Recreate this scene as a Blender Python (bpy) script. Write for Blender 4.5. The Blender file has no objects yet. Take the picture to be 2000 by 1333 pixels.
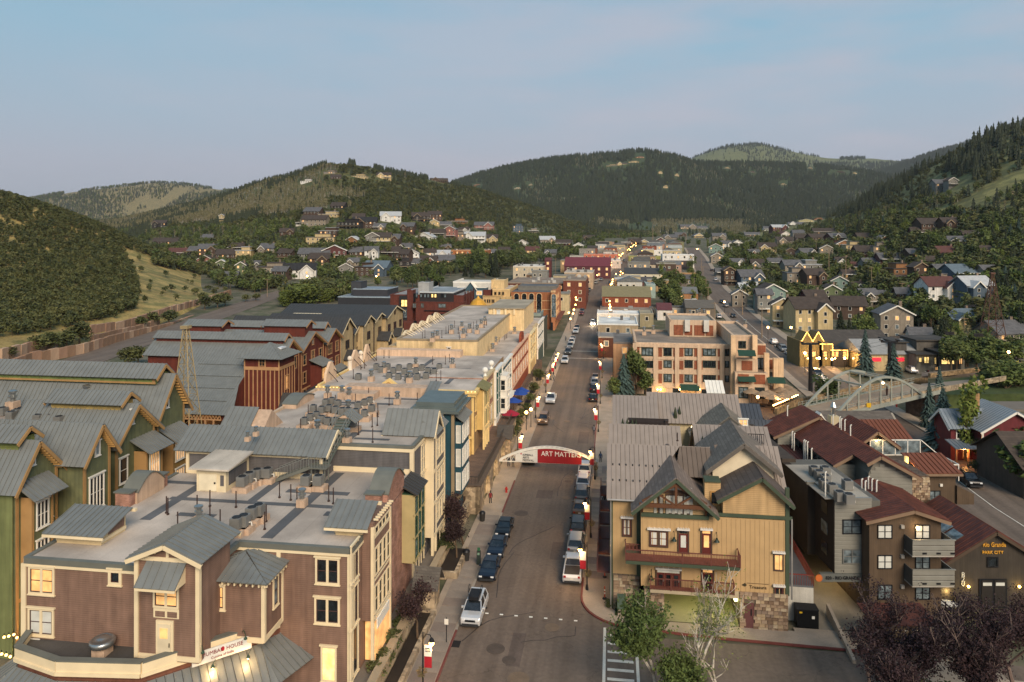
import bpy,math,random
from math import sin,cos,pi,radians,sqrt,atan2,hypot,exp
from mathutils import Vector,Matrix,noise
random.seed(7)
SC=bpy.context.scene
ORD=['nearest','second','third','fourth','fifth','sixth','seventh','eighth','ninth','tenth','eleventh','twelfth','thirteenth','fourteenth','fifteenth','sixteenth','seventeenth','eighteenth','nineteenth','twentieth']
for _d in('twenty','thirty','forty','fifty','sixty','seventy','eighty'):
 for _u in('first','second','third','fourth','fifth','sixth','seventh','eighth','ninth'):ORD.append(_d+'-'+_u)
 ORD.append({'twenty':'thirtieth','thirty':'fortieth','forty':'fiftieth','fifty':'sixtieth','sixty':'seventieth','seventy':'eightieth','eighty':'ninetieth'}[_d])
COL=SC.collection
D=bpy.data
# camera, sky, sun, exposure
HCAM,FPX,HOR=37.0,1400.0,447.0
cam=D.cameras.new('camera');co=D.objects.new('camera',cam);COL.objects.link(co)
cam.sensor_width=36.0;cam.lens=36.0*FPX/2000.0
cam.shift_y=-(666.5-HOR)/2000.0
cam.clip_start=1.0;cam.clip_end=40000.0
co.location=(0,0,HCAM);co.rotation_euler=(radians(90),0,0)
SC.camera=co
SC.view_settings.view_transform='Standard';SC.view_settings.look='None'
SC.view_settings.exposure=0.3;SC.view_settings.gamma=1.0;SC.view_settings.use_curve_mapping=False
SUN_EL,SUN_AZ=radians(34),radians(160)
world=D.worlds.new('World');SC.world=world;world.use_nodes=True
def build_world():
 nt=world.node_tree;N=nt.nodes;L=nt.links
 for n in list(N):N.remove(n)
 out=N.new('ShaderNodeOutputWorld');bg=N.new('ShaderNodeBackground');bg.inputs[1].default_value=1.0
 sky=N.new('ShaderNodeTexSky');sky.sky_type='NISHITA';sky.sun_disc=False
 sky.sun_elevation=radians(2.0);sky.sun_rotation=SUN_AZ;sky.air_density=1.0;sky.dust_density=1.2;sky.ozone_density=2.0
 k=N.new('ShaderNodeVectorMath');k.operation='SCALE';k.inputs['Scale'].default_value=0.10
 L.new(sky.outputs[0],k.inputs[0])
 tc=N.new('ShaderNodeTexCoord');sep=N.new('ShaderNodeSeparateXYZ');L.new(tc.outputs['Generated'],sep.inputs[0])
 ramp=N.new('ShaderNodeValToRGB');cr=ramp.color_ramp
 stops=[(0.0,'8f887c'),(0.5,'a6abb6'),(0.54,'a8adbb'),(0.57,'a0b0c0'),(0.62,'92b2c6'),(0.69,'7dacc6'),(0.80,'679fc0'),(1.0,'548cb4')]
 while len(cr.elements)<len(stops):cr.elements.new(0.5)
 for e,(p,h)in zip(cr.elements,stops):e.position=p;e.color=hexc(h)
 mp=N.new('ShaderNodeMapRange');mp.inputs[1].default_value=-1;mp.inputs[2].default_value=1
 L.new(sep.outputs['Z'],mp.inputs[0]);L.new(mp.outputs[0],ramp.inputs[0])
 mpv=N.new('ShaderNodeMapping');mpv.inputs['Scale'].default_value=(1.0,1.6,5.5);mpv.inputs['Location'].default_value=(2.3,.4,.2)
 L.new(tc.outputs['Generated'],mpv.inputs[0])
 nz=N.new('ShaderNodeTexNoise');nz.inputs['Scale'].default_value=1.6;nz.inputs['Detail'].default_value=5;nz.inputs['Roughness'].default_value=.55
 L.new(mpv.outputs[0],nz.inputs['Vector'])
 gx=N.new('ShaderNodeMapRange');gx.inputs[1].default_value=-.7;gx.inputs[2].default_value=.8;gx.inputs[3].default_value=.25;gx.inputs[4].default_value=1;gx.interpolation_type='SMOOTHSTEP'
 L.new(sep.outputs['X'],gx.inputs[0])
 cl=N.new('ShaderNodeMapRange');cl.inputs[1].default_value=.44;cl.inputs[2].default_value=.62;cl.inputs[3].default_value=.0;cl.inputs[4].default_value=.85
 L.new(nz.outputs[0],cl.inputs[0])
 mul=N.new('ShaderNodeMath');mul.operation='MULTIPLY';L.new(gx.outputs[0],mul.inputs[0]);L.new(cl.outputs[0],mul.inputs[1])
 mx=N.new('ShaderNodeMixRGB');mx.inputs[2].default_value=hexc('b9b4bf');L.new(mul.outputs[0],mx.inputs[0]);L.new(ramp.outputs[0],mx.inputs[1])
 mx2=N.new('ShaderNodeMixRGB');mx2.inputs[0].default_value=0.12;L.new(mx.outputs[0],mx2.inputs[1]);L.new(k.outputs[0],mx2.inputs[2])
 L.new(mx2.outputs[0],bg.inputs[0]);L.new(bg.outputs[0],out.inputs[0])
def s2l(v):return v/12.92 if v<=.04045 else((v+.055)/1.055)**2.4
def hexc(h,k=1.0):return tuple(s2l(int(h[i:i+2],16)/255)*k for i in(0,2,4))+(1.0,)
build_world()
sl=D.lights.new('sun','SUN');so=D.objects.new('sun',sl);COL.objects.link(so)
sl.energy=3.7;sl.angle=radians(32);sl.color=(1.0,.83,.64)
so.rotation_euler=Vector((sin(SUN_AZ)*cos(SUN_EL),cos(SUN_AZ)*cos(SUN_EL),sin(SUN_EL))).to_track_quat('Z','Y').to_euler()
so.location=(0,0,200)
# survey: picture measurements turned into metres in the street frame (t across, s along the street)
CS,SN=.9903,.1392
ROT=-atan2(SN,CS)
def XY(t,s):return(t*CS+s*SN,-t*SN+s*CS)
def TS(X,Y):return(X*CS-Y*SN,X*SN+Y*CS)
def G(px,py,z=0.0):
 Y=FPX*(HCAM-z)/(py-HOR);return TS((px-1000)*Y/FPX,Y)
def onT(px,py,t):
 k=(px-1000)/FPX;s=t*(CS+k*SN)/(k*CS-SN);Y=XY(t,s)[1];return s,HCAM-(py-HOR)*Y/FPX
def onS(px,py,s):
 k=(px-1000)/FPX;t=s*(k*CS-SN)/(CS+k*SN);Y=XY(t,s)[1];return t,HCAM-(py-HOR)*Y/FPX
 # materials
_M={}
def nodes(m):
 m.use_nodes=True;return m.node_tree.nodes,m.node_tree.links
def M(h,kind='plain',rough=.75,metal=0.0,p=None,h2=None,var=.12,bump=1.0):
 """procedural material: base colour h (hex), kind of surface, p = pitch of its courses in metres"""
 key=(h,kind,rough,metal,p,h2,var,bump)
 if key in _M:return _M[key]
 m=D.materials.new(kind+'_'+h);N,L=nodes(m);b=N['Principled BSDF']
 b.inputs['Roughness'].default_value=rough;b.inputs['Metallic'].default_value=metal
 if metal==0:b.inputs['Specular IOR Level'].default_value=.3
 tc=N.new('ShaderNodeTexCoord');col=hexc(h)
 sep=N.new('ShaderNodeSeparateXYZ');L.new(tc.outputs['Object'],sep.inputs[0])
 add=N.new('ShaderNodeMath');add.operation='ADD';L.new(sep.outputs[0],add.inputs[0]);L.new(sep.outputs[1],add.inputs[1])
 def noise_n(scale,det=3,vec=None):
  n=N.new('ShaderNodeTexNoise');n.inputs['Scale'].default_value=scale;n.inputs['Detail'].default_value=det
  L.new(vec or tc.outputs['Object'],n.inputs['Vector']);return n
 def mathn(op,a,v=None,b2=None):
  n=N.new('ShaderNodeMath');n.operation=op;L.new(a,n.inputs[0])
  if v is not None:n.inputs[1].default_value=v
  if b2 is not None:L.new(b2,n.inputs[1])
  return n.outputs[0]
 n1=noise_n({'membrane':.35,'asphalt':.25,'concrete':.5,'grass':.06,'soil':.08}.get(kind,.9),5)
 mr=N.new('ShaderNodeMapRange');mr.inputs[1].default_value=.3;mr.inputs[2].default_value=.7
 mr.inputs[3].default_value=1-var;mr.inputs[4].default_value=1+var;L.new(n1.outputs[0],mr.inputs[0])
 if kind in('lap','batten','stucco','brick','stone'):
  sm=N.new('ShaderNodeMapping');sm.inputs['Scale'].default_value=(2.4,2.4,.22);L.new(tc.outputs['Object'],sm.inputs[0]);ns=N.new('ShaderNodeTexNoise');ns.inputs['Scale'].default_value=1.0;ns.inputs['Detail'].default_value=6;L.new(sm.outputs[0],ns.inputs['Vector'])
  ms=N.new('ShaderNodeMapRange');ms.inputs[1].default_value=.3;ms.inputs[2].default_value=.7;ms.inputs[3].default_value=.8;ms.inputs[4].default_value=1.12;L.new(ns.outputs[0],ms.inputs[0]);m0=N.new('ShaderNodeMath');m0.operation='MULTIPLY';L.new(mr.outputs[0],m0.inputs[0]);L.new(ms.outputs[0],m0.inputs[1]);mr=m0
 base=None;height=None;bs=.3;bd=.02
 if kind in('lap','batten','planks','rib'):
  src=sep.outputs[2]if kind in('lap','planks')else add.outputs[0]
  fr=mathn('FRACT',mathn('DIVIDE',src,p or .2))
  if kind=='batten' or kind=='rib':
   height=mathn('LESS_THAN',fr,.14 if kind=='batten' else .08)
   dark=mathn('MULTIPLY',height,-.10 if kind=='batten' else .0)
   bd=.03
  else:
   height=mathn('MULTIPLY',fr,-1.0);dark=mathn('MULTIPLY',mathn('LESS_THAN',fr,.13),-.28);bd=.025
  base=mathn('ADD',mr.outputs[0],None,dark)
 elif kind in('brick','block','shingle','pavers'):
  cmb=N.new('ShaderNodeCombineXYZ')
  if kind=='pavers':L.new(sep.outputs[0],cmb.inputs[0]);L.new(sep.outputs[1],cmb.inputs[1])
  elif kind=='shingle':L.new(add.outputs[0],cmb.inputs[0]);L.new(sep.outputs[2],cmb.inputs[1])
  else:L.new(add.outputs[0],cmb.inputs[0]);L.new(sep.outputs[2],cmb.inputs[1])
  bk=N.new('ShaderNodeTexBrick');L.new(cmb.outputs[0],bk.inputs['Vector']);pp=p or .075
  bk.inputs['Scale'].default_value=1.0;bk.inputs['Brick Width'].default_value=pp*2.9;bk.inputs['Row Height'].default_value=pp
  bk.inputs['Mortar Size'].default_value=pp*.09;bk.inputs['Bias'].default_value=-.2
  bk.inputs['Color1'].default_value=(.78,.78,.78,1);bk.inputs['Color2'].default_value=(1.15,1.15,1.15,1);bk.inputs['Mortar'].default_value=(.62,.62,.62,1)
  sc2=N.new('ShaderNodeSeparateColor');L.new(bk.outputs[0],sc2.inputs[0])
  base=mathn('MULTIPLY',mr.outputs[0],None,sc2.outputs[0]);height=sc2.outputs[0];bd=.015
 elif kind=='stone':
  v=N.new('ShaderNodeTexVoronoi');v.inputs['Scale'].default_value=1.0/(p or .4);L.new(tc.outputs['Object'],v.inputs['Vector'])
  sc2=N.new('ShaderNodeSeparateColor');L.new(v.outputs['Color'],sc2.inputs[0])
  v2=N.new('ShaderNodeMapRange');v2.inputs[3].default_value=.55;v2.inputs[4].default_value=1.3;L.new(sc2.outputs[0],v2.inputs[0])
  base=mathn('MULTIPLY',mr.outputs[0],None,v2.outputs[0]);height=mathn('MULTIPLY',v.outputs['Distance'],-1);bd=.06
 elif kind in('asphalt','concrete','membrane','grass','soil','stucco','rough','leaf','bark'):
  sc_={'asphalt':2.5,'concrete':6,'membrane':9,'grass':1.3,'soil':.6,'stucco':12,'rough':5,'leaf':.6,'bark':4}[kind]
  n2=noise_n(sc_,8)
  m2=N.new('ShaderNodeMapRange');m2.inputs[1].default_value=.25;m2.inputs[2].default_value=.75
  a={'asphalt':.14,'grass':.35,'soil':.3,'bark':.4}.get(kind,.1);m2.inputs[3].default_value=1-a;m2.inputs[4].default_value=1+a
  L.new(n2.outputs[0],m2.inputs[0]);base=mathn('MULTIPLY',mr.outputs[0],None,m2.outputs[0]);height=n2.outputs[0];bd=.02
  if kind=='membrane':
   n3=noise_n(.16,7);m3=N.new('ShaderNodeMapRange');m3.inputs[1].default_value=.42;m3.inputs[2].default_value=.62;m3.inputs[3].default_value=.72;m3.inputs[4].default_value=1.04
   L.new(n3.outputs[0],m3.inputs[0]);base=mathn('MULTIPLY',base,None,m3.outputs[0])
   fr=mathn('FRACT',mathn('DIVIDE',sep.outputs[0],1.9));ln=mathn('MULTIPLY',mathn('LESS_THAN',fr,.03),-.12);base=mathn('ADD',base,None,ln)
  if kind=='asphalt':
   st=N.new('ShaderNodeMapping');st.inputs['Scale'].default_value=(.9,.03,1);L.new(tc.outputs['Object'],st.inputs[0])
   n3=noise_n(1.0,4,st.outputs[0]);m3=N.new('ShaderNodeMapRange');m3.inputs[1].default_value=.35;m3.inputs[2].default_value=.65;m3.inputs[3].default_value=.84;m3.inputs[4].default_value=1.14
   L.new(n3.outputs[0],m3.inputs[0]);base=mathn('MULTIPLY',base,None,m3.outputs[0])
   vc=N.new('ShaderNodeTexVoronoi');vc.feature='DISTANCE_TO_EDGE';vc.inputs['Scale'].default_value=.16
   wp=N.new('ShaderNodeVectorMath');wp.operation='ADD';L.new(tc.outputs['Object'],wp.inputs[0])
   nw=noise_n(.5,3);sw=N.new('ShaderNodeVectorMath');sw.operation='SCALE';sw.inputs['Scale'].default_value=4;L.new(nw.outputs['Color'],sw.inputs[0]);L.new(sw.outputs[0],wp.inputs[1])
   L.new(wp.outputs[0],vc.inputs['Vector']);ck=mathn('MULTIPLY',mathn('LESS_THAN',vc.outputs['Distance'],.006),-.18);base=mathn('ADD',base,None,ck)
 else:
  base=mr.outputs[0]
 if h2:
  mx=N.new('ShaderNodeMixRGB');mx.inputs[1].default_value=col;mx.inputs[2].default_value=hexc(h2)
  n4=noise_n(.13 if kind in('grass','soil','leaf')else 1.1,6);m4=N.new('ShaderNodeMapRange');m4.inputs[1].default_value=.42;m4.inputs[2].default_value=.58;L.new(n4.outputs[0],m4.inputs[0]);L.new(m4.outputs[0],mx.inputs[0])
  csrc=mx.outputs[0]
 else:
  rgb=N.new('ShaderNodeRGB');rgb.outputs[0].default_value=col;csrc=rgb.outputs[0]
 vm=N.new('ShaderNodeVectorMath');vm.operation='SCALE';L.new(csrc,vm.inputs[0]);L.new(base,vm.inputs['Scale'])
 L.new(vm.outputs[0],b.inputs['Base Color'])
 if height is not None and bump:
  bp=N.new('ShaderNodeBump');bp.inputs['Strength'].default_value=min(1,.6*bump);bp.inputs['Distance'].default_value=bd
  L.new(height,bp.inputs['Height']);L.new(bp.outputs[0],b.inputs['Normal'])
 if kind=='leaf':
  b.inputs['Subsurface Weight'].default_value=0.0
 _M[key]=m;return m
def glass(h='1a1e22',name='glass',rough=.08):
 key=('g',h,name)
 if key in _M:return _M[key]
 m=D.materials.new(name);N,L=nodes(m);b=N['Principled BSDF']
 tc=N.new('ShaderNodeTexCoord');oi=N.new('ShaderNodeObjectInfo')
 ad=N.new('ShaderNodeVectorMath');ad.operation='ADD';L.new(tc.outputs['Object'],ad.inputs[0]);L.new(oi.outputs['Location'],ad.inputs[1])
 nz=N.new('ShaderNodeTexNoise');nz.inputs['Scale'].default_value=1.4;L.new(ad.outputs[0],nz.inputs['Vector'])
 mr=N.new('ShaderNodeMapRange');mr.inputs[1].default_value=.3;mr.inputs[2].default_value=.7;mr.inputs[3].default_value=.35;mr.inputs[4].default_value=2.0;L.new(nz.outputs[0],mr.inputs[0])
 vm=N.new('ShaderNodeVectorMath');vm.operation='SCALE';vm.inputs[0].default_value=hexc(h)[:3];L.new(mr.outputs[0],vm.inputs['Scale']);L.new(vm.outputs[0],b.inputs['Base Color'])
 b.inputs['Roughness'].default_value=rough;b.inputs['Specular IOR Level'].default_value=.7
 _M[key]=m;return m
def glow(h,s,name='lit'):
 key=('e',h,s)
 if key in _M:return _M[key]
 m=D.materials.new(name);N,L=nodes(m);b=N['Principled BSDF'];b.inputs['Base Color'].default_value=hexc(h)
 tc=N.new('ShaderNodeTexCoord');oi=N.new('ShaderNodeObjectInfo')
 ad=N.new('ShaderNodeVectorMath');ad.operation='ADD';L.new(tc.outputs['Object'],ad.inputs[0]);L.new(oi.outputs['Location'],ad.inputs[1])
 nz=N.new('ShaderNodeTexNoise');nz.inputs['Scale'].default_value=1.7;L.new(ad.outputs[0],nz.inputs['Vector'])
 mr=N.new('ShaderNodeMapRange');mr.inputs[1].default_value=.35;mr.inputs[2].default_value=.65;mr.inputs[3].default_value=.4*s;mr.inputs[4].default_value=1.35*s;L.new(nz.outputs[0],mr.inputs[0])
 if s>4:b.inputs['Emission Strength'].default_value=s
 else:L.new(mr.outputs[0],b.inputs['Emission Strength'])
 b.inputs['Emission Color'].default_value=hexc(h);_M[key]=m;return m
GL={'d':glass(),'b':M('b9b9a4','plain',.35,var=.2),'l':glow('e6b070',.5),'w':M('c4c4bc','plain',.3,var=.15),'s':glass('5a6468','pale_glass',.05),'y':glow('f6cf80',1.0)}
# mesh builder and tree of objects
class MB:
 def __init__(s):s.v=[];s.f=[];s.k=[]
 def add(s,vs,fs):
  n=len(s.v);s.k.append((n,len(s.f)));s.v+=[tuple(v)for v in vs];s.f+=[tuple(i+n for i in f)for f in fs];return s
 def box(s,x0,x1,y0,y1,z0,z1):
  return s.add([(x0,y0,z0),(x1,y0,z0),(x1,y1,z0),(x0,y1,z0),(x0,y0,z1),(x1,y0,z1),(x1,y1,z1),(x0,y1,z1)],[(3,2,1,0),(4,5,6,7),(0,1,5,4),(1,2,6,5),(2,3,7,6),(3,0,4,7)])
 def prism(s,poly,vec):
  """closed polygon (3-D points) swept along vec"""
  n=len(poly);a=[Vector(p)for p in poly];b=[p+Vector(vec)for p in a]
  nrm=Vector((0,0,0))
  for i in range(n):nrm+=a[i].cross(a[(i+1)%n])
  if nrm.dot(Vector(vec))>0:a.reverse();b.reverse()
  return s.add(a+b,[tuple(range(n)),tuple(range(2*n-1,n-1,-1))]+[(i,n+i,n+(i+1)%n,(i+1)%n)for i in range(n)])
 def gable(s,x0,x1,y0,y1,z0,ze,zr,ridge='s',off=.5):
  if ridge=='s':xr=x0+(x1-x0)*off;return s.prism([(x0,y0,z0),(x1,y0,z0),(x1,y0,ze),(xr,y0,zr),(x0,y0,ze)],(0,y1-y0,0))
  yr=y0+(y1-y0)*off;return s.prism([(x0,y0,z0),(x0,y1,z0),(x0,y1,ze),(x0,yr,zr),(x0,y0,ze)],(x1-x0,0,0))
 def cyl(s,p0,p1,r0,r1=None,n=8,caps=True):
  r1=r0 if r1 is None else r1;p0=Vector(p0);p1=Vector(p1);d=(p1-p0)
  if d.length<1e-6:return s
  d.normalize();a=d.orthogonal().normalized();b=d.cross(a);vs=[]
  for p,r in((p0,r0),(p1,r1)):
   for i in range(n):an=2*pi*i/n;vs.append(p+a*(r*cos(an))+b*(r*sin(an)))
  fs=[(i,(i+1)%n,n+(i+1)%n,n+i)for i in range(n)]
  if caps:fs+=[tuple(range(n-1,-1,-1)),tuple(range(n,2*n))]
  return s.add(vs,fs)
 def tube(s,pts,r,n=5):
  for a,b in zip(pts[:-1],pts[1:]):s.cyl(a,b,r,r,n)
  return s
 def bar(s,p0,p1,w,h=None):
  """rectangular bar from p0 to p1, w wide (level), h high"""
  h=h or w;p0=Vector(p0);p1=Vector(p1);d=(p1-p0).normalized()
  side=d.cross(Vector((0,0,1)));
  if side.length<1e-4:side=Vector((1,0,0))
  side.normalize();up=side.cross(d).normalized();side*=w/2;up*=h/2
  q=[-side-up,side-up,side+up,-side+up]
  return s.add([p0+k for k in q]+[p1+k for k in q],[(3,2,1,0),(4,5,6,7),(0,1,5,4),(1,2,6,5),(2,3,7,6),(3,0,4,7)])
 def lathe(s,prof,x=0,y=0,n=12):
  vs=[];fs=[]
  for r,z in prof:
   for i in range(n):a=2*pi*i/n;vs.append((x+r*cos(a),y+r*sin(a),z))
  for k in range(len(prof)-1):
   for i in range(n):j=(i+1)%n;fs.append((k*n+i,k*n+j,(k+1)*n+j,(k+1)*n+i))
  fs.append(tuple(range(n-1,-1,-1)));fs.append(tuple(range((len(prof)-1)*n,len(prof)*n)))
  return s.add(vs,fs)
 def ball(s,c,r,n=8,rz=None):
  rz=rz or r;prof=[(max(.001,r*sin(pi*k/n)),c[2]-rz*cos(pi*k/n))for k in range(n+1)]
  return s.lathe(prof,c[0],c[1],n+2)
 def mesh(s,name,mat=None,off=(0,0,0),smooth=False):
  me=D.meshes.new(name);ox,oy,oz=off
  me.from_pydata([(x-ox,y-oy,z-oz)for x,y,z in s.v],[],s.f)
  if mat:
   me.materials.append(mat)
  if smooth:me.polygons.foreach_set('use_smooth',[True]*len(me.polygons))
  me.update();return me
 def split(s):
  """the far-apart pieces collected so far, as builders of their own"""
  k=s.k+[(len(s.v),len(s.f))];n=len(k)-1;bx=[]
  for i in range(n):
   v=s.v[k[i][0]:k[i+1][0]];bx.append([min(p[j]for p in v)for j in range(3)]+[max(p[j]for p in v)for j in range(3)])
  sz=[max(b[3+j]-b[j]for j in range(3))for b in bx];own=list(range(n))
  def root(i):
   while own[i]!=i:i=own[i]
   return i
  for i in range(n):
   for j in range(i+1,n):
    g=sqrt(sum(max(0,bx[i][q]-bx[j][3+q],bx[j][q]-bx[i][3+q])**2 for q in range(3)))
    if g<=max(.02,.5*max(sz[i],sz[j])):own[root(j)]=root(i)
  out={}
  for i in range(n):
   m=out.setdefault(root(i),MB());o=len(m.v);a=k[i][0]
   m.v+=s.v[a:k[i+1][0]];m.f+=[tuple(x-a+o for x in f)for f in s.f[k[i][1]:k[i+1][1]]]
  return list(out.values())
 def build(s,name,mat,parent,smooth=False):
  if 1<len(s.k)<=150:
   q=s.split()
   if len(q)>1:return[m.build(name,mat,parent,smooth)for m in q][0]
  return part(name,s.mesh(name,mat,ORI.get(parent.name,(0,0,0)),smooth),parent)
ORI={}
def part(name,me,parent,loc=None,rot=None,mtx=None):
 """link mesh me as a child; loc is in street coordinates"""
 o=D.objects.new(name,me);COL.objects.link(o);o.parent=parent
 ro=ORI.get(parent.name,(0,0,0))
 base=Vector(loc)-Vector(ro)if loc is not None else Vector((0,0,0))
 if mtx is not None:o.matrix_basis=Matrix.Translation(base)@mtx
 else:
  o.location=base
  if rot:o.rotation_euler=(0,0,rot)
 ORI[o.name]=tuple(loc)if loc is not None else ro
 return o
def tag(o,label=None,cat=None,group=None,kind=None):
 if label:o['label']=label
 if cat:o['category']=cat
 if group:o['group']=group
 if kind:o['kind']=kind
 return o
def thing(name,label,cat,t,s,z=0.0,group=None,rz=0.0,street=True):
 """an Empty at the base of a thing; with street=True its children use street coordinates"""
 o=D.objects.new(name,None);COL.objects.link(o);o.empty_display_size=.5
 X,Y=XY(t,s);o.location=(X,Y,z);o.rotation_euler=(0,0,ROT+rz)
 ORI[o.name]=(t,s,z)if street else(0,0,0)
 return tag(o,label,cat,group)
def solo(name,mb,mat,label,cat,t,s,z=0.0,group=None,rz=0.0,smooth=False,kind=None):
 """a thing that is one mesh, built round its own origin"""
 o=D.objects.new(name,mb.mesh(name,mat,smooth=smooth));COL.objects.link(o)
 X,Y=XY(t,s);o.location=(X,Y,z);o.rotation_euler=(0,0,ROT+rz)
 return tag(o,label,cat,group,kind)
def ground_obj(name,mb,mat,kind='structure'):
 """piece of the setting, in street coordinates"""
 o=D.objects.new(name,mb.mesh(name,mat));COL.objects.link(o);o.rotation_euler=(0,0,ROT);o['kind']=kind;return o
def clone(root,t,s,z=None,rz=0.0,label=None,group=None,name=None,scale=None):
 r=root.copy();COL.objects.link(r);X,Y=XY(t,s)
 r.location=(X,Y,root.location.z if z is None else z);r.rotation_euler=(0,0,ROT+rz)
 if scale:r.scale=(scale,)*3 if not isinstance(scale,tuple)else scale
 if label:r['label']=label
 if group:r['group']=group
 for ch in root.children:
  c2=ch.copy();COL.objects.link(c2);c2.parent=r
  for g in ch.children:
   g2=g.copy();COL.objects.link(g2);g2.parent=c2
 return r
 # pieces shared by the buildings
def clip(poly,a,b,c):
 """keep the side a*u+b*v<=c of a 2-D polygon"""
 out=[];n=len(poly)
 for i in range(n):
  p,q=poly[i],poly[(i+1)%n];dp=a*p[0]+b*p[1]-c;dq=a*q[0]+b*q[1]-c
  if dp<=0:out.append(p)
  if dp*dq<0:k=dp/(dp-dq);out.append((p[0]+(q[0]-p[0])*k,p[1]+(q[1]-p[1])*k))
 return out
def metal_roof(parent,poly,mat,pitch=.5,pieces=True,th=.09,rib=.07,name='roof_panel',ribw=.05):
 """standing-seam slope over a planar 3-D polygon: every pan between two seams is a piece"""
 P=[Vector(p)for p in poly];nrm=Vector((0,0,0))
 for i in range(len(P)):nrm+=P[i].cross(P[(i+1)%len(P)])
 nrm.normalize()
 if nrm.z<0:nrm=-nrm
 u=Vector((0,0,1)).cross(nrm)
 u=u.normalized()if u.length>1e-4 else Vector((1,0,0))
 v=nrm.cross(u);o=P[0]
 q=[((p-o).dot(u),(p-o).dot(v))for p in P];u0=min(a for a,_ in q);u1=max(a for a,_ in q)
 n=max(1,round((u1-u0)/pitch));st=(u1-u0)/n;big=MB();objs=[]
 for i in range(n):
  a,b=u0+i*st,u0+(i+1)*st
  g=clip(clip(q,1,0,b-(.03 if pieces else 0)),-1,0,-a)
  if len(g)<3:continue
  mb=MB()if pieces else big
  mb.prism([o+u*x+v*y for x,y in g],nrm*th)
  gr=clip(clip(q,1,0,a+ribw),-1,0,-a)
  if len(gr)>=3 and rib:mb.prism([o+u*x+v*y+nrm*th for x,y in gr],nrm*rib)
  if pieces:mb.build(name,mat,parent)
 if not pieces and big.v:return big.build('roof',mat,parent)
def gable_roof(parent,t0,t1,s0,s1,ze,zr,mat,ridge='s',over=.5,off=.5,pitch=.5,pieces=True,fascia=None,rib=.07):
 """two slopes over a gabled block, with overhang; the ridge runs along s or t"""
 if ridge=='s':
  tr=t0+(t1-t0)*off;kl=(zr-ze)/(tr-t0);kr=(zr-ze)/(t1-tr);a,b=s0-over,s1+over
  L_=[(t0-over,a,ze-kl*over),(tr,a,zr),(tr,b,zr),(t0-over,b,ze-kl*over)]
  R_=[(t1+over,a,ze-kr*over),(tr,a,zr),(tr,b,zr),(t1+over,b,ze-kr*over)]
 else:
  sr=s0+(s1-s0)*off;kl=(zr-ze)/(sr-s0);kr=(zr-ze)/(s1-sr);a,b=t0-over,t1+over
  L_=[(a,s0-over,ze-kl*over),(b,s0-over,ze-kl*over),(b,sr,zr),(a,sr,zr)]
  R_=[(a,s1+over,ze-kr*over),(b,s1+over,ze-kr*over),(b,sr,zr),(a,sr,zr)]
 for P in(L_,R_):metal_roof(parent,[(x,y,z+.03)for x,y,z in P],mat,pitch,pieces,rib=rib)
 if fascia:
  f=MB()
  for P in(L_,R_):
   P=[Vector(p)for p in P]
   if ridge=='s':
    for i,j in((0,1),(3,2)):f.bar(P[i]-Vector((0,0,.14)),P[j]-Vector((0,0,.14)),.09,.3)
   else:
    for i,j in((0,3),(1,2)):f.bar(P[i]-Vector((0,0,.14)),P[j]-Vector((0,0,.14)),.09,.3)
  f.build('rake_board',fascia,parent)
_W={}
DIRS={'S':0.0,'R':pi/2,'L':-pi/2,'N':pi}
def window(parent,face,pos,a0,a1,z0,z1,frame,pane='d',cols=2,rows=2,fw=.12,hood=True,sash=None,depth=.1,sub=True,name='window',mull=None):
 """face S looks back along the street, R to +t, L to -t; pos is the plane; a0..a1 the span, z0..z1 the height"""
 if a1<a0:a0,a1=a1,a0
 if z1<z0:z0,z1=z1,z0
 w=max(.3,round(a1-a0,1));h=max(.3,round(z1-z0,1));key=(w,h,cols,rows,fw,hood,frame.name,(sash or frame).name,depth,mull)
 if key not in _W:
  m=MB();x=w/2;d=depth
  m.box(-x,-x+fw,-d,0,0,h);m.box(x-fw,x,-d,0,0,h);m.box(-x+fw,x-fw,-d,0,0,fw);m.box(-x+fw,x-fw,-d,0,h-fw,h)
  if hood:m.box(-x-.1,x+.1,-d-.08,0,h,h+.12);m.box(-x-.06,x+.06,-d-.05,0,-.08,0)
  big=mull or fw*.8
  iw=w-2*fw
  for i in range(1,cols):cx=-iw/2+iw*i/cols;m.box(cx-big/2,cx+big/2,-d+.012,0,fw,h-fw)
  me=m.mesh('window_frame',frame)
  s2=MB();th=.05
  for i in range(cols):
   xa=-iw/2+iw*i/cols;xb=-iw/2+iw*(i+1)/cols
   for j in range(1,rows):zz=fw+(h-2*fw)*j/rows;s2.box(xa,xb,-d*.55,0,zz-th/2,zz+th/2)
   if sash:s2.box(xa,xa+th*1.4,-d*.6,0,fw,h-fw);s2.box(xb-th*1.4,xb,-d*.6,0,fw,h-fw);s2.box(xa,xb,-d*.58,0,fw,fw+th*1.4);s2.box(xa,xb,-d*.58,0,h-fw-th*1.4,h-fw)
  sm=s2.mesh('sash',sash or frame)if s2.v else None
  pm={}
  _W[key]=(me,sm,pm)
 me,sm,pm=_W[key]
 if pane not in pm:pm[pane]=MB().add([(-w/2+fw*.5,-.02,fw*.5),(w/2-fw*.5,-.02,fw*.5),(w/2-fw*.5,-.02,h-fw*.5),(-w/2+fw*.5,-.02,h-fw*.5)],[(0,1,2,3)]).mesh('pane',GL[pane])
 c=(a0+a1)/2
 loc=(c,pos,z0)if face in 'SN' else(pos,c,z0)
 o=part(name,me,parent,loc,DIRS[face])
 kids=[('pane',pm[pane])]+([('sash',sm)]if sm else[])
 for nm,q in kids:
  k=D.objects.new(nm,q);COL.objects.link(k);k.parent=o if sub else parent
  if not sub:k.location=o.location;k.rotation_euler=o.rotation_euler
 return o
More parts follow.
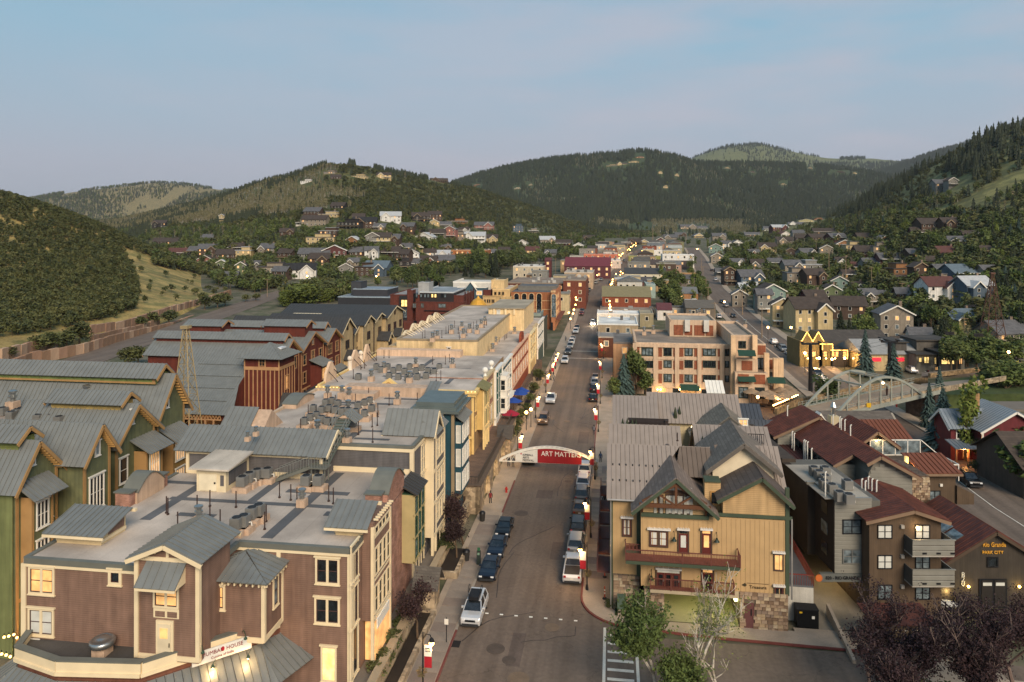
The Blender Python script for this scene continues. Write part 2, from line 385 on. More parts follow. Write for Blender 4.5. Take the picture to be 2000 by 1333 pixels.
def winpx(parent,face,pos,x0,y0,x1,y1,*a,**k):
 """a window from its two corners in the survey picture, on the wall plane"""
 if face=='S':(p,z1),(q,z0)=onS(x0,y0,pos),onS(x1,y1,pos)
 else:(p,z1),(q,z0)=onT(x0,y0,pos),onT(x1,y1,pos)
 return window(parent,face,pos,p,q,z0,z1,*a,**k)
def board(mb,face,pos,a0,a1,z0,z1,d=.06):
 if a1<a0:a0,a1=a1,a0
 if face=='S':mb.box(a0,a1,pos-d,pos+.01,z0,z1)
 elif face=='R':mb.box(pos-.01,pos+d,a0,a1,z0,z1)
 else:mb.box(pos-d,pos+.01,a0,a1,z0,z1)
def text(parent,s,size,mat,loc,face='S',name='lettering',ext=.02,align='CENTER',tilt=0.0,font_w=1.0):
 cu=D.curves.new(name,'FONT');cu.body=s;cu.size=size;cu.extrude=ext;cu.align_x=align;cu.align_y='CENTER';cu.resolution_u=2
 o=D.objects.new(name,cu);COL.objects.link(o)
 dg=bpy.context.evaluated_depsgraph_get();me=D.meshes.new_from_object(o.evaluated_get(dg));D.objects.remove(o)
 me.materials.clear();me.materials.append(mat)
 rz={'S':0,'R':pi/2,'L':-pi/2,'N':pi}.get(face,face)
 return part(name,me,parent,loc,mtx=Matrix.Rotation(rz,4,'Z')@Matrix.Rotation(tilt,4,'Y')@Matrix.Rotation(pi/2,4,'X')@Matrix.Diagonal((font_w,1,1,1)))
cream=M('d9c7a4','plain',.6,var=.06);white=M('d6d2c8','plain',.5,var=.05);greymetal=M('6f746f','plain',.5,.2,var=.08)
galv=M('a9aaa6','plain',.32,.85);black=M('15161a','plain',.5);darkpipe=M('3b2c28','plain',.6);membr=M('b4a89c','membrane',.85)
membr_d=M('5f6062','membrane',.85);cap=M('66675f','plain',.6,.1)
brickpink=M('a98070','brick',.85,p=.09,var=.2,h2='97705f');brickred=M('8a3c2a','brick',.85,p=.09,var=.15)
# TERRAIN
def gz(Y):
 """valley floor: level near the camera, climbing gently up the canyon"""
 if Y<240:return 0.0
 d=Y-240;r=.035*(d-40*(1-exp(-d/40)))
 return r if Y<900 else gz(899.9)+(Y-900)*.008
def gzs(t,s):return gz(XY(t,s)[1])
def pix(px,py,Y):return((px-1000)*Y/FPX,Y,HCAM-(py-HOR)*Y/FPX)
gm=MB();ys=[-300,20,120,200,240,260,280,300,330,370,420,480,550,650,780,899,1100,1500,2500,5000,9000,15000]
xs=[-15000,-6000,-2500,-1200,-700,-400,-200,0,200,400,700,1200,2500,6000,15000]
gm.v=[(x,y,gz(y)-.06)for y in ys for x in xs];nx=len(xs)
gm.f=[(j*nx+i,j*nx+i+1,(j+1)*nx+i+1,(j+1)*nx+i)for j in range(len(ys)-1)for i in range(nx-1)]
go=D.objects.new('ground',gm.mesh('ground',M('625c4c','soil',.95,h2='474a34',var=.2)));COL.objects.link(go);go['kind']='structure'
def crom(a,b,c,d,x):return .5*((2*b)+(-a+c)*x+(2*a-5*b+4*c-d)*x*x+(-a+3*b-3*c+d)*x**3)
HT='''585 545 62 w k 2 c A|530 540 56 s b 2 f C|545 548 30 b g 2 s C|612 512 60 g g 2 s A|622 522 40 b b 2 c A|653 506 46 r w 2 g A|687 476 24 o w 1 g A|625 479 54 c g 2 f A|640 466 36 b w 2 f A|612 442 50 s b 2 s A|608 425 34 b g 2 s A|640 425 40 c w 1 f A|592 441 28 w g 1 f A|658 408 28 k b 1 s A|680 448 48 k k 2 f A|712 446 46 b k 2 c A|763 434 40 w w 2 c A|727 476 26 g g 2 g A|745 478 34 c b 2 s A|765 480 30 b g 2 c A|732 540 48 u u 2 c A|752 536 20 t u 2 g A|712 540 40 b b 2 f A|790 528 26 k b 2 f A|803 510 30 w g 2 g A|780 512 36 b b 2 s A|828 470 36 w w 1 g A|845 462 46 s b 1 s A|878 466 24 p g 3 g A|895 470 24 s g 2 f A|925 472 44 w w 2 c A|955 476 34 c b 2 c A|850 430 26 b b 2 s A|822 434 34 k b 2 c A|848 440 20 c b 1 g A|896 437 34 o r 1 f A|945 450 38 p g 2 c A|855 505 46 w w 1 c A|805 522 30 g g 1 s A|832 518 40 p b 1 c A|760 500 40 r b 1 s A|700 500 36 b g 1 s A|870 516 40 s g 1 s A|1012 455 20 u u 3 f A|1042 455 20 s w 1 f A|1070 478 30 s w 2 c F|1100 480 30 r b 1 s F|470 545 12 e b 3 g C|450 548 26 e g 1 s C|405 500 36 b g 2 c C|382 497 34 k g 1 s C|440 512 38 b b 2 s C|475 505 30 c w 2 f C|350 500 40 r r 1 s C|400 515 34 p b 1 g C|432 530 20 e w 2 g C|322 478 46 b b 1 s C|310 445 26 k b 2 c B|433 432 8 c g 2 g B|405 470 22 b g 1 s B|660 318 30 c b 1 s B|712 325 26 c b 1 c B|750 350 28 c b 2 c B|643 340 24 s g 1 f B|700 348 30 c g 1 f B|656 350 20 b b 1 s B|598 358 24 w g 1 f B|858 356 34 b b 1 c B|932 363 14 o b 1 f B|1195 325 24 c b 1 f H|1215 322 22 c b 1 c H|1238 318 20 c b 1 f H|1250 309 16 o b 1 f H|1290 340 8 c b 2 f H|1322 345 8 c b 2 f H|1300 368 9 c b 2 f H|1420 330 12 c b 1 f H|1470 338 9 r b 1 f H|1530 362 12 c b 1 f H|1582 330 9 c b 1 f H|1640 338 30 b b 1 f H|1670 340 8 c b 1 f H|1010 370 12 c w 1 f H|1036 363 8 c b 1 f H|1310 468 26 s g 1 c F|1290 474 18 r b 1 g F|1345 448 34 s g 2 c F|1372 448 20 w g 1 s F|1240 478 26 b b 1 c F|1258 478 18 c b 1 g F|1180 500 26 c g 1 s F|1405 470 26 s g 2 c E|1398 495 26 t g 2 g E|1420 487 20 w g 2 c E|1470 462 30 g g 1 s E|1505 450 26 w g 1 c E|1525 452 34 r w 2 c E|1555 440 30 w g 1 c G|1575 436 30 y b 2 g G|1600 430 22 o b 1 f G|1500 494 34 c b 2 c E|1535 480 34 s b 2 c E|1570 470 30 b b 1 s E|1425 558 22 b b 3 g E|1470 560 46 u g 2 c E|1465 575 36 y w 1 c E|1510 608 50 t b 3 g E|1494 615 24 g g 3 s E|1550 545 34 s g 3 c I|1585 545 40 g w 3 f I|1558 565 40 s g 3 f I|1595 568 40 b b 3 c I|1625 590 34 e b 2 g I|1640 570 30 t b 2 g I|1595 605 40 r b 2 s I|1590 650 74 c b 3 c I|1530 640 40 c b 3 g I|1660 625 60 b b 2 s I|1752 665 60 s g 3 g E|1800 672 40 w g 1 s E|1770 692 34 w b 1 c E|1842 600 60 w r 3 c D|1915 600 60 u w 3 c D|1890 638 60 y u 1 c D|1985 668 80 s g 1 s D|1840 560 40 s g 1 f D|1765 548 44 o b 2 f D|1800 545 30 b b 2 g D|1850 540 40 k g 1 s D|1890 545 60 u u 1 s D|1860 505 50 w r 1 s D|1870 480 30 g g 1 c D|1830 455 60 b b 2 s D|1860 452 34 b b 2 c D|1800 462 34 r b 1 s D|1700 500 50 r b 1 s D|1670 495 34 c g 2 f D|1650 484 30 o b 1 g D|1710 525 40 g g 1 c D|1740 515 40 r g 1 s D|1760 560 36 b b 1 s D|1845 372 34 g g 2 c G|1862 366 20 g b 2 g G|1930 500 30 b b 1 c D|1640 470 36 r g 1 c D|1600 470 34 b b 1 s G|1400 515 22 s g 2 g E|1440 520 26 w g 1 c E|1480 530 24 g b 2 c E|1515 520 28 s g 1 s E|1545 505 26 b b 2 g E|1580 500 30 g g 1 c E|1615 500 26 s b 2 g E|1650 520 30 w b 1 c D|1680 530 28 g r 1 s D|1720 500 26 s g 2 f D|1790 505 30 b g 1 c D|1820 520 28 g b 1 s D|1900 470 34 s b 1 c D|1935 540 30 g g 1 s D|1690 470 28 b b 1 s D|1730 475 24 o g 1 g D|1560 460 22 g g 1 s G|1535 462 20 w r 1 g E|1440 480 20 w g 1 g E|1475 500 22 p g 1 c E|1410 540 22 g g 1 s E|1445 600 28 s g 2 g E|1700 600 34 s g 2 c D|1725 590 30 w g 1 s D|1770 600 34 b g 2 c D|1680 570 26 g b 1 c D|1660 545 26 s b 1 s D|520 500 34 s g 2 c C|555 510 30 b b 2 s C|500 525 26 g g 1 c C|460 490 30 c b 1 s C|690 520 26 s g 1 c A|675 540 28 g b 2 g A|725 505 26 w g 2 c A|790 490 26 g g 1 c A|815 490 22 c b 1 g A|840 500 24 w b 1 s A|870 490 22 b g 1 c A|905 500 26 s g 1 s A|960 500 24 w g 1 c A|985 495 22 b b 1 s A|1020 480 24 w g 1 g A|1040 495 26 c r 1 s F|1075 500 22 g g 1 c F|1150 470 22 b b 1 c F|1130 485 20 w g 1 g F|1330 462 22 b g 1 c F|1365 465 20 c g 1 g F|740 450 24 s g 1 c A|795 455 26 b g 2 c A|870 445 24 g g 1 s A|700 430 24 b b 1 s A|560 460 26 b b 1 c A|905 455 20 w b 1 c A|1610 458 40 s b 1 s G'''.split('|')
HX=[(int(a[0]),int(a[1]),int(a[2]))for a in(r.split()for r in HT)]
def clear(px,py,h):return not any(abs(px-x)<w*.62+2 and-5<py-y<h*.75 for x,y,w in HX)
class Hill:
 """a slope surveyed as rows of (distance, picture height) from its foot to its crest and over"""
 def __init__(self,name,cols,rows,mat,nu=90,nv=40,rough=1.0,label=None):
  self.cols=cols;self.P=[[Vector(pix(px,r[i][1],r[i][0]))for i,px in enumerate(cols)]for r in rows]
  self.rough=rough;self.nr=len(rows);m=MB()
  for j in range(nv+1):
   for i in range(nu+1):m.v.append(tuple(self.at(i/nu,j/nv)))
  m.f=[(j*(nu+1)+i,j*(nu+1)+i+1,(j+1)*(nu+1)+i+1,(j+1)*(nu+1)+i)for j in range(nv)for i in range(nu)]
  o=D.objects.new(name,m.mesh(name,mat,smooth=True));COL.objects.link(o);o['kind']='structure';self.o=o
 def at(self,u,v):
  P=self.P;nc=len(self.cols);x=u*(nc-1);i=min(int(x),nc-2);fx=x-i;y=v*(self.nr-1);j=min(int(y),self.nr-2);fy=y-j
  def row(jj):
   r=P[max(0,min(self.nr-1,jj))];g=lambda k:r[max(0,min(nc-1,k))]
   return[crom(g(i-1)[q],g(i)[q],g(i+1)[q],g(i+2)[q],fx)for q in range(3)]
  R=[row(j-1),row(j),row(j+1),row(j+2)]
  p=Vector([crom(R[0][q],R[1][q],R[2][q],R[3][q],fy)for q in range(3)])
  k=self.rough*min(1,v*4)
  p.z+=k*(noise.noise(p*.012)*5+noise.noise(p*.05)*1.2)*p.y/900*.8
  return p
def hrow(cols,pts,dY=None):
 """fill a row from sparse (px, Y, py) by linear interpolation"""
 out=[]
 for px in cols:
  a=pts[0];b=pts[-1]
  for k in range(len(pts)-1):
   if pts[k][0]<=px<=pts[k+1][0]:a,b=pts[k],pts[k+1];break
  else:
   if px<pts[0][0]:a=b=pts[0]
   else:a=b=pts[-1]
  f=0 if a[0]==b[0]else(px-a[0])/(b[0]-a[0])
  out.append((a[1]+(b[1]-a[1])*f,a[2]+(b[2]-a[2])*f))
 return out
def back(row,dY,dz):
 out=[]
 for Y,py in row:
  z=HCAM-(py-HOR)*Y/FPX-dz;Y2=Y+dY;out.append((Y2,HOR+(HCAM-z)*FPX/Y2))
 return out
cA=list(range(-900,521,60))
A0=hrow(cA,[(-900,120,880),(-300,150,792),(0,178,742),(100,203,706),(200,225,682),(330,280,634),(400,325,608),(460,385,583),(520,450,565)])
A1=hrow(cA,[(-900,132,800),(-300,165,722),(0,198,675),(100,222,650),(200,244,632),(330,298,598),(400,343,582),(460,403,572),(520,452,565)])
A2=hrow(cA,[(-900,200,500),(-300,260,520),(0,292,560),(100,300,565),(200,305,570),(270,330,560),(330,355,566),(400,388,568),(460,430,568),(520,455,566)])
A3=hrow(cA,[(-900,320,250),(-300,370,395),(0,390,466),(100,395,480),(200,400,498),(270,420,508),(330,425,528),(400,440,548),(460,455,566),(520,460,566)])
A4=hrow(cA,[(-900,520,150),(-300,500,290),(-100,480,350),(0,470,380),(100,470,408),(200,475,445),(270,480,478),(330,485,506),(400,485,540),(460,480,564),(520,470,566)])
grassdry=M('6a6238','grass',.95,h2='4a5428',var=.25)
HA=Hill('scrub_hillside',cA,[A0,A1,A2,A3,A4,back(A4,130,12),back(A4,300,60)],M('94804e','grass',.95,h2='6c663a',var=.22),100,60,.5)
cB=list(range(-100,701,50))
B1=hrow(cB,[(-100,3700,400),(60,3600,392),(120,3600,378),(200,3650,369),(260,3700,362),(325,3750,356),(380,3750,363),(440,3700,374),(520,3700,372),(700,3700,380)])
HB=Hill('ski_hill',cB,[[(2000,480)]*len(cB),[(2800,436)]*len(cB),B1,back(B1,900,120)],M('82734e','grass',.95,h2='6d6644',var=.15),60,30,.25)
cC=list(range(120,1301,40))
C0=hrow(cC,[(120,900,492),(250,700,505),(350,560,522),(450,500,532),(550,470,540),(650,460,540),(750,480,535),(850,560,520),(950,680,505),(1050,800,492),(1150,1000,478),(1300,1200,466)])
C1=hrow(cC,[(120,1000,470),(250,900,455),(350,800,452),(450,700,447),(550,650,437),(650,640,428),(750,650,430),(850,700,440),(950,800,456),(1050,900,465),(1150,1050,462),(1300,1250,462)])
C2=hrow(cC,[(120,1300,455),(250,1200,440),(350,1000,425),(450,900,415),(550,850,395),(650,850,382),(750,880,385),(850,950,402),(950,1050,425),(1050,1150,440),(1150,1250,452),(1300,1350,460)])
C3=hrow(cC,[(120,1700,450),(250,1500,430),(300,1400,421),(350,1350,410),(420,1250,392),(500,1200,362),(560,1150,350),(600,1120,335),(650,1100,319),(700,1100,323),(760,1120,340),(840,1180,353),(920,1250,369),(1000,1320,394),(1080,1400,420),(1130,1450,440),(1180,1480,453),(1300,1500,460)])
HC=Hill('middle_hill',cC,[back(C0,-40,12),C0,C1,C2,C3,back(C3,250,40),back(C3,600,160)],M('3d4426','grass',.95,h2='55532f',var=.25),110,60,.6)
cD=list(range(760,2101,60))
D3=hrow(cD,[(760,2700,395),(850,2650,375),(900,2600,360),(950,2600,342),(1000,2600,330),(1050,2550,320),(1100,2500,313),(1180,2500,306),(1270,2500,299),(1310,2500,308),(1340,2550,322),(1400,2600,326),(1500,2650,324),(1600,2700,328),(1700,2700,340),(1760,2650,356),(1900,2600,370),(2100,2600,380)])
HD=Hill('canyon_mountain',cD,[[(1150,474)]*len(cD),[(1300,462)]*len(cD),hrow(cD,[(760,1700,430),(1100,1700,420),(1400,1750,425),(2100,1800,435)]),hrow(cD,[(760,2200,410),(1000,2150,372),(1270,2100,355),(1500,2200,366),(1700,2250,384),(2100,2300,400)]),D3,back(D3,700,150)],M('34402a','grass',.95,h2='414a2c',var=.2),90,50,.35)
cE=list(range(1280,2001,40))
E3=hrow(cE,[(1280,5200,345),(1340,5200,320),(1370,5200,303),(1400,5200,293),(1440,5200,285),(1480,5200,283),(1520,5200,291),(1570,5200,303),(1620,5200,313),(1680,5400,311),(1740,5400,316),(1800,5400,320),(2000,5400,330)])
HE=Hill('far_peak',cE,[[(3200,400)]*len(cE),[(4300,345)]*len(cE),E3,back(E3,1200,200)],M('6d6c46','grass',.95,h2='4c5634',var=.15),60,30,.2)
cG2=list(range(1600,2601,50))
F3=hrow(cG2,[(1600,4200,352),(1680,4200,345),(1740,4100,332),(1790,4000,312),(1840,3900,296),(1900,3800,278),(2000,3600,240),(2600,3400,120)])
HF=Hill('blue_ridge',cG2,[[(2600,420)]*len(cG2),[(3300,372)]*len(cG2),F3,back(F3,900,150)],M('34402c','grass',.95,var=.2),50,30,.2)
cG=list(range(1440,2801,40))
G0=hrow(cG,[(1440,1000,478),(1560,620,500),(1640,420,548),(1700,330,592),(1800,262,642),(1900,243,660),(2000,232,668),(2400,215,690),(2800,200,700)])
G1=hrow(cG,[(1440,1100,470),(1560,760,474),(1640,540,496),(1700,430,524),(1800,350,545),(1900,320,556),(2000,305,562),(2400,280,560),(2800,260,560)])
G2=hrow(cG,[(1440,1250,466),(1560,900,452),(1640,720,456),(1700,580,456),(1800,490,446),(1900,440,450),(2000,415,455),(2400,380,440),(2800,350,420)])
G3=hrow(cG,[(1440,1400,462),(1560,1150,440),(1640,900,432),(1700,760,414),(1800,640,385),(1900,560,360),(2000,520,345),(2400,460,300),(2800,440,260)])
G4=hrow(cG,[(1440,1600,460),(1560,1350,446),(1620,1150,428),(1660,1050,408),(1700,960,386),(1760,880,358),(1800,840,335),(1850,790,312),(1900,750,285),(1950,710,268),(2000,680,262),(2400,600,140),(2800,560,60)])
HG=Hill('right_hillside',cG,[back(G0,-25,10),G0,G1,G2,G3,G4,back(G4,150,25),back(G4,450,140)],M('747044','grass',.95,h2='585936',var=.25),110,70,.6)
hz=D.objects.new('haze',MB().box(-15500,15500,-800,15500,-40,600).mesh('haze'));COL.objects.link(hz);hz['kind']='stuff'
hm=D.materials.new('haze_air');N_,L_=nodes(hm);N_.remove(N_['Principled BSDF']);pv=N_.new('ShaderNodeVolumePrincipled');pv.inputs['Color'].default_value=(.86,.91,1,1);pv.inputs['Density'].default_value=4.2e-5;pv.inputs['Anisotropy'].default_value=.2
L_.new(pv.outputs[0],N_['Material Output'].inputs['Volume']);hz.data.materials.append(hm)
# tree prototypes (kept out of the scene, instanced)
def leafmat(cols,name,rough=.75):
 m=D.materials.new(name);N,L=nodes(m);b=N['Principled BSDF'];b.inputs['Roughness'].default_value=rough;b.inputs['Specular IOR Level'].default_value=.2
 oi=N.new('ShaderNodeObjectInfo');r=N.new('ShaderNodeValToRGB');cr=r.color_ramp
 while len(cr.elements)<len(cols):cr.elements.new(.5)
 for i,h in enumerate(cols):cr.elements[i].position=i/(len(cols)-1);cr.elements[i].color=hexc(h)
 L.new(oi.outputs['Random'],r.inputs[0])
 tc=N.new('ShaderNodeTexCoord');nz=N.new('ShaderNodeTexNoise');nz.inputs['Scale'].default_value=1.3;nz.inputs['Detail'].default_value=4;L.new(tc.outputs['Object'],nz.inputs['Vector'])
 mr=N.new('ShaderNodeMapRange');mr.inputs[1].default_value=.3;mr.inputs[2].default_value=.7;mr.inputs[3].default_value=.6;mr.inputs[4].default_value=1.4;L.new(nz.outputs[0],mr.inputs[0])
 vm=N.new('ShaderNodeVectorMath');vm.operation='SCALE';L.new(r.outputs[0],vm.inputs[0]);L.new(mr.outputs[0],vm.inputs['Scale']);L.new(vm.outputs[0],b.inputs['Base Color'])
 return m
LF={'conifer':leafmat(['272e22','373e2c','2f3628'],'conifer_needles'),'spruce':leafmat(['3c4c48','4a5c56'],'blue_spruce_needles'),'oak':leafmat(['3f4629','4c512e','5c5c36','424828'],'scrub_oak_leaves'),'aspen':leafmat(['6c6846','787254','5c5c3e','847c64'],'aspen_leaves'),'green':leafmat(['48562c','5a6434','3e4a28','646a3e'],'broad_leaves'),'plum':leafmat(['2c2024','3a2a2a','241c1e'],'plum_leaves'),'willow':leafmat(['55602c','616a32'],'willow_leaves'),'poplar':leafmat(['5a6a2c','6c7438'],'poplar_leaves')}
bark=M('5a4a3a','bark',.9);barkpale=M('b5ada0','bark',.8,h2='6f675c')
def leaves(mb,c,r,n,size,rng,rz=None,shell=.45):
 rz=rz or r
 for _ in range(n):
  a=rng.uniform(0,2*pi);z=rng.uniform(-1,1);k=(shell+(1-shell)*rng.random()**.6);q=sqrt(1-z*z)
  p=Vector((c[0]+r*k*q*cos(a),c[1]+r*k*q*sin(a),c[2]+rz*k*z))
  u=Vector((rng.gauss(0,1),rng.gauss(0,1),rng.gauss(0,.7))).normalized();w=u.cross(Vector((rng.gauss(0,1),rng.gauss(0,1),rng.gauss(0,1)))).normalized()
  s=size*rng.uniform(.6,1.3);mb.add([p-u*s,p+w*s*.55,p+u*s,p-w*s*.55],[(0,1,2,3)])
def conifer_mesh(rng,n=5,seg=7,name='conifer',mat=None,h=1.0,w=.22):
 m=MB();m.cyl((0,0,-.04),(0,0,.2),.022,.018,5)
 for k in range(n):
  z0=.08+.86*k/n;r=w*(1-k/n)**.85+.02;z1=z0+.30*(1-k/n*.45)
  vs=[(0,0,min(1.0,z1))]
  for i in range(seg*2):
   a=pi*i/seg+k;rr=r*(rng.uniform(.85,1.2)if i%2==0 else rng.uniform(.45,.7));vs.append((rr*cos(a),rr*sin(a),z0-rr*.25+rng.uniform(-.015,.015)))
  m.add(vs,[(0,1+i,1+(i+1)%(2*seg))for i in range(2*seg)])
 return m
def spruce_mesh(rng,n=520,w=.2):
 m=MB();m.cyl((0,0,-.04),(0,0,.95),.018,.003,5)
 for i in range(n):
  k=(i/n)**1.35;z=.06+.92*k;r=w*(1-k)**.85*rng.uniform(.45,1.2)+.012;a=i*2.39996+rng.uniform(-.3,.3);dx,dy=cos(a),sin(a);hw=.014+.024*(1-k);q=.25*r+.01
  p0=Vector((dx*r*.15,dy*r*.15,z+q*.6));p1=Vector((dx*r,dy*r,z-q));sd=Vector((-dy,dx,0))*hw;md=p0.lerp(p1,.6)+Vector((0,0,.01))
  m.add([p0,md-sd,p1,md+sd],[(0,1,2,3)])
 return m
PROTO=D.collections.new('forest_prototypes')
def proto(name,mb_list):
 """joined unit-height prototype: list of (MB, material)"""
 me=D.meshes.new(name);v=[];f=[];mi=[]
 for k,(m,mat)in enumerate(mb_list):
  n=len(v);v+=m.v;f+=[tuple(i+n for i in q)for q in m.f];mi+=[k]*len(m.f);me.materials.append(mat)
 me.from_pydata(v,[],f);me.polygons.foreach_set('material_index',mi);me.update()
 return D.objects.new(name,me)
rg=random.Random(3)
def dead(mb,rng,n=3):mb.cyl((0,0,-.03),(rng.uniform(-.03,.03),0,.95),.014,.006,4)
protoC=[proto('conifer_a',[(conifer_mesh(rg),LF['conifer'])]),proto('conifer_b',[(conifer_mesh(rg,6,6,w=.17),LF['conifer'])]),proto('conifer_c',[(conifer_mesh(rg,4,6,w=.26),LF['conifer'])])]
def decid(rng,n,size,fol,tr,tall=1.0,lobes=5,r=.2):
 a=MB();b=MB();b.cyl((0,0,-.03),(0,0,.6),.02,.01,5)
 for k in range(lobes):
  an=rng.uniform(0,2*pi);d=rng.uniform(.03,.2)*(1 if tall==1 else .5);z=.45+.42*(k+.5)/lobes if tall!=1 else rng.uniform(.42,.8)
  leaves(a,(d*cos(an),d*sin(an),z),r*rng.uniform(.7,1.1),n//lobes,size,rng);b.cyl((0,0,.4),(d*cos(an),d*sin(an),z),.01,.005,4)
 return proto('broadleaf',[(a,fol),(b,tr)])
protoO=[decid(rg,110,.11,LF['oak'],bark,lobes=4,r=.28)for _ in range(3)]
protoA=[decid(rg,60,.06,LF['aspen'],barkpale,2,4,.13)for _ in range(3)]
protoG=[decid(rg,150,.075,LF['green'],bark,lobes=6,r=.24)for _ in range(3)]
PR=protoC+protoO+protoA+protoG
for i,o in enumerate(PR):o.name='proto_%02d'%i;PROTO.objects.link(o)
NG=D.node_groups.new('scatter_trees','GeometryNodeTree')
def build_ng():
 NG.interface.new_socket('Geometry',in_out='INPUT',socket_type='NodeSocketGeometry');NG.interface.new_socket('Geometry',in_out='OUTPUT',socket_type='NodeSocketGeometry')
 N=NG.nodes;L=NG.links;gi=N.new('NodeGroupInput');g2=N.new('NodeGroupOutput');ci=N.new('GeometryNodeCollectionInfo');ci.inputs[0].default_value=PROTO
 ci.inputs['Separate Children'].default_value=True;ci.inputs['Reset Children'].default_value=True
 ip=N.new('GeometryNodeInstanceOnPoints');ip.inputs['Pick Instance'].default_value=True
 def attr(n,ty):
  a=N.new('GeometryNodeInputNamedAttribute');a.data_type=ty;a.inputs['Name'].default_value=n;return a.outputs[0]
 L.new(gi.outputs[0],ip.inputs['Points']);L.new(ci.outputs[0],ip.inputs['Instance']);L.new(attr('kind_index','INT'),ip.inputs['Instance Index'])
 L.new(attr('size','FLOAT_VECTOR'),ip.inputs['Scale']);cv=N.new('ShaderNodeCombineXYZ');L.new(attr('turn','FLOAT'),cv.inputs[2]);L.new(cv.outputs[0],ip.inputs['Rotation'])
 L.new(ip.outputs[0],g2.inputs[0])
build_ng()
def forest(name,pts,label,cat='forest'):
 """pts: (x, y, z, height, width factor, prototype index)"""
 me=D.meshes.new(name);me.from_pydata([p[:3]for p in pts],[],[])
 a=me.attributes.new('kind_index','INT','POINT');a.data.foreach_set('value',[p[5]for p in pts])
 b=me.attributes.new('size','FLOAT_VECTOR','POINT');b.data.foreach_set('vector',[q for p in pts for q in(p[3]*p[4],p[3]*p[4],p[3])])
 c_=me.attributes.new('turn','FLOAT','POINT');c_.data.foreach_set('value',[random.random()*6.28 for _ in pts])
 o=D.objects.new(name,me);COL.objects.link(o);md=o.modifiers.new('scatter','NODES');md.node_group=NG
 return tag(o,label,cat,None,'stuff')
def inpoly(x,y,P):
 r=False;n=len(P)
 for i in range(n):
  (x1,y1),(x2,y2)=P[i],P[i-1]
  if(y1>y)!=(y2>y)and x<(x2-x1)*(y-y1)/(y2-y1)+x1:r=not r
 return r
def scatter(hill,n,rule,v0=0.0,v1=1.0,seed=1):
 rng=random.Random(seed);out=[]
 for _ in range(n):
  u=rng.random();v=v0+(v1-v0)*rng.random();p=hill.at(u,v);px=1000+FPX*p.x/p.y;py=HOR+FPX*(HCAM-p.z)/p.y
  r=rule(px,py,v,p,rng)
  if r and clear(px,py,r[0]*FPX/p.y):out.append((p.x,p.y,p.z-.2)+r)
 return out
def P_(p,k=.02):return noise.noise(Vector((p.x*k,p.y*k,0)))
grassA=[(238,488),(262,490),(330,515),(455,562),(470,590),(330,640),(-50,720),(-50,668),(150,640),(262,604),(272,575),(262,530)]
def rA(px,py,v,p,r):
 if inpoly(px,py,grassA)and r.random()>.015:return None
 if v<.17 and px<500:return None
 if P_(p,.03)<-.46 and r.random()<.5:return None
 return(r.uniform(2.2,4.2),r.uniform(.95,1.4),3+r.randrange(3))
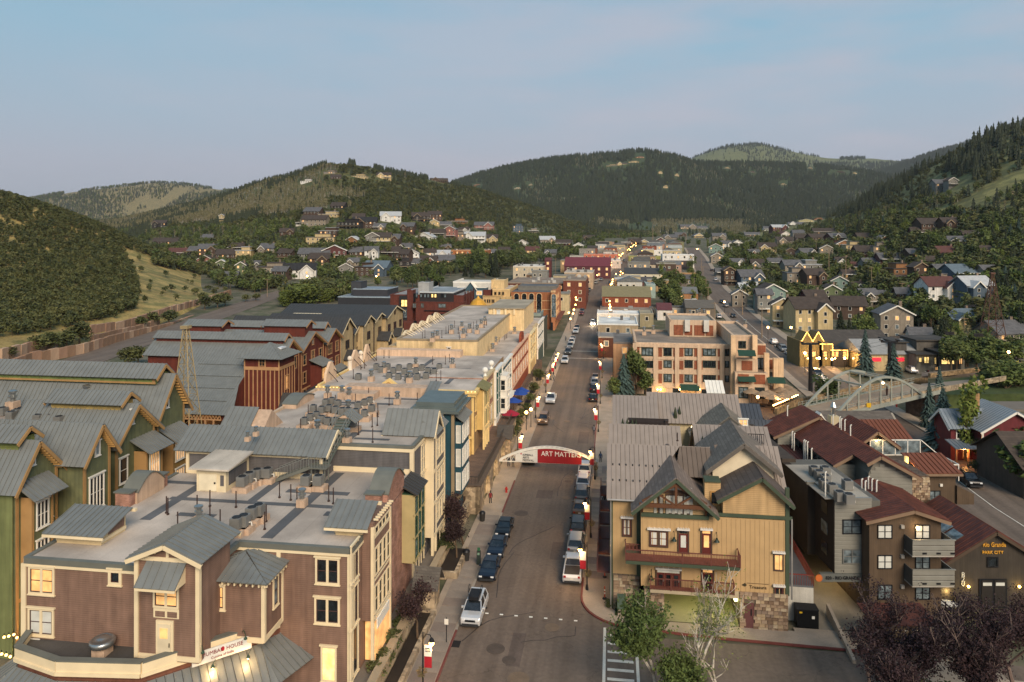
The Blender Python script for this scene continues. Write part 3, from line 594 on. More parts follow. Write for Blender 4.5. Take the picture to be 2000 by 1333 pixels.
if 'forest' not in globals().get('SKIP',()):
 forest('scrub_oak',scatter(HA,30000,rA,.1,.93,2),'dense green scrub oak covering the near left hillside','scrub')
 runs=[[(262,425),(318,388),(340,368),(375,364),(362,380),(300,418),(262,440)],[(240,412),(262,392),(296,384),(262,410)],[(115,388),(130,374),(168,368),(150,382)],[(372,377),(430,366),(440,374),(380,381)]]
 def rB(px,py,v,p,r):
  if any(inpoly(px,py,q)for q in runs):return None
  dens=1.1 if py>376+P_(p,.002)*16 else .4
  if r.random()>dens*(.6+P_(p,.004)):return None
  return(r.uniform(9,18),r.uniform(.8,1.2),r.choice((0,1,2,6,9)))
 forest('ski_hill_woods',scatter(HB,30000,rB,.3,.75,3),'dark patches of wood between the pale ski runs on the far left hill')
 def rC(px,py,v,p,r):
  n=P_(p,.012);up=v>.62
  if inpoly(px,py,[(560,498),(640,488),(660,505),(560,515)]):return None
  con=(px<900 and up and(v>.6 or n>0))or r.random()<.06 or(px<560 and n>.15)
  if con:return(r.uniform(6,11.5),r.uniform(.8,1.1),r.randrange(3))
  if px<700+P_(p,.006)*260 and v>.38 and n<.12:return(r.uniform(7,11),r.uniform(.7,1),6+r.randrange(3))if r.random()<.85 else None
  if px>880 and n>.2 and py>415 and r.random()<.75:return None
  if v<.33:return(r.uniform(5,10),r.uniform(.8,1.2),r.choice((9,10,11,9,10,6,1)))if r.random()<.5 else None
  return(r.uniform(3,6),r.uniform(1,1.6),3+r.randrange(3))
 forest('middle_hill_woods',scatter(HC,30000,rC,.13,.78,4),'mixed conifers, pale aspens and scrub covering the middle hill')
 def rD(px,py,v,p,r):
  if inpoly(px,py,[(1230,438),(1265,434),(1285,448),(1260,462),(1225,458)]):return None
  if inpoly(px,py,[(1180,325),(1255,318),(1262,300),(1240,298),(1235,316),(1180,320)]):return None
  n=P_(p,.006)
  if(v<.36 and n>-.05)or(n>.32 and r.random()<.5):return(r.uniform(8,13),r.uniform(.7,1),6+r.randrange(3))
  return(r.uniform(12,21),r.uniform(.75,1.1),r.randrange(3))if r.random()<.96 else(r.uniform(8,12),1,9)
 forest('canyon_woods',scatter(HD,42000,rD,.1,.84,5),'thick dark conifer forest covering the canyon mountain')
 def rE(px,py,v,p,r):
  n=P_(p,.0022)
  if px<1600 and(n<.12 and py<318 and abs(px-1500)>45)and r.random()>.12:return None
  if px<1600 and r.random()>.5:return None
  if px>1600 and py<318 and px<1760 and not(1640<px<1690 and py<314):return None
  return(r.uniform(14,26),r.uniform(.8,1.1),r.randrange(3))
 forest('peak_woods',scatter(HE,9000,rE,.3,.72,6),'scattered conifers on the far bald peak')
 forest('ridge_woods',scatter(HF,12000,lambda px,py,v,p,r:(r.uniform(16,28),1,r.randrange(3)),.3,.72,7),'blue-green conifer forest on the far right ridge')
 lawn=[(1640,480),(1730,430),(1800,414),(1860,402),(1910,378),(1945,355),(2010,325),(2100,320),(2100,366),(2005,362),(1930,402),(1870,428),(1800,446),(1740,456),(1690,484)]
 def rG(px,py,v,p,r):
  if inpoly(px,py,lawn):return None
  if inpoly(px,py,[(1800,382),(1900,382),(1900,350),(1815,350)]):return None
  n=P_(p,.015)
  if v>.55:
   if n>-.25 and r.random()<.35+n:return(r.uniform(10,19),r.uniform(.65,.95),r.randrange(3))
   return(r.uniform(3.5,6),r.uniform(1,1.5),3+r.randrange(3))if r.random()<.75 else None
  if v<.5 and r.random()<.5:return None
  if r.random()<.2:return(r.uniform(7,12),r.uniform(.7,1),r.randrange(3))
  return(r.uniform(4,8),r.uniform(.85,1.2),r.choice((9,10,11,6,7,3)))
 forest('right_hill_woods',scatter(HG,15000,rG,.13,.84,8),'dark conifers and green scrub covering the right hillside')
 # ROADS AND PAVEMENTS
asph=M('65594f','asphalt',.85,var=.1);conc=M('968878','concrete',.9,var=.14);kerbred=M('6a3832','rough',.8);kerbgrey=M('8d857a','concrete',.85);paint=M('c9c4b8','rough',.7,var=.2)
main_c=[(-8.65,-60),(-8.65,240),(-8.65,330),(-8.65,380),(-6.5,415),(1.8,465),(8.8,542),(16.7,628),(25,700),(40,820)]
park_w=[(58,-20),(62,60),(64,95),(67,115),(69.5,130),(71.5,150),(75,174),(85,237),(98,318),(111,395),(134,500),(161,620),(190,760)]
def dens(P,st=10):
 out=[]
 for a,b in zip(P[:-1],P[1:]):
  n=max(1,int(hypot(b[0]-a[0],b[1]-a[1])/st));out+=[(a[0]+(b[0]-a[0])*i/n,a[1]+(b[1]-a[1])*i/n)for i in range(n)]
 return out+[P[-1]]
def ribbon(name,P,l,r,dz,mat,zf=gzs,kind='structure',th=0):
 P=dens(P,6);m=MB()
 for i,(x,y)in enumerate(P):
  a=P[max(0,i-1)];c_=P[min(len(P)-1,i+1)];d=Vector((c_[0]-a[0],c_[1]-a[1])).normalized();n=Vector((d.y,-d.x))
  for o in(l,r):q=(x+n.x*o,y+n.y*o);m.v.append((q[0],q[1],zf(*q)+dz))
 m.f=[(2*i,2*i+1,2*i+3,2*i+2)for i in range(len(P)-1)]
 return ground_obj(name,m,mat,kind)
park_c=[TS(x,y)for x,y in park_w]
ribbon('main_road',main_c,-5.55,5.55,.012,asph)
ribbon('park_avenue_road',park_c,-5.6,5.6,.018,asph)
for nm,P,l,r in(('left_pavement',[(-8.65,50),(-8.65,330),(-8.65,380),(-6.5,415),(1.8,465),(8.8,542),(16.7,628),(25,700)],-8.6,-5.55),('right_pavement',[(-8.65,74),(-8.65,330),(-8.65,380),(-6.5,415),(1.8,465),(8.8,542),(16.7,628),(25,700)],5.55,8.6),('avenue_pavement',park_c[1:],5.6,8.4),('avenue_verge',park_c[5:],-7.8,-5.6)):ribbon(nm,P,l,r,.14,conc)
for nm,P,a,mt in(('left_kerb',[(-8.65,50),(-8.65,380),(-6.5,415),(1.8,465),(8.8,542),(25,700)],-5.6,kerbgrey),('right_kerb',[(-8.65,74),(-8.65,380),(-6.5,415),(1.8,465),(8.8,542),(25,700)],5.55,kerbgrey),('avenue_kerb',park_c[1:],5.55,kerbgrey)):ribbon(nm,P,a-.1,a+.12,.155,mt)
m=MB();m.box(-14.32,-14.14,52,64.5,0,.165);ground_obj('red_kerb',m,kerbred);m=MB();m.box(-14.32,-14.14,92,104,0,.165);ground_obj('red_kerb',m,kerbred)
m=MB();m.box(-3.15,-2.95,112,150,0,.165);ground_obj('red_kerb',m,kerbred)
slab={}
def slabs(parent_name,t0,t1,s0,s1,w,mat):
 o=ground_obj(parent_name,MB().box(t0,t1,s0,s1,.1,.142),mat);ORI[o.name]=(0,0,0)
 nt=max(1,round((t1-t0)/w));ns=round((s1-s0)/w);a,b_=(t1-t0)/nt,(s1-s0)/ns;me=MB().box(-a/2+.02,a/2-.02,-b_/2+.02,b_/2-.02,0,.022).mesh('paving_slab',mat)
 me2=MB().box(-a/2+.02,a/2-.02,-b_/2+.02,b_/2-.02,0,.022).mesh('paving_slab',M('7d7066','concrete',.9))
 for i in range(nt):
  for j in range(ns):part('paving_slab',me2 if random.random()<.3 else me,o,(t0+a*(i+.5),s0+b_*(j+.5),.142+random.uniform(0,.004)))
slabs('paved_strip',-16.6,-14.4,52,91,1.5,M('857a6f','concrete',.9));slabs('paved_strip',-2.9,-.4,76,112,1.6,conc)
m=MB();m.add([(-3.2,-60,.008),(120,-60,.008),(120,66,.008),(3.5,66,.008),(3.5,77,.008),(-3.2,77,.008)],[(0,1,2,3,4,5)]);ground_obj('side_street',m,asph)
R_=[(-3.1,76)]
for k in range(9):a=pi+pi/2*k/8;R_.append((1.9+5.0*cos(a),72.2+5.0*sin(a)))
R_+=[(8,66.6),(22.6,66.2)]
P=R_+[(22.6,69.2),(16.5,69.2),(16.5,68.6),(1.2,68.6),(-.1,70.3),(-.1,76)]
m=MB();m.prism([(x,y,0)for x,y in P],(0,0,.15));ground_obj('corner_pavement',m,conc)
for k in range(len(R_)-1):MBk=MB().bar((R_[k][0],R_[k][1],.09),(R_[k+1][0],R_[k+1][1],.09),.2,.16);ground_obj('red_kerb',MBk,kerbred)
m=MB();m.box(30,70,60.5,63.6,0,.15);ground_obj('front_pavement',m,conc)
for k in range(9):s=66.0-k*1.28;m=MB().box(-.45,1.75,s-.36,s,.012,.016);o=ground_obj('crossing_stripe',m,paint)
m=MB().box(-.85,-.6,50,67.0,.012,.017);ground_obj('stop_line',m,paint);m=MB().box(1.95,2.2,52,66.4,.012,.017);ground_obj('stop_line',m,paint)
for k in range(8):solo('road_stud',MB().box(-.16,.16,-.08,.08,0,.03),M('dcdcd4','plain',.4),'white dash of the dotted line across the near junction, %s from the left'%ORD[k],'road marking',-13.4+k*1.42,67.9-k*.02,.02,'white studs across the junction')
m=MB()
for s in(205,217):m.box(-14,-3.3,s,s+.35,.022,.026)
ground_obj('crossing_line',m,paint)
m=MB();m.v=[];
ribbon('centre_line',park_c[1:9],-.12,.02,.03,paint)
for k,(px,py,r)in enumerate(((968,1268,.55),(1013,1326,.6),(994,1290,.4),(1078,1226,.45),(1018,1003,.6),(1106,973,.4),(1110,940,.35),(1107,823,.4))):
 t,s=G(px,py);solo('manhole_cover',MB().lathe([(r*1.5,0),(r*1.5,.018),(r,.02),(r*.98,.03),(.01,.03)],n=20),M(('4e443c' if k%2==0 else '6a5a4a'),'rough',.7),'round manhole cover with pale collar in the road, %s from the camera'%ORD[k],'manhole',t,s,.012,'manhole covers')
rk_=random.Random(31)
for k in range(14):
 x,y=rk_.uniform(-13.5,-4),rk_.uniform(52,150);m=MB();p=(x,y);an=rk_.choice((0,pi/2))+rk_.uniform(-.3,.3)
 for i in range(7):an+=rk_.uniform(-.35,.35);q=(min(-3.4,max(-14,p[0]+cos(an)*1.1)),p[1]+sin(an)*1.5);m.bar((p[0],p[1],.016),(q[0],q[1],.016),rk_.uniform(.05,.09),.012);p=q
 m.k=[];ground_obj('tar_seam',m,M('2f2a28','rough',.6))
for x,y,w_,l_ in((-7,80,1.6,4.5),(-10.5,98,2.2,3),(-6,124,1.8,7),(-9,60,1.2,5)):ground_obj('asphalt_patch',MB().box(x,x+w_,y,y+l_,.005,.017),M('574c45','asphalt',.85))
solo('drain_grate',MB().box(-.35,.35,-.5,.5,0,.03),M('221f1e'),'dark kerb drain grate on the left near corner','drain',-13.8,62.5,.012)
ribbon('highway',[TS(-118,60),TS(-118,165),TS(-122,230),TS(-123,300),TS(-122,365),TS(-112,430),TS(-95,500)],-6.5,6.5,.05,asph);
ribbon('valley_lane',[TS(-112,430),TS(-140,520),TS(-185,640)],-4,4,.3,asph)
blockm=M('9c6f52','block',.9,p=.55,var=.2);wallblk=[MB().box(-1.5,1.5,-.5,.5,0,1).mesh('block',M(c_,'rough',.9))for c_ in('947560','a88c74','866a54')]
def ret_wall(lab,pts,h,nmax=300):
 """block retaining wall along picture points at their own distances, in leaning vertical blocks"""
 W=[Vector(((q[0]-1000)*q[2]/FPX,q[2],HCAM-(q[1]-HOR)*q[2]/FPX))if len(q)>2 else hit(*q)for q in pts];o0=W[0]
 o=D.objects.new('block_retaining_wall',None);COL.objects.link(o);o.location=o0;tag(o,lab,'retaining wall','block retaining walls along the highway');rr=random.Random(len(lab))
 for a,b in zip(W[:-1],W[1:]):
  L_=(b-a).length;n=max(1,round(L_/3.0));ang=atan2(b.y-a.y,b.x-a.x)
  for i in range(n):
   p=a.lerp(b,(i+.5)/n);q=D.objects.new('block',wallblk[rr.randrange(3)]);COL.objects.link(q);q.parent=o;q.location=p-o0+Vector((rr.uniform(-.12,.12),rr.uniform(-.12,.12),-.5));q.rotation_euler=(0,0,ang);q.scale=(L_/n/3.02,1,h+.5+rr.uniform(-.15,.15))
ret_wall('tall lowest block retaining wall beside the highway',[(-60,760,170),(60,712,195),(160,694,212),(240,668,238),(330,648,272),(400,622,315),(470,596,372)],3.2)
# LEFT SIDE OF THE STREET
lapbrown=M('7a6052','lap',.8,p=.16);lapgrey=M('5d5a5a','lap',.8,p=.16);lapgreen=M('5b5f45','batten',.8,p=.42,h2='646749');trimtan=M('9c7a4e','plain',.7)
rmetal=M('747673','plain',.5,.2,var=.1);rmetal2=M('86837a','plain',.5,.15,var=.08);rdark=M('3c3b3a','plain',.6,.2,var=.12)
# roof-top equipment, built once and cloned
def make_ac():
 r=thing('air_conditioner','','air conditioner',0,0,0,street=False)
 b=MB().box(-.42,.42,-.42,.42,.06,.95)
 for k in range(7):
  z=.15+k*.1
  for y in(-.435,.42):b.box(-.38,.38,y,y+.015,z,z+.05)
  for x in(-.435,.42):b.box(x,x+.015,-.38,.38,z,z+.05)
 part('cabinet',b.mesh('cabinet',M('7d7c78','plain',.5,.3)),r)
 f=MB().cyl((0,0,.95),(0,0,1.0),.36,.34,14);part('fan_guard',f.mesh('fan_guard',M('232426','plain',.6)),r)
 part('pipe',MB().tube([(.42,.1,.3),(.62,.1,.35),(.66,.1,.05)],.05).mesh('pipe',white),r)
 return r
AC0=make_ac();_acu=[False]
def make_vent():
 r=thing('roof_vent','','roof vent',0,0,0,street=False)
 part('curb',MB().box(-.4,.4,-.4,.4,0,.7).mesh('curb',M('b59b84','stucco',.8)),r)
 part('stack',MB().lathe([(.2,.7),(.2,1.0),(.34,1.02),(.34,1.2),(.24,1.24),(.24,1.45),(.36,1.47),(.36,1.62),(.1,1.72)],n=12).mesh('stack',galv,smooth=False),r)
 return r
VT0=make_vent();_vtu=[False]
def place(proto,used,t,s,z,label,group=None,rz=0.0,scale=None):
 X,Y=XY(t,s)
 if not used[0]:
  used[0]=True;proto.location=(X,Y,z);proto.rotation_euler=(0,0,ROT+rz);proto['label']=label
  if group:proto['group']=group
  if scale:proto.scale=(scale,)*3 if not isinstance(scale,tuple)else scale
  return proto
 return clone(proto,t,s,z,rz,label,group,scale=scale)
def acs(px_list,z,where,group,curb=True,sc=1.0):
 rows={}
 for k,(px,py)in enumerate(px_list):
  t,s=G(px,py,z)
  place(AC0,_acu,t,s,z+(.5 if curb else 0),'%s air conditioner %s'%(ORD[k]if k else 'frontmost',where),group,random.choice((0,pi/2)),sc)
  if curb:solo('equipment_curb',MB().box(-.75,.75,-.6,.6,0,.5),M('b59b84','stucco',.85),'stucco curb under the %s air conditioner %s'%(ORD[k]if k else 'frontmost',where),'roof curb',t,s,z,group+' curbs')
def vents(px_list,z,where,sc=1.0):
 for k,(px,py)in enumerate(px_list):
  t,s=G(px,py,z);place(VT0,_vtu,t,s,z,'galvanised %s vent stack %s'%(ORD[k]if k else 'frontmost',where),'galvanised roof vents',0,sc)
def posts(px_list,z,where,h=1.5):
 for k,(px,py)in enumerate(px_list):
  t,s=G(px,py,z);solo('vent_pipe',MB().cyl((0,0,0),(0,0,h),.055,n=6).cyl((0,0,0),(0,0,.12),.12,n=6),darkpipe,'thin rusty vent pipe %s, the %s'%(where,ORD[k]),'vent pipe',t,s,z,'thin rusty roof pipes')
def parapet(b,pts,z,w=.35,h=.3,mat=None,close=True):
 m=MB();n=len(pts)
 for i in range(n if close else n-1):
  p,q=pts[i],pts[(i+1)%n];m.bar((p[0],p[1],z+h/2+.002*i),(q[0],q[1],z+h/2+.002*i),w,h)
 m.build('parapet_cap',mat or cap,b)
def flatblock(b,t0,t1,s0,s1,z0,z1,wall,roofm=None,par=.3,capm=None,name='wall'):
 MB().box(t0,t1,s0,s1,z0,z1).build(name,wall,b)
 if roofm:MB().box(t0+.1,t1-.1,s0+.1,s1-.1,z1,z1+.05).build('flat_roof',roofm,b)
 if par:parapet(b,[(t0+.1,s0+.1),(t1-.1,s0+.1),(t1-.1,s1-.1),(t0+.1,s1-.1)],z1,h=par,mat=capm)
def corner(b,spots,z0,z1,mat=None,w=.2,name='corner_board'):
 for t,s in spots:MB().box(t-w,t+w,s-w,s+w,z0,z1).build(name,mat or cream,b)
 # brown building (front left)
TF=-20.3;ZR=11.9;ZL=5.9
b=thing('brown_building','brown clapboard building with cream trim and flat roof in the near left corner','building',-35,58,0)
BR=b;ta=onS(45,1090,49.0)[0];tm=-29.9
MB().box(ta,tm,49.0,68.5,0,ZR-.4).build('wall',lapbrown,b)
MB().box(tm,TF,53.9,61.3,0,ZR-.4).build('wall',lapbrown,b)
MB().box(tm,TF,61.3,71.0,0,ZR-.5).build('wall',brickpink,b)
f=MB()
for x0,x1,y0,y1 in((ta+.02,tm,49.02,68.48),(tm,TF-.02,53.92,71.4)):f.box(x0,x1,y0,y1,ZR-.4,ZR-.1)
f.build('flat_roof',membr,b)
f=MB()
for k,(x0,x1,y0,y1)in enumerate(((-40.6,-39.6,57,68),(-41,-24.0,61.6,62.3),(-33.5,-32.6,62,70.6),(-28.4,-27.4,55,70.8),(-44.1,-36,65.5,66.2),(-38,-34.5,58.2,58.9),(-31,-24.8,64.8,65.6),(-25.2,-23.9,60,60.9))):f.box(x0,x1,y0,y1,ZR-.1,ZR-.085+.003*k)
f.build('walkway_strip',membr_d,b)
parapet(b,[(ta+.15,68.3),(ta+.15,49.1),(tm+.1,49.1),(tm+.1,54.0),(TF-.1,54.0),(TF-.1,61.5)],ZR-.4,.4,.42,close=False)
f=MB();f.box(ta-.08,tm,48.88,49.0,ZR-.62,ZR-.42);f.box(tm,TF+.1,53.78,53.9,ZR-.62,ZR-.42);f.box(TF,TF+.12,53.9,61.3,ZR-.6,ZR-.4);f.build('cornice',cream,b)
corner(b,[(ta+.1,49.1)],0,ZR-.62);corner(b,[(TF-.1,54.0)],0,ZR-.62);corner(b,[(-26.3,53.95)],6,ZR-.62,w=.16)
for r in((57,1105,107,1163,'l'),(56,1187,106,1244,'w')):winpx(b,'S',49.0,*r[:4],cream,r[4],2,2,.16,sash=M('4a3430'),mull=.2)
winpx(b,'S',49.0,212,1110,239,1144,cream,'d',1,1,.22,sash=M('3a1f22'))
for r in((616,1087,664,1143,'d'),(615,1166,664,1221,'d')):winpx(b,'S',53.9,*r[:4],cream,r[4],2,2,.16,sash=M('4a3430'),mull=.2)
for r in((684,1068,699,1133),(684,1143,698,1210)):winpx(b,'R',TF,*r,cream,'d',2,2,.14,sash=M('4a3430'))
winpx(b,'R',TF,683,1235,699,1306,cream,'d',1,1,.16)
winpx(b,'S',53.9,627,1262,658,1333,cream,'y',1,1,.16)
TT0,TT1,TSF=-34.3,-29.5,47.9;zS=lambda py:onS(330,py,TSF)[1]
MB().gable(TT0,TT1,TSF,52.2,ZL-.2,13.3,14.15).build('wall',lapbrown,b)
gable_roof(b,TT0,TT1,TSF,52.3,13.3,14.3,rmetal,over=.55,fascia=cream,pitch=.52)
corner(b,[(TT0,TSF),(TT1,TSF)],ZL,13.1,w=.15)
f=MB();board(f,'S',TSF,TT0,TT1,12.9,13.2);board(f,'S',TSF,-32.0,-31.8,13.2,14.0,.05);board(f,'S',TSF,TT0-.2,TT1+.2,ZL-.1,ZL+.25,.08)
for k in range(9):
 x=TT0-.3+k*(TT1-TT0+.6)/8;zz=14.2-abs(x+31.9)*.4;f.box(x-.05,x+.05,TSF-.5,TSF,zz-.28,zz-.14)
f.build('gable_trim',cream,b)
metal_roof(b,[(-33.6,TSF-1.3,11.5),(-30.5,TSF-1.3,11.5),(-30.4,TSF,12.85),(-33.5,TSF,12.85)],rmetal,.6,rib=.06)
f=MB()
for x in(-33.5,-30.6):f.prism([(x,TSF-1.2,11.45),(x,TSF,11.45),(x,TSF,12.7)],(.1,0,0))
f.box(-33.6,-30.5,TSF-1.32,TSF-1.24,11.32,11.5);f.build('awning_bracket',cream,b)
window(b,'S',TSF,-33.0,-31.0,zS(1188),zS(1143),cream,'l',2,2,.14,False,sash=M('4a3430'),mull=.2)
f=MB()
for x0,x1 in((-32.85,-32.1),(-31.9,-31.15)):f.box(x0,x1,TSF-.05,TSF,zS(1206),zS(1195))
f.build('panel',lapbrown,b);f=MB();board(f,'S',TSF,-33.0,-31.0,zS(1208),zS(1189),.03);f.build('panel_frame',cream,b)
d=MB().box(-32.75,-31.4,TSF-.12,TSF,ZL-.1,zS(1212));d=d.build('door_frame',cream,b)
MB().box(-32.58,-31.57,TSF-.16,TSF-.11,ZL,zS(1218)).build('door',M('cfc0a2','plain',.5),b)
o=MB().box(-32.4,-31.8,TSF-.18,TSF-.15,zS(1246),zS(1226)).build('door_window',GL['l'],b);MB().box(-31.7,-31.64,TSF-.2,TSF-.15,6.8,7.1).build('handle',black,b)
q0,q1,qs,qe=-30.75,-26.0,50.8,10.5
MB().box(q0,q1,qs,53.95,ZL-.1,qe).build('wall',lapbrown,b);corner(b,[(q0+.2,qs),(q1,qs)],ZL,qe-.1,w=.14);corner(b,[(q1,53.8)],ZL,qe,w=.1)
e=.55;A_,B_,C_,D_=(q0-e,qs-e,qe-.05),(q1+e,qs-e,qe-.05),(q1+e,53.95,qe-.05),(q0-e,53.95,qe-.05);R1,R2=(-28.8,53.3,11.35),(-28.2,53.9,11.35)
metal_roof(b,[A_,B_,R1],rmetal,.52);metal_roof(b,[B_,C_,R2,R1][:3]+[R1],rmetal,.52);metal_roof(b,[A_,R1,(-28.8,53.9,11.35),D_],rmetal,.52)
f=MB()
for k in range(12):x=q0-.3+k*(q1-q0+.6)/11;f.box(x-.05,x+.05,qs-.45,qs,qe-.32,qe-.12)
for k in range(8):y=qs-.3+k*.46;f.box(q1,q1+.45,y-.05,y+.05,qe-.32,qe-.12)
board(f,'S',qs,q0,q1,ZL-.1,ZL+.3,.08);board(f,'R',q1,qs,53.9,ZL-.1,ZL+.3,.08);f.build('eave_bracket',cream,b)
winpx(b,'S',qs,412,1140,440,1192,cream,'l',1,2,.16,sash=M('4a3430'));winpx(b,'R',q1,532,1127,543,1178,cream,'s',1,2,.14,sash=M('4a3430'))
LP=[(-44.0,49.0),(-43.2,47.0),(-39.0,45.9),(-32.9,46.5),(-27.0,52.2),(-26.2,53.9)]
f=MB();f.prism([(x,y,0)for x,y in LP+[(-26.2,58.5),(-44,58.5)]],(0,0,ZL-.35));f.build('wall',M('6e4738','lap',.8,p=.16),b)
f=MB();f.prism([(x,y,ZL-.35)for x,y in LP],(0,0,.25));f.build('low_roof',M('4c4844','membrane',.9),b)
m=MB();m2=MB();m3=MB()
for i in range(len(LP)-1):
 p,q=LP[i],LP[i+1];m.bar((p[0],p[1],ZL+.52+.003*i),(q[0],q[1],ZL+.52+.003*i),.5,.1);m2.bar((p[0],p[1]-.08,ZL+.12),(q[0],q[1]-.08,ZL+.12),.3,.7);m3.bar((p[0],p[1]-.2,ZL-.35+.002*i),(q[0],q[1]-.2,ZL-.35+.002*i),.3,.25)
m.build('parapet_cap',cap,b);m2.build('cornice',cream,b);m3.build('fascia',cream,b)
for k,(px,py)in enumerate(((155,1312),(345,1330))):
 pass
def off(pts,d):
 out=[]
 for i,(x,y)in enumerate(pts):
  a=pts[max(0,i-1)];c=pts[min(len(pts)-1,i+1)];n=Vector((c[1]-a[1],-(c[0]-a[0]))).normalized();out.append((x+n.x*d,y+n.y*d))
 return out
LP2=LP[:-1]+[(-25.7,56.5)];LO=off(LP2,3.0)
for i in range(len(LP2)-1):
 p,q,r,s_=LP2[i],LP2[i+1],LO[i+1],LO[i]
 metal_roof(b,[(s_[0],s_[1],3.1),(r[0],r[1],3.1),(q[0],q[1]-.1,4.9),(p[0],p[1]-.1,4.9)],rmetal,.55)
p,q=Vector((-32.9,46.5,0)),Vector((-27.0,52.2,0));dr=(q-p).normalized();ang=atan2(dr.y,dr.x);mid=p+dr*5.2;nrm=Vector((dr.y,-dr.x,0))
sg=thing('restaurant_sign','white MUMBAI HOUSE restaurant sign on the cream cornice under gooseneck lamps','sign',mid.x+nrm.x*.8,mid.y+nrm.y*.8,ZL-.62,rz=ang,street=False)
part('board',MB().box(-2.1,2.1,-.05,.05,0,.95).mesh('board',white),sg)
text(sg,'MUMBAI   HOUSE',.4,M('7c2a2c'),(0,-.06,.62),0.0,font_w=.95);text(sg,'Cuisine of India',.26,M('8a4a3a'),(0,-.06,.24),0.0);part('emblem',MB().ball((.02,-.05,.66),.13,6,.17).mesh('emblem',M('a01828')),sg)
for k,x in enumerate((-1.5,1.5)):
 g=part('gooseneck_lamp',MB().tube([(x,.25,1.25),(x,-.1,1.55),(x,-.55,1.45),(x,-.6,1.25)],.03).lathe([(.14,1.12),(.12,1.2),(.04,1.3)],x,-.6,8).mesh('gooseneck_lamp',M('24402f','plain',.4)),sg)
def lamp(t,s,z,power,col=(1,.62,.25),r=.12,name='lamp_light',parent=None):
 l=D.lights.new(name,'POINT');l.energy=power;l.color=col;l.shadow_soft_size=r;o=D.objects.new(name,l);COL.objects.link(o)
 if parent:
  o.parent=parent;ro=ORI.get(parent.name,(0,0,0));o.location=(t-ro[0],s-ro[1],z-ro[2])
 else:
  X,Y=XY(t,s);o.location=(X,Y,z)
 return o
for(px,py,pw)in((408,1322,110),(478,1303,120),(100,1300,90),(112,1318,80)):
 t,s=G(px,py,4.6);w=thing('soffit_lamp','small green shaded lamp washing the restaurant awning at picture %s'%{408:'below the sign left end',478:'below the sign right end',100:'far left upper',112:'far left lower'}[px],'lamp',t,s+.5,4.9,'awning wash lamps')
 w['label']=w['label'].replace('at picture ','');MB().lathe([(.16,4.98),(.05,5.2)],t,s+.5,8).tube([(t,s+.5,5.2),(t,s+.9,5.35)],.02).build('shade',M('24402f','plain',.4),w)
 MB().ball((t,s+.5,4.95),.07).build('bulb',glow('ffd9a0',30,'bulb'),w);lamp(t,s+.5,4.86,pw,parent=w,r=.08)
t,s=G(200,1275,ZL);fb=thing('exhaust_fan','polished round mushroom exhaust fan on the low roof of the brown building','exhaust fan',t,s,ZL-.1,street=False)
part('base',MB().box(-.5,.5,-.5,.5,0,.5).mesh('base',M('b59b84','stucco',.8)),fb);part('hood',MB().lathe([(.5,.5),(.85,.7),(.9,1.0),(.7,1.15),(.66,1.0),(.4,1.25),(.05,1.3)],n=18).mesh('hood',galv,smooth=True),fb)
def shelter(lab,T0,T1,S0_,S1_,z0,he,hr,cols,name='roof_shelter'):
 w=thing(name,lab,'roof shelter',(T0+T1)/2,(S0_+S1_)/2,z0)
 MB().prism([(T0,S0_,z0),(T0,S1_,z0),(T0,S1_,z0+hr-.1),(T0,S0_,z0+he-.1)],(T1-T0,0,0)).build('wall',M('c9b48c','plain',.7),w)
 k=(hr-he)/(S1_-S0_);o_=.7;metal_roof(w,[(T0-o_,S0_-o_,z0+he-k*o_),(T1+o_,S0_-o_,z0+he-k*o_),(T1+o_,S1_,z0+hr),(T0-o_,S1_,z0+hr)],rmetal,.5)
 f=MB();f.box(T0-o_,T1+o_,S0_-o_-.05,S0_-o_+.05,z0+he-k*o_-.2,z0+he-k*o_);f.box(T0-o_,T1+o_+.2,S1_,S1_+.25,z0+hr-.3,z0+hr-.05)
 for T in(T0-.04,T1+.04):f.bar((T,S0_-o_,z0+he-k*o_-.12),(T,S1_,z0+hr-.12),.08,.22);f.bar((T,S0_,z0+.3),(T,S1_,z0+.3),.06,.25)
 f.build('trim',cream,w);MB().prism([(T1,S0_+.8,z0+.5),(T1,S1_-.2,z0+.5),(T1,S1_-.2,z0+hr-.5),(T1,S0_+.8,z0+he-.2)],(.03,0,0)).build('gable_panel',lapbrown,w)
 return w
shelter('seamed grey roof shelter at the left edge of the brown building roof',-44.2,-40.3,51.9,54.8,ZR-.1,1.1,1.9,8)
shelter('seamed grey roof shelter above the street front of the brown building',-22.6,TF,56.4,58.5,ZR-.1,1.15,2.1,8)
def arch_parapet(lab,tt,s0,s1,z0,h,wall,capm,depth=1.6,name='arched_parapet',pier=None):
 w=thing(name,lab,'parapet',tt,(s0+s1)/2,z0);P=[(tt,s0,z0)];n=10;Q=[]
 for k in range(n+1):a=k/n;Q.append((tt,s0+(s1-s0)*a,z0+h*.45+h*.55*sin(pi*a)))
 MB().prism(P+Q+[(tt,s1,z0)],(depth,0,0)).build('arch_wall',wall,w)
 m=MB()
 for a,c_ in zip(Q[:-1],Q[1:]):m.prism([(tt-.12,a[1],a[2]),(tt-.12,c_[1],c_[2]),(tt-.12,c_[1],c_[2]+.12),(tt-.12,a[1],a[2]+.12)],(depth+.24,0,0))
 m.build('cap',capm,w)
 if pier:
  for s in(s0-.4,s1+.4):
   MB().box(tt-.1,tt+1.3,s-.4,s+.4,z0,z0+h*.55).build('pier',pier,w);MB().box(tt-.25,tt+1.45,s-.5,s+.5,z0+h*.55,z0+h*.55+.12).build('pier_cap',capm,w)
 return w
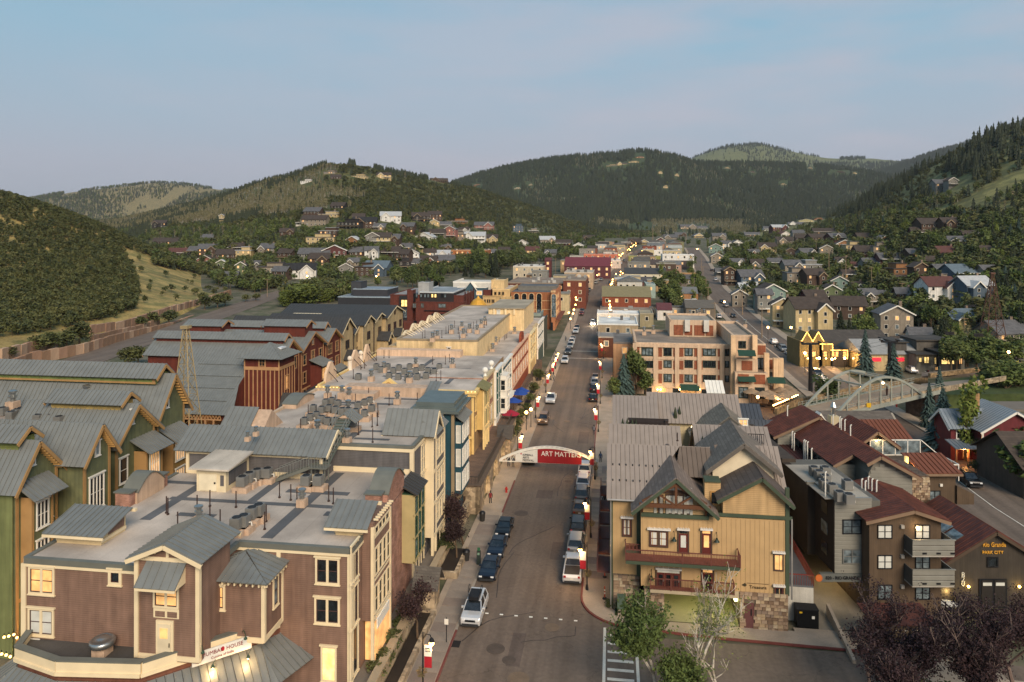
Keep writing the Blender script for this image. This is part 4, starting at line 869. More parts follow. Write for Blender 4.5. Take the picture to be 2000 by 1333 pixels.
arch_parapet('rounded stucco parapet with grey metal cap and brick piers left of the brown roof',-44.6,60.2,64.2,ZR-.1,2.2,M('b59b84','stucco',.85),cap,1.5,pier=brickpink)
ap=arch_parapet('arched pink brick parapet with grey metal cap above the street front',TF-1.5,62.4,67.6,ZR-.1,2.6,brickpink,cap,1.7,pier=brickpink)
bay=MB();bay.box(TF,TF+.9,56.4,60.9,4.9,12.9);bay.build('bay_wall',lapbrown,b)
f=MB();board(f,'R',TF+.9,56.3,61.0,4.8,5.1,.1);board(f,'R',TF+.9,56.3,61.0,8.0,8.15);board(f,'R',TF+.9,56.3,61.0,11.5,11.7)
for s in(56.4,60.9):f.box(TF+.75,TF+1.0,s-.12,s+.12,0,12.6)
f.build('bay_trim',cream,b)
for z in(5.3,8.4):
 for k in range(4):window(b,'R',TF+.9,56.7+k*1.05,57.6+k*1.05,z,z+2.3,cream,'d',1,2,.08,False)
window(b,'R',TF+.9,56.7,60.6,11.75,12.4,cream,'d',4,1,.08,False)
f=MB()
for k in range(9):y=56.6+k*.5;f.box(TF+.9,TF+1.3,y-.05,y+.05,13.1,13.25)
f.build('rafter_tail',cream,b)
MB().box(TF+.1,TF+.95,56.8,60.6,1.5,4.6).build('shop_front',GL['l'],b)
o=MB().box(TF+1.0,TF+1.1,57.0,60.2,4.0,4.8).build('sign_board',white,b)
for z in(2.0,5.6,8.6):window(b,'R',TF,62.2,63.4,z,z+2,cream,'d',1,2,.12)
gb=M('2f4a3a','plain',.5);c_t=M('8a7a58','plain',.6)
MB().box(TF,TF+1.2,67.6,71.2,4.6,11.2).build('green_bay',gb,b);f=MB()
for s in(67.6,68.8,70.0,71.2):f.box(TF+1.1,TF+1.3,s-.08,s+.08,4.6,11.0)
for z in(4.6,6.9,9.1,11.0):f.box(TF+1.1,TF+1.32,67.5,71.3,z-.08,z+.08)
f.box(TF,TF+1.3,67.5,67.62,4.5,11.1);f.build('bay_frame',M('a5966c','plain',.6),b)
for i in range(3):
 for j in range(3):window(b,'R',TF+1.2,67.75+i*1.2,68.65+i*1.2,4.9+j*2.1,6.6+j*2.1,gb,'d' if(i+j)%2 else 's',1,2,.1,False)
metal_roof(b,[(TF+1.6,67.2,11.15),(TF+1.6,71.4,11.15),(TF-.2,71.4,12.1),(TF-.2,67.2,12.1)],rdark,.6)
posts([(207,1108-60),(247,1100-75)][:0],ZR,'')
vents([(388,1025),(590,990),(497,920)],ZR-.1,'on the brown building roof')
acs([(462,1045),(476,1040),(492,1024),(505,1018),(473,960),(487,952),(502,945),(522,943),(598,958),(622,958)],ZR-.1,'on the brown building roof','air conditioners on the brown building roof')
posts([(410,1018),(430,1030),(347,1035),(385,1000),(325,1003),(328,1006),(410,990),(461,992),(546,973),(568,978),(580,985),(517,1035),(520,1020),(642,980),(651,985),(600,940)],ZR-.1,'on the brown building flat roof')
# dark grey building behind it
b=thing('grey_building','dark grey clapboard building with pale flat roof behind the brown building','building',-32,80,0)
ZG=14.4
MB().box(-28.8,TF,71.4,84.5,0,ZG).build('wall',lapgrey,b);MB().box(-43.5,-28.8,68.6,72.0,0,14.2).build('wall',lapgrey,b);MB().box(-41.0,-28.8,72.0,95.5,0,ZG).build('wall',lapgrey,b);MB().box(-28.8,TF-1.2,84.5,95.5,0,ZG).build('wall',M('a98f78','stucco'),b)
MB().box(-40.9,TF-.15,72.1,95.4,ZG,ZG+.06).build('flat_roof',membr,b)
f=MB()
for k,(x0,x1,y0,y1)in enumerate(((-34.5,-33.6,76.5,88),(-34.5,-24.5,76.5,77.2),(-25.5,-24.5,77,84),(-36,-27,88.5,89.3),(-28.5,-27.6,72.8,76.6),(-27.5,-23.6,73.6,74.2),(-30,-22.5,91.5,92.2))):f.box(x0,x1,y0,y1,ZG+.06,ZG+.075+.003*k)
f.build('walkway_strip',membr_d,b)
parapet(b,[(-28.8,71.5),(TF-.1,71.5),(TF-.1,84.5)],ZG,.4,.3,close=False);parapet(b,[(-40.9,72.2),(-40.9,95.3),(TF-1.4,95.3)],ZG,.35,.35,M('b9a288','stucco'),close=False)
f=MB();f.box(-28.8,TF+.12,71.26,71.4,ZG-.35,ZG-.02);f.box(TF,TF+.13,71.4,84.5,ZG-.33,ZG);f.box(-28.8,TF-.2,71.3,71.4,ZR-.1,ZR+.4);f.box(-43.6,-28.9,68.48,68.6,13.85,14.2);f.box(-43.5,-28.9,68.5,68.6,ZR-.1,ZR+.45)
for x in(-43.4,-28.95):f.box(x-.15,x+.15,68.45,68.6,ZR,13.9)
f.build('trim',cream,b);corner(b,[(TF-.12,71.5)],0,ZG-.3)
metal_roof(b,[(-44.6,68.0,14.2),(-28.2,68.0,14.2),(-28.2,70.9,16.1),(-44.6,70.9,16.1)],rmetal,.53)
metal_roof(b,[(-44.6,73.4,14.4),(-28.2,73.4,14.4),(-28.2,70.9,16.1),(-44.6,70.9,16.1)],rmetal,.53)
MB().prism([(-28.8,68.6,14.1),(-28.8,73.2,14.1),(-28.8,70.9,15.95)],(-14.5,0,0)).build('gable_wall',lapgrey,b)
f=MB();f.bar((-28.15,68.0,14.15),(-28.15,70.9,16.05),.1,.3);f.bar((-28.15,73.4,14.3),(-28.15,70.9,16.05),.1,.3);f.build('rake_board',cream,b)
for(px0,y0,px1,y1)in((822,872,830,916),(822,925,829,974),(821,982,828,1028)):winpx(b,'R',TF,px0,y0,px1,y1,cream,'s',2,2,.12)
MB().box(TF,TF+.9,76.2,81.4,3.4,14.6).build('bay_wall',lapgrey,b)
f=MB()
for s in(76.2,77.4,81.4):f.box(TF+.7,TF+1.0,s-.14,s+.14,0,14.6)
for z in(3.4,6.9,10.4,14.5):f.box(TF+.8,TF+1.02,76.1,81.5,z-.14,z+.14)
f.box(TF,TF+1.0,76.1,76.25,3.3,14.6);f.build('bay_trim',cream,b)
for j in range(3):
 for k in range(3):window(b,'R',TF+.9,77.7+k*1.2,78.7+k*1.2,4.3+j*3.5,6.5+j*3.5,cream,'s',1,2,.12,False)
gable_roof(b,TF-4.2,TF+1.0,75.6,79.0,14.9,16.9,rmetal,ridge='t',over=.35,fascia=cream,pitch=.6);MB().gable(TF-4.2,TF+.9,75.6,79.0,ZG,14.9,16.8,'t').build('gable_wall',lapgrey,b)
metal_roof(b,[(TF+1.4,76.2,14.5),(TF+1.4,81.6,14.5),(TF-.4,81.6,15.9),(TF-.4,76.2,15.9)],rmetal,.6)
for s in(73.0,75.0,79.6,82.6):window(b,'R',TF+(.9 if 76<s<81 else 0),s-.6,s+.6,.6,3.0,cream,'d',1,1,.14)
teal=M('1f4450','lap',.7,p=.16);tan_t=M('8c7c62','plain',.6)
MB().box(TF-4,TF+1.1,85.2,91.8,0,14.6).build('teal_wall',teal,b);f=MB()
for s in(85.2,91.8):f.box(TF+.9,TF+1.25,s-.18,s+.18,0,14.6)
f.box(TF-1,TF+1.2,85.1,85.2,3.3,3.9);f.box(TF+.9,TF+1.4,85,92,3.2,3.9);f.build('teal_trim',tan_t,b)
f=MB();f.box(TF-4.4,TF+1.9,84.6,92.4,14.6,14.9);f.box(TF-3.9,TF+1.5,85,92,14.9,15.3);f.box(TF-3.6,TF+1.2,85.3,91.7,15.3,15.8);f.build('cornice',M('66706e','plain',.45,.4),b)
MB().box(TF+1.1,TF+1.9,86.4,90.8,4.3,13.2).build('bay_window_wall',teal,b)
metal_roof(b,[(TF+2.3,86.0,13.2),(TF+2.3,91.2,13.2),(TF+1.0,91.2,14.1),(TF+1.0,86.0,14.1)],rmetal,.6)
for j in range(3):
 for k in range(4):window(b,'R',TF+1.9,86.6+k*1.05,87.5+k*1.05,4.8+j*2.9,7.0+j*2.9,white,'s',1,2,.1,False)
 window(b,'S',86.4,TF+1.2,TF+1.8,4.8+j*2.9,7.0+j*2.9,white,'w',1,2,.1,False)
st=thing('roof_stair','grey steel stair climbing from the brown roof to the grey building roof','stair',-31,70,ZR)
f=MB();a0,a1=Vector((-33.3,67.3,ZR)),Vector((-29.6,67.3,13.4))
for dy in(0,1.1):f.bar(a0+Vector((0,dy,0)),a1+Vector((0,dy,0)),.08,.3)
f.build('stringer',cap,st)
for k in range(8):f=MB();p=a0.lerp(a1,(k+.5)/8);f.box(p.x-.15,p.x+.15,67.3,68.4,p.z+.05,p.z+.1);f.build('step',cap,st)
MB().box(-29.7,-27.9,67.2,68.5,13.3,13.42).build('landing',cap,st)
f=MB();b0,b1=Vector((-28.9,68.5,13.4)),Vector((-28.5,73.8,16.6));f.prism([b0+Vector((-.75,0,0)),b0+Vector((.75,0,0)),b1+Vector((.75,0,0)),b1+Vector((-.75,0,0))],(0,0,-.16));f.build('stair_flight',M('5f6a64','rib',.5,.3,p=.3),st)
for k in range(14):f=MB();p=b0.lerp(b1,(k+.5)/14);f.box(p.x-.7,p.x+.7,p.y-.14,p.y+.14,p.z+.02,p.z+.1);f.build('step',cap,st)
f=MB()
for dx in(-.75,.75):
 for h in(.55,1.1):f.bar(b0+Vector((dx,0,h)),b1+Vector((dx,0,h)),.04)
 for k in range(9):p=b0.lerp(b1,k/8)+Vector((dx,0,0));f.bar(p,p+Vector((0,0,1.1)),.04)
for dy in(0,1.1):
 f.bar(a0+Vector((0,dy,1.1)),a1+Vector((0,dy,1.1)),.04)
 for k in range(12):p=a0.lerp(a1,k/11)+Vector((0,dy,0));f.bar(p,p+Vector((0,0,1.1)),.03)
for k in range(7):p=Vector((-29.7+k*.3,67.2,13.4));f.bar(p,p+Vector((0,0,1.1)),.03)
f.bar((-29.7,67.2,14.5),(-27.9,67.2,14.5),.04);f.build('railing',M('8a8d88','plain',.5,.4),st)
f=MB()
for x,y in((-29.5,67.4),(-28.1,67.4),(-29.5,68.3),(-28.1,68.3)):f.bar((x,y,ZR),(x,y,13.3),.1)
f.build('post',cap,st)
gable_roof(st,-29.6,-27.4,73.6,75.6,ZG+1.9,ZG+2.7,rmetal,ridge='s',over=.2,pitch=.6)
w=thing('roof_shed','cream roof access shed with a door and pale sloping roof','shed',-38,66,ZR)
MB().box(-39.6,-36.6,64.0,68.4,ZR-.1,14.0).build('wall',M('cfc0a0','plain',.65),w);MB().box(-36.6,-36.56,64.5,67.9,ZR+.4,13.6).build('siding_panel',lapgrey,w);MB().box(-37.15,-36.8,63.95,64.0,ZR+.5,13.4).build('siding_panel',lapgrey,w)
MB().prism([(-40.1,63.4,14.0),(-40.1,68.6,14.35),(-40.1,68.6,14.5),(-40.1,63.4,14.15)],(4.1,0,0)).build('roof',M('c2b7a8','membrane'),w)
dd=MB().box(-39.3,-37.5,63.92,64.0,ZR,13.5).build('door',M('d6cbb0','plain',.5),w);MB().box(-37.75,-37.6,63.85,63.93,12.6,12.75).build('handle',black,w)
b=thing('grey_gable_roof','small grey seamed roof with a sloped stucco side behind the penthouse','roof shelter',-41,76,ZG)
MB().prism([(-42.5,73.5,ZG),(-42.5,79,ZG),(-42.5,76.2,ZG+2.2)],(4.5,0,0)).build('wall',M('b59b84','stucco'),b)
metal_roof(b,[(-43,73.2,ZG),(-39.5,73.2,ZG),(-39.5,76.2,ZG+2.4),(-43,76.2,ZG+2.4)],rmetal,.6)
arch_parapet('low grey capped stucco parapet block at the far left of the pale roof',-41.0,85.0,90.5,ZG,1.2,M('b59b84','stucco'),cap,1.8)
b=thing('stucco_parapet_wall','pinkish stucco parapet box with vents at the back of the pale roof','parapet',-30,93,ZG);MB().box(-36,-24,93.0,95.2,ZG,ZG+1.3).build('wall',M('b59b84','stucco'),b);MB().box(-36,-31,90.5,93.0,ZG,ZG+.9).build('wall',M('b59b84','stucco'),b)
metal_roof(b,[(-24.4,91.2,ZG+.9),(-22.8,91.2,ZG+.9),(-22.8,94.5,ZG+1.9),(-24.4,94.5,ZG+1.9)],rmetal,.6)
grp=[(595,838),(606,830),(618,826),(628,834),(640,838),(655,838),(628,815),(642,812),(655,815),(668,818),(612,812),(680,818),(695,820),(712,822),(636,800),(648,797),(660,802),(700,806),(712,800),(722,796),(726,812),(690,842),(672,842)]
acs(grp,ZG+.06,'in the big cluster on the grey building roof','air conditioners clustered on the grey building roof',sc=.82)
vents([(620,850),(678,868),(682,782),(776,790),(680,808),(640,778),(668,778)],ZG+.06,'on the grey building roof',1.0)
posts([(587,845),(602,815),(640,790),(655,795),(694,792),(727,835),(737,832),(738,815),(700,850),(728,865),(760,792),(815,790),(720,780)],ZG+.06,'on the grey building flat roof')
vents([(500,852),(484,862)],16.0,'on the grey penthouse ridge',.6)
# plaza terrace, arcade wall and stone retaining walls
stonew=M('8d7c66','stone',.9,p=.45,h2='a39178',var=.15);paver=M('6e5a4c','pavers',.9,p=.2)
b=thing('plaza_arcade','stone arcade wall carrying the brick paved plaza beside the street','arcade wall',-18,100,0)
MB().box(-21.5,-17.3,91.9,125.0,3.0,3.7).build('terrace_slab',paver,b);MB().box(-46,-21.5,91.9,104.5,3.0,3.7).build('terrace_slab',paver,b)
def arcade(mb,t,s0,s1,z1,arches,th=.6):
 """wall on plane t pierced by round arches [(centre, half width, spring height)]"""
 cur=s0
 for c,hw,sp in arches:
  mb.box(t-th,t,cur,c-hw,0,z1);n=10
  for k in range(n):
   a0,a1=pi-pi*k/n,pi-pi*(k+1)/n;y0,y1=c+hw*cos(a0),c+hw*cos(a1);z0_,z1_=sp+hw*sin(a0)*.8,sp+hw*sin(a1)*.8
   mb.prism([(t-th,y0,z0_),(t-th,y1,z1_),(t-th,y1,z1),(t-th,y0,z1)],(th,0,0))
  cur=c+hw
 mb.box(t-th,t,cur,s1,0,z1);return mb
arcade(MB(),-17.0,91.2,126,3.6,[(96.6,2.2,1.4),(103.5,2.2,1.4),(110.5,2.2,1.4)]).build('arcade_face',stonew,b)
MB().box(-21.4,-17.0,91.2,91.8,0,3.6).build('end_wall',stonew,b);MB().box(-20.2,-18.9,91.14,91.2,0,2.3).build('door',M('3a2c24','plain',.6),b)
MB().box(-21.6,-20.0,92,125,0,2.9).build('back_wall',M('b8a47e','stucco'),b);MB().box(-20.0,-17.6,92,125,0,.05).build('arcade_floor',M('8f8371','concrete'),b)
f=MB();f.box(-17.8,-16.85,91.1,126,3.6,3.75);f.box(-21.4,-17.4,91.1,92.0,3.6,3.74);f.build('coping',M('5a4c40','concrete'),b)
f=MB()
for k in range(70):y=92+k*.5;f.box(-17.42,-17.38,y-.015,y+.015,3.75,4.75)
for k in range(8):x=-21.2+k*.5;f.box(x-.015,x+.015,91.5,91.54,3.75,4.75)
f.box(-17.44,-17.36,91.5,127,4.72,4.78);f.box(-21.3,-17.36,91.48,91.56,4.73,4.79);f.build('railing',M('3a3632','plain',.5,.3),b)
for y in(96.6,103.5,110.5):lamp(-18.6,y,2.7,190,(1,.74,.38),.15,parent=b)
b=thing('stone_retaining_wall','long tan block retaining wall between the left pavement and the raised walk','retaining wall',-19,70,0)
MB().box(TF+.05,-18.7,50,91.1,0,1.35).build('raised_walk',M('6d655c','concrete'),b)
blk={}
rgb_=random.Random(5);n=0
bl=MB().box(-.5,.5,-.22,.22,0,.42).mesh('stone',M('94836b','rough',.9));bl2=MB().box(-.5,.5,-.22,.22,0,.42).mesh('stone',M('a8977c','rough',.9));bl3=MB().box(-.5,.5,-.22,.22,0,.42).mesh('stone',M('7c6d59','rough',.9))
for j in range(4):
 s=50.5+(j%2)*.5
 while s<90.8 and n<165:
  o=part('stone',rgb_.choice((bl,bl2,bl,bl3)),b,(-18.55+rgb_.uniform(-.03,.03),s,.43*j),pi/2);s+=1.03;n+=1
MB().box(-18.9,-18.2,50,91,1.72,1.85).build('coping',M('9c8c74','concrete'),b)
b=thing('planter_kerb','low stone planter edge along the left pavement with dark shrubs behind','planter',-17.5,62,0)
MB().box(-17.1,-16.7,50,66.5,0,.6).build('planter_wall',stonew,b);MB().box(-18.2,-17.1,50,66.5,0,.4).build('soil',M('2c241c','soil'),b);MB().box(-18.2,-16.7,66.5,66.9,0,.6).build('planter_wall',stonew,b)
b=thing('stone_planter_box','square stone planter box in front of the grey building','planter',-17.3,76,0)
MB().box(-18.3,-16.2,73.8,74.2,0,.8).build('planter_wall',stonew,b);MB().box(-16.6,-16.2,74.2,80,0,.8).build('planter_wall',stonew,b);MB().box(-18.3,-16.6,74.2,80,0,.6).build('soil',M('2c241c','soil'),b)
b=thing('gabled_entry_roof','small grey pyramid roof on the stone gate by the left pavement','gate',-18,68.5,0);MB().box(-18.8,-17.0,67.3,69.4,0,2.4).build('wall',stonew,b)
gable_roof(b,-19.0,-16.8,67.2,69.6,2.4,3.8,M('5b5650','shingle',p=.2),ridge='t',over=.2,pieces=False,rib=0)
b=thing('gate_canopy','dark pointed canopy over the steps beside the arch bridge banner','gate',-17,116,0);MB().box(-17.9,-16.3,113.5,115.5,0,3.6).build('wall',stonew,b)
gable_roof(b,-18.2,-16.0,113.2,115.8,3.6,5.2,M('4a4744','shingle',p=.2),ridge='t',over=.2,pieces=False,rib=0)
for k,(s0,s1)in enumerate(((118,124),(126,133),(135,143),(145,152),(155,164),(168,178))):
 b=thing('terraced_planter','stone terraced planter with green shrubs, %s along the left pavement'%ORD[k],'planter',-17,s0,0,'terraced planters below the restaurant patios')
 f=MB();f.box(-18.2,-16.6,s0,s0+.35,0,1.1);f.box(-16.95,-16.6,s0+.35,s1,0,1.0);f.box(-18.6,-18.2,s0,s1,0,2.0);f.build('planter_wall',stonew,b);MB().box(-18.2,-16.95,s0+.35,s1,0,.8).build('soil',M('2c241c','soil'),b)
b=thing('patio_terrace','raised paved patio with handrail in front of the tall street houses','terrace',-19,140,0);MB().box(TF,-18.6,126,190,0,2.2).build('slab',paver,b)
f=MB()
for z in(2.7,3.2):f.bar((-18.7,117,z+1.0),(-18.7,190,z-.6),.06)
for k in range(30):y=118+k*2.4;f.bar((-18.7,y,2.2),(-18.7,y,3.6),.05)
f.build('railing',M('4a443e','plain',.5),b)
# mid tan building with bright cornice
b=thing('tan_pediment_building','tan stucco building with yellow lit cornice and small pediment beyond the plaza','building',-32,118,0)
tan=M('8f7455','lap',.85,p=.2);ylw=M('d8b878','plain',.6);ZT=13.0
t0=onS(625,765,104)[0]
MB().box(t0,TF,104,133.0,3.0,ZT).build('wall',tan,b);MB().box(t0+.1,TF-.1,104.1,132.8,ZT,ZT+.05).build('flat_roof',membr,b)
f=MB();f.box(t0-.3,TF+.35,103.6,104.0,ZT-.75,ZT-.35);f.box(t0-.45,TF+.5,103.4,104.1,ZT-.35,ZT+.12);f.box(TF,TF+.3,104,112,ZT-.75,ZT-.35);f.box(TF,TF+.5,104,112,ZT-.35,ZT+.12);f.box(t0-.4,t0,104,133,ZT-.4,ZT+.3)
for x in(t0+.2,-37.7,-35.2,-31.3,-28.9,-23.8,TF-.15):f.box(x-.18,x+.18,103.85,104,3.7,ZT-.7)
f.prism([(-35.9,103.7,ZT-.3),(-30.6,103.7,ZT-.3),(-33.25,103.7,ZT+1.55)],(0,.6,0));f.build('cornice',ylw,b)
MB().prism([(-35.0,103.66,ZT-.1),(-31.5,103.66,ZT-.1),(-33.25,103.66,ZT+1.1)],(0,.04,0)).build('pediment_panel',M('b08a58','plain'),b)
f=MB()
for k in range(46):x=t0-.3+k*(TF+.6-t0)/45;f.box(x-.04,x+.04,103.34,103.4,ZT+.0,ZT+.08)
f.build('cornice_bulbs',glow('ffd890',3,'string_bulb'),b)
f=MB();f.box(-23.4,-20.7,103.2,104,3.7,6.2);f.build('porch_wall',M('c9a76a','stucco'),b);MB().box(-22.9,-21.2,103.1,103.2,3.7,5.9).build('porch_opening',M('6a4e2c'),b);MB().prism([(-23.6,103.0,6.2),(-20.5,103.0,6.2),(-22.05,103.0,6.8)],(0,1.0,0)).build('porch_gable',ylw,b)
lamp(-22,102.6,5.6,60,parent=b)
MB().box(TF,TF+1.0,106.5,110.6,6.6,12.6).build('bay_wall',M('c8a868','plain'),b);metal_roof(b,[(TF+1.6,106,12.5),(TF+1.6,111,12.5),(TF,111,13.3),(TF,106,13.3)],M('7c7a58','plain',.5,.3),.5)
f=MB()
for s in(106.5,107.8,109.2,110.6):f.box(TF+.9,TF+1.15,s-.15,s+.15,3.7,12.6)
f.box(TF+.9,TF+1.2,106.3,110.8,6.4,6.9);f.box(TF+.9,TF+1.16,106.3,110.8,9.4,9.8);f.build('bay_trim',M('e0c48a','plain'),b)
for j in range(2):
 for k in range(3):window(b,'R',TF+1.0,106.75+k*1.35,107.55+k*1.35,7.1+j*2.9,9.2+j*2.9,gb,'d',1,2,.08,False)
 window(b,'R',TF,104.8,105.9,6.9+j*2.9,8.9+j*2.9,ylw,'d',1,2,.12)
acs([(735,722),(745,728),(757,722),(768,730),(779,724),(790,731),(800,722),(812,730),(824,724),(836,730),(760,740),(778,742),(796,744),(815,742),(832,740),(848,732),(858,722),(700,742)],ZT+.05,'on the tan pediment building roof','air conditioners on the tan pediment building roof',False)
vents([(725,745),(812,720),(750,728),(884,720),(800,748)],ZT+.05,'on the tan pediment building roof',1.1)
posts([(705,722),(712,720),(735,705),(750,700),(760,700),(870,712),(878,708),(845,712),(690,740),(852,745),(861,742)],ZT+.05,'on the tan pediment building roof')
f=MB()
for k,(x0,x1,y0,y1)in enumerate(((-37,-25,112,112.8),(-25.8,-25,108,118),(-33,-32.2,112.8,128),(-32,-24,120,120.6))):f.box(x0,x1,y0,y1,ZT+.06,ZT+.07+.003*k)
f.build('walkway_strip',membr_d,b)
f=MB();f.box(t0,-28,130.5,132.9,ZT,ZT+1.2);f.build('back_parapet',M('c9ab90','stucco'),b)
for k,(s0,s1)in enumerate(((106,110.5),(117,121.5),(123.5,127))):
 w=thing('shaped_parapet','stepped stucco false front with slanting braces, %s on the left of the tan roof'%ORD[k],'parapet',t0,s0,ZT,'braced false fronts on the tan roof')
 P=[(t0-.3,s0,ZT),(t0-.3,s0+.3,ZT+1.4),(t0-.3,(s0+s1)/2-.3,ZT+3.0),(t0-.3,(s0+s1)/2+.3,ZT+3.0),(t0-.3,s1-.3,ZT+1.4),(t0-.3,s1,ZT)]
 MB().prism(P,(.4,0,0)).build('false_front',M('d0b294','stucco'),w);f=MB()
 for s in(s0+1.2,s1-1.2):f.bar((t0+.1,s,ZT+1.6),(t0+1.6,s,ZT+.05),.09)
 f.build('brace',M('3c3430'),w)
 if k==1:
  for s in(s0-.5,s1+.3):MB().ball((t0,s,ZT+2.0),.42,8).lathe([(.4,ZT),(.35,ZT+1.6)],t0,s,8).build('ball_finial',M('d8c8b4','plain'),w)
  # narrow street houses beyond (each its own house)
def rowhouse(name,lab,s0,s1,z,wall,trim,dep=9,proj=0.0,wins=(3,3),zb=2.0,pane='d',cornice=.35,floor=True,zs=None):
 b=thing(name,lab,'building',TF-4,s0,0);tf=TF+proj
 MB().box(TF-dep,tf,s0+.02,s1-.02,0,z).build('wall',wall,b);MB().box(TF-dep+.1,tf-.3,s0+.1,s1-.1,z,z+.05).build('flat_roof',membr,b)
 f=MB();f.box(tf-.3,tf+cornice,s0,s1,z-.1,z+.3);f.box(tf-.2,tf+.12,s0,s0+.25,0,z-.1);f.box(tf-.2,tf+.12,s1-.25,s1,0,z-.1);f.box(tf-.2,tf+.2,s0,s1,zb+2.6,zb+2.9);f.build('trim',trim,b)
 n,m=wins;h=(z-zb-3.4)/m;w=(s1-s0-1.2)/n
 for j in range(m):
  for i in range(n):window(b,'R',tf,s0+.6+w*i+w*.2,s0+.6+w*(i+1)-w*.15,zb+3.2+j*h,zb+3.2+j*h+h*.68,trim,pane,1,2,.14)
 return b
cw=M('cfcac0','plain',.6);ctan=M('b8a580','plain',.6)
b=rowhouse('brick_house','narrow pink brick house with white arched windows and two stone balls on top',112,119.5,13.2,brickpink,ctan,proj=.3,wins=(2,2),pane='w')
for s in(112.8,118.7):MB().ball((TF+.1,s,14.4),.5,8).lathe([(.35,13.4),(.2,13.8),(.2,14.0)],TF+.1,s,8).build('ball_finial',white,b)
b=rowhouse('white_house','tall white wooden house with green columns beside the pink brick house',119.5,127,12.8,white,white,proj=.7,wins=(2,2),pane='s')
f=MB()
for s in(120.3,121.5,123.5,125):f.box(TF+.7,TF+.85,s-.2,s+.2,5,12.6)
f.build('green_pilaster',M('1f4a44'),b)
MB().box(TF,TF+1.9,124.2,127.8,4.6,11.2).build('bay_window',white,b)
for z in(5.4,8.6):window(b,'R',TF+1.9,124.6,127.2,z,z+1.9,white,'s',2,2,.12);window(b,'S',124.2,TF+.8,TF+1.7,z,z+1.9,white,'d',1,2,.1)
b=rowhouse('teal_house','dark teal house with white windows above the blue umbrellas',127.8,143,11.6,M('2a4a52','lap',.7,p=.2),white,wins=(5,2),pane='s',proj=.1)
MB().box(TF+.1,TF+1.1,130,142,4.4,4.7).build('porch_shelf',white,b)
b=rowhouse('red_brick_house','red brick house with a round topped gable on the left of the street',143,171,11.6,M('8f4228','brick',.85,p=.09),M('c9a48a'),wins=(7,2),pane='w',proj=.2)
arch=[]
for k in range(9):a=pi-pi*k/8;arch.append((TF+.2,160+2.6*cos(a),12.6+1.3*sin(a)))
MB().prism([(TF+.2,157.4,11.6)]+arch+[(TF+.2,162.6,11.6)],(-.5,0,0)).build('round_gable',M('8f4228','brick',.85,p=.09),b)
rowhouse('cream_house','cream bay fronted house between the red brick and dark red houses',171,184,11.4,M('c2a878','lap',.7,p=.2),M('d6c498'),wins=(3,2),proj=.6,pane='s')
rowhouse('maroon_house','narrow dark red house between the cream and grey green houses',184,191,11.4,M('5c2c24','lap',.7,p=.2),ctan,wins=(2,2),proj=.1)
rowhouse('grey_green_house','grey green house at the far end of the left row with white windows',191,207,11.2,M('4e5a50','lap',.7,p=.2),white,wins=(4,2),proj=.4,pane='s')
b=thing('patio_roof_block','long pale flat roof with tan cornice behind the street houses','building',-24,150,0);MB().box(-31,-24.6,133.5,186,0,11.2).build('wall',M('b59d7c','lap'),b);MB().box(-30.9,-24.7,133.6,185.9,11.2,11.3).build('flat_roof',membr,b);MB().box(-31.2,-23.5,133.0,133.6,10.6,11.5).build('cornice',M('a08860'),b)
vents([(962,690),(968,676),(1005,655)],11.3,'on the long pale roof behind the street houses',1.2);posts([(948,690),(955,686),(985,668),(988,666),(990,664),(975,672)],11.3,'on the long pale roof')
b=thing('cream_flat_building','long cream walled building with cluttered grey flat roof behind the tan one','building',-33,160,0)
crm=M('d3b98c','stucco',.8);tc0=onS(783,667,134)[0];MB().box(-41.5,-25.6,134.5,196,0,15.4).build('wall',crm,b);MB().box(-41.3,-25.7,134.6,195.9,15.4,15.46).build('flat_roof',membr,b);parapet(b,[(-41.4,134.6),(-25.7,134.6),(-25.7,195.8),(-41.4,195.8)],15.4,.4,.35,M('8a7c66'))
MB().box(-43.2,-41.5,134.8,140,0,14.2).build('side_wall',M('b49a74','stucco'),b);MB().box(-43.0,-41.6,134.74,134.8,9.5,13.8).build('door',M('14455c'),b)
winpx(b,'S',134.5,873,679,881,696,white,'d',1,2,.14)
MB().box(-31.0,-22.0,178.0,200,0,16.9).build('stair_tower',crm,b);MB().box(-31.4,-21.8,177.6,200,16.9,17.1).build('tower_roof',M('a39782','membrane'),b)
f=MB()
for t in(-29.5,-26.6,-24.4):f.box(t-.25,t+.25,177.7,178,15.4,16.8)
f.build('pilaster',M('e0c9a0'),b);window(b,'S',178.0,-28.9,-28.0,14.6,16.5,white,'w',1,1,.1)
vents([(845,668),(854,664),(905,660),(932,652),(917,650),(902,645),(940,640),(882,652),(947,634)],15.5,'on the long cream building roof',1.1)
posts([(825,664),(830,660),(863,660),(871,652),(876,650),(888,640),(895,652),(897,664),(912,656),(920,645),(931,640),(925,642),(946,640),(950,636),(848,660)],15.5,'on the long cream building roof')
for k,(px,py,h)in enumerate(((800,655,1.0),(838,648,1.7),(860,640,1.4),(876,632,1.8),(888,626,1.8))):
 t,s=G(px,py,15.4);w=thing('curved_parapet','scrolled cream false front with braces, %s along the left of the cream roof'%ORD[k],'parapet',t,s,15.4,'scrolled false fronts on the cream roof')
 P=[(-41.2,s-3,15.4)]+[(-41.2,s-2.6+5.2*i/8,15.4+h*(.35+.65*sin(pi*i/8)))for i in range(9)]+[(-41.2,s+3,15.4)]
 MB().prism(P,(-.5,0,0)).build('false_front',M('d6c2a0','stucco'),w);f=MB()
 for i in range(3):f.bar((-41.2,s-1.6+1.6*i,15.4+h*.8),(-39.7,s-1.6+1.6*i,15.45),.1)
 f.build('brace',M('e2d2b2'),w)
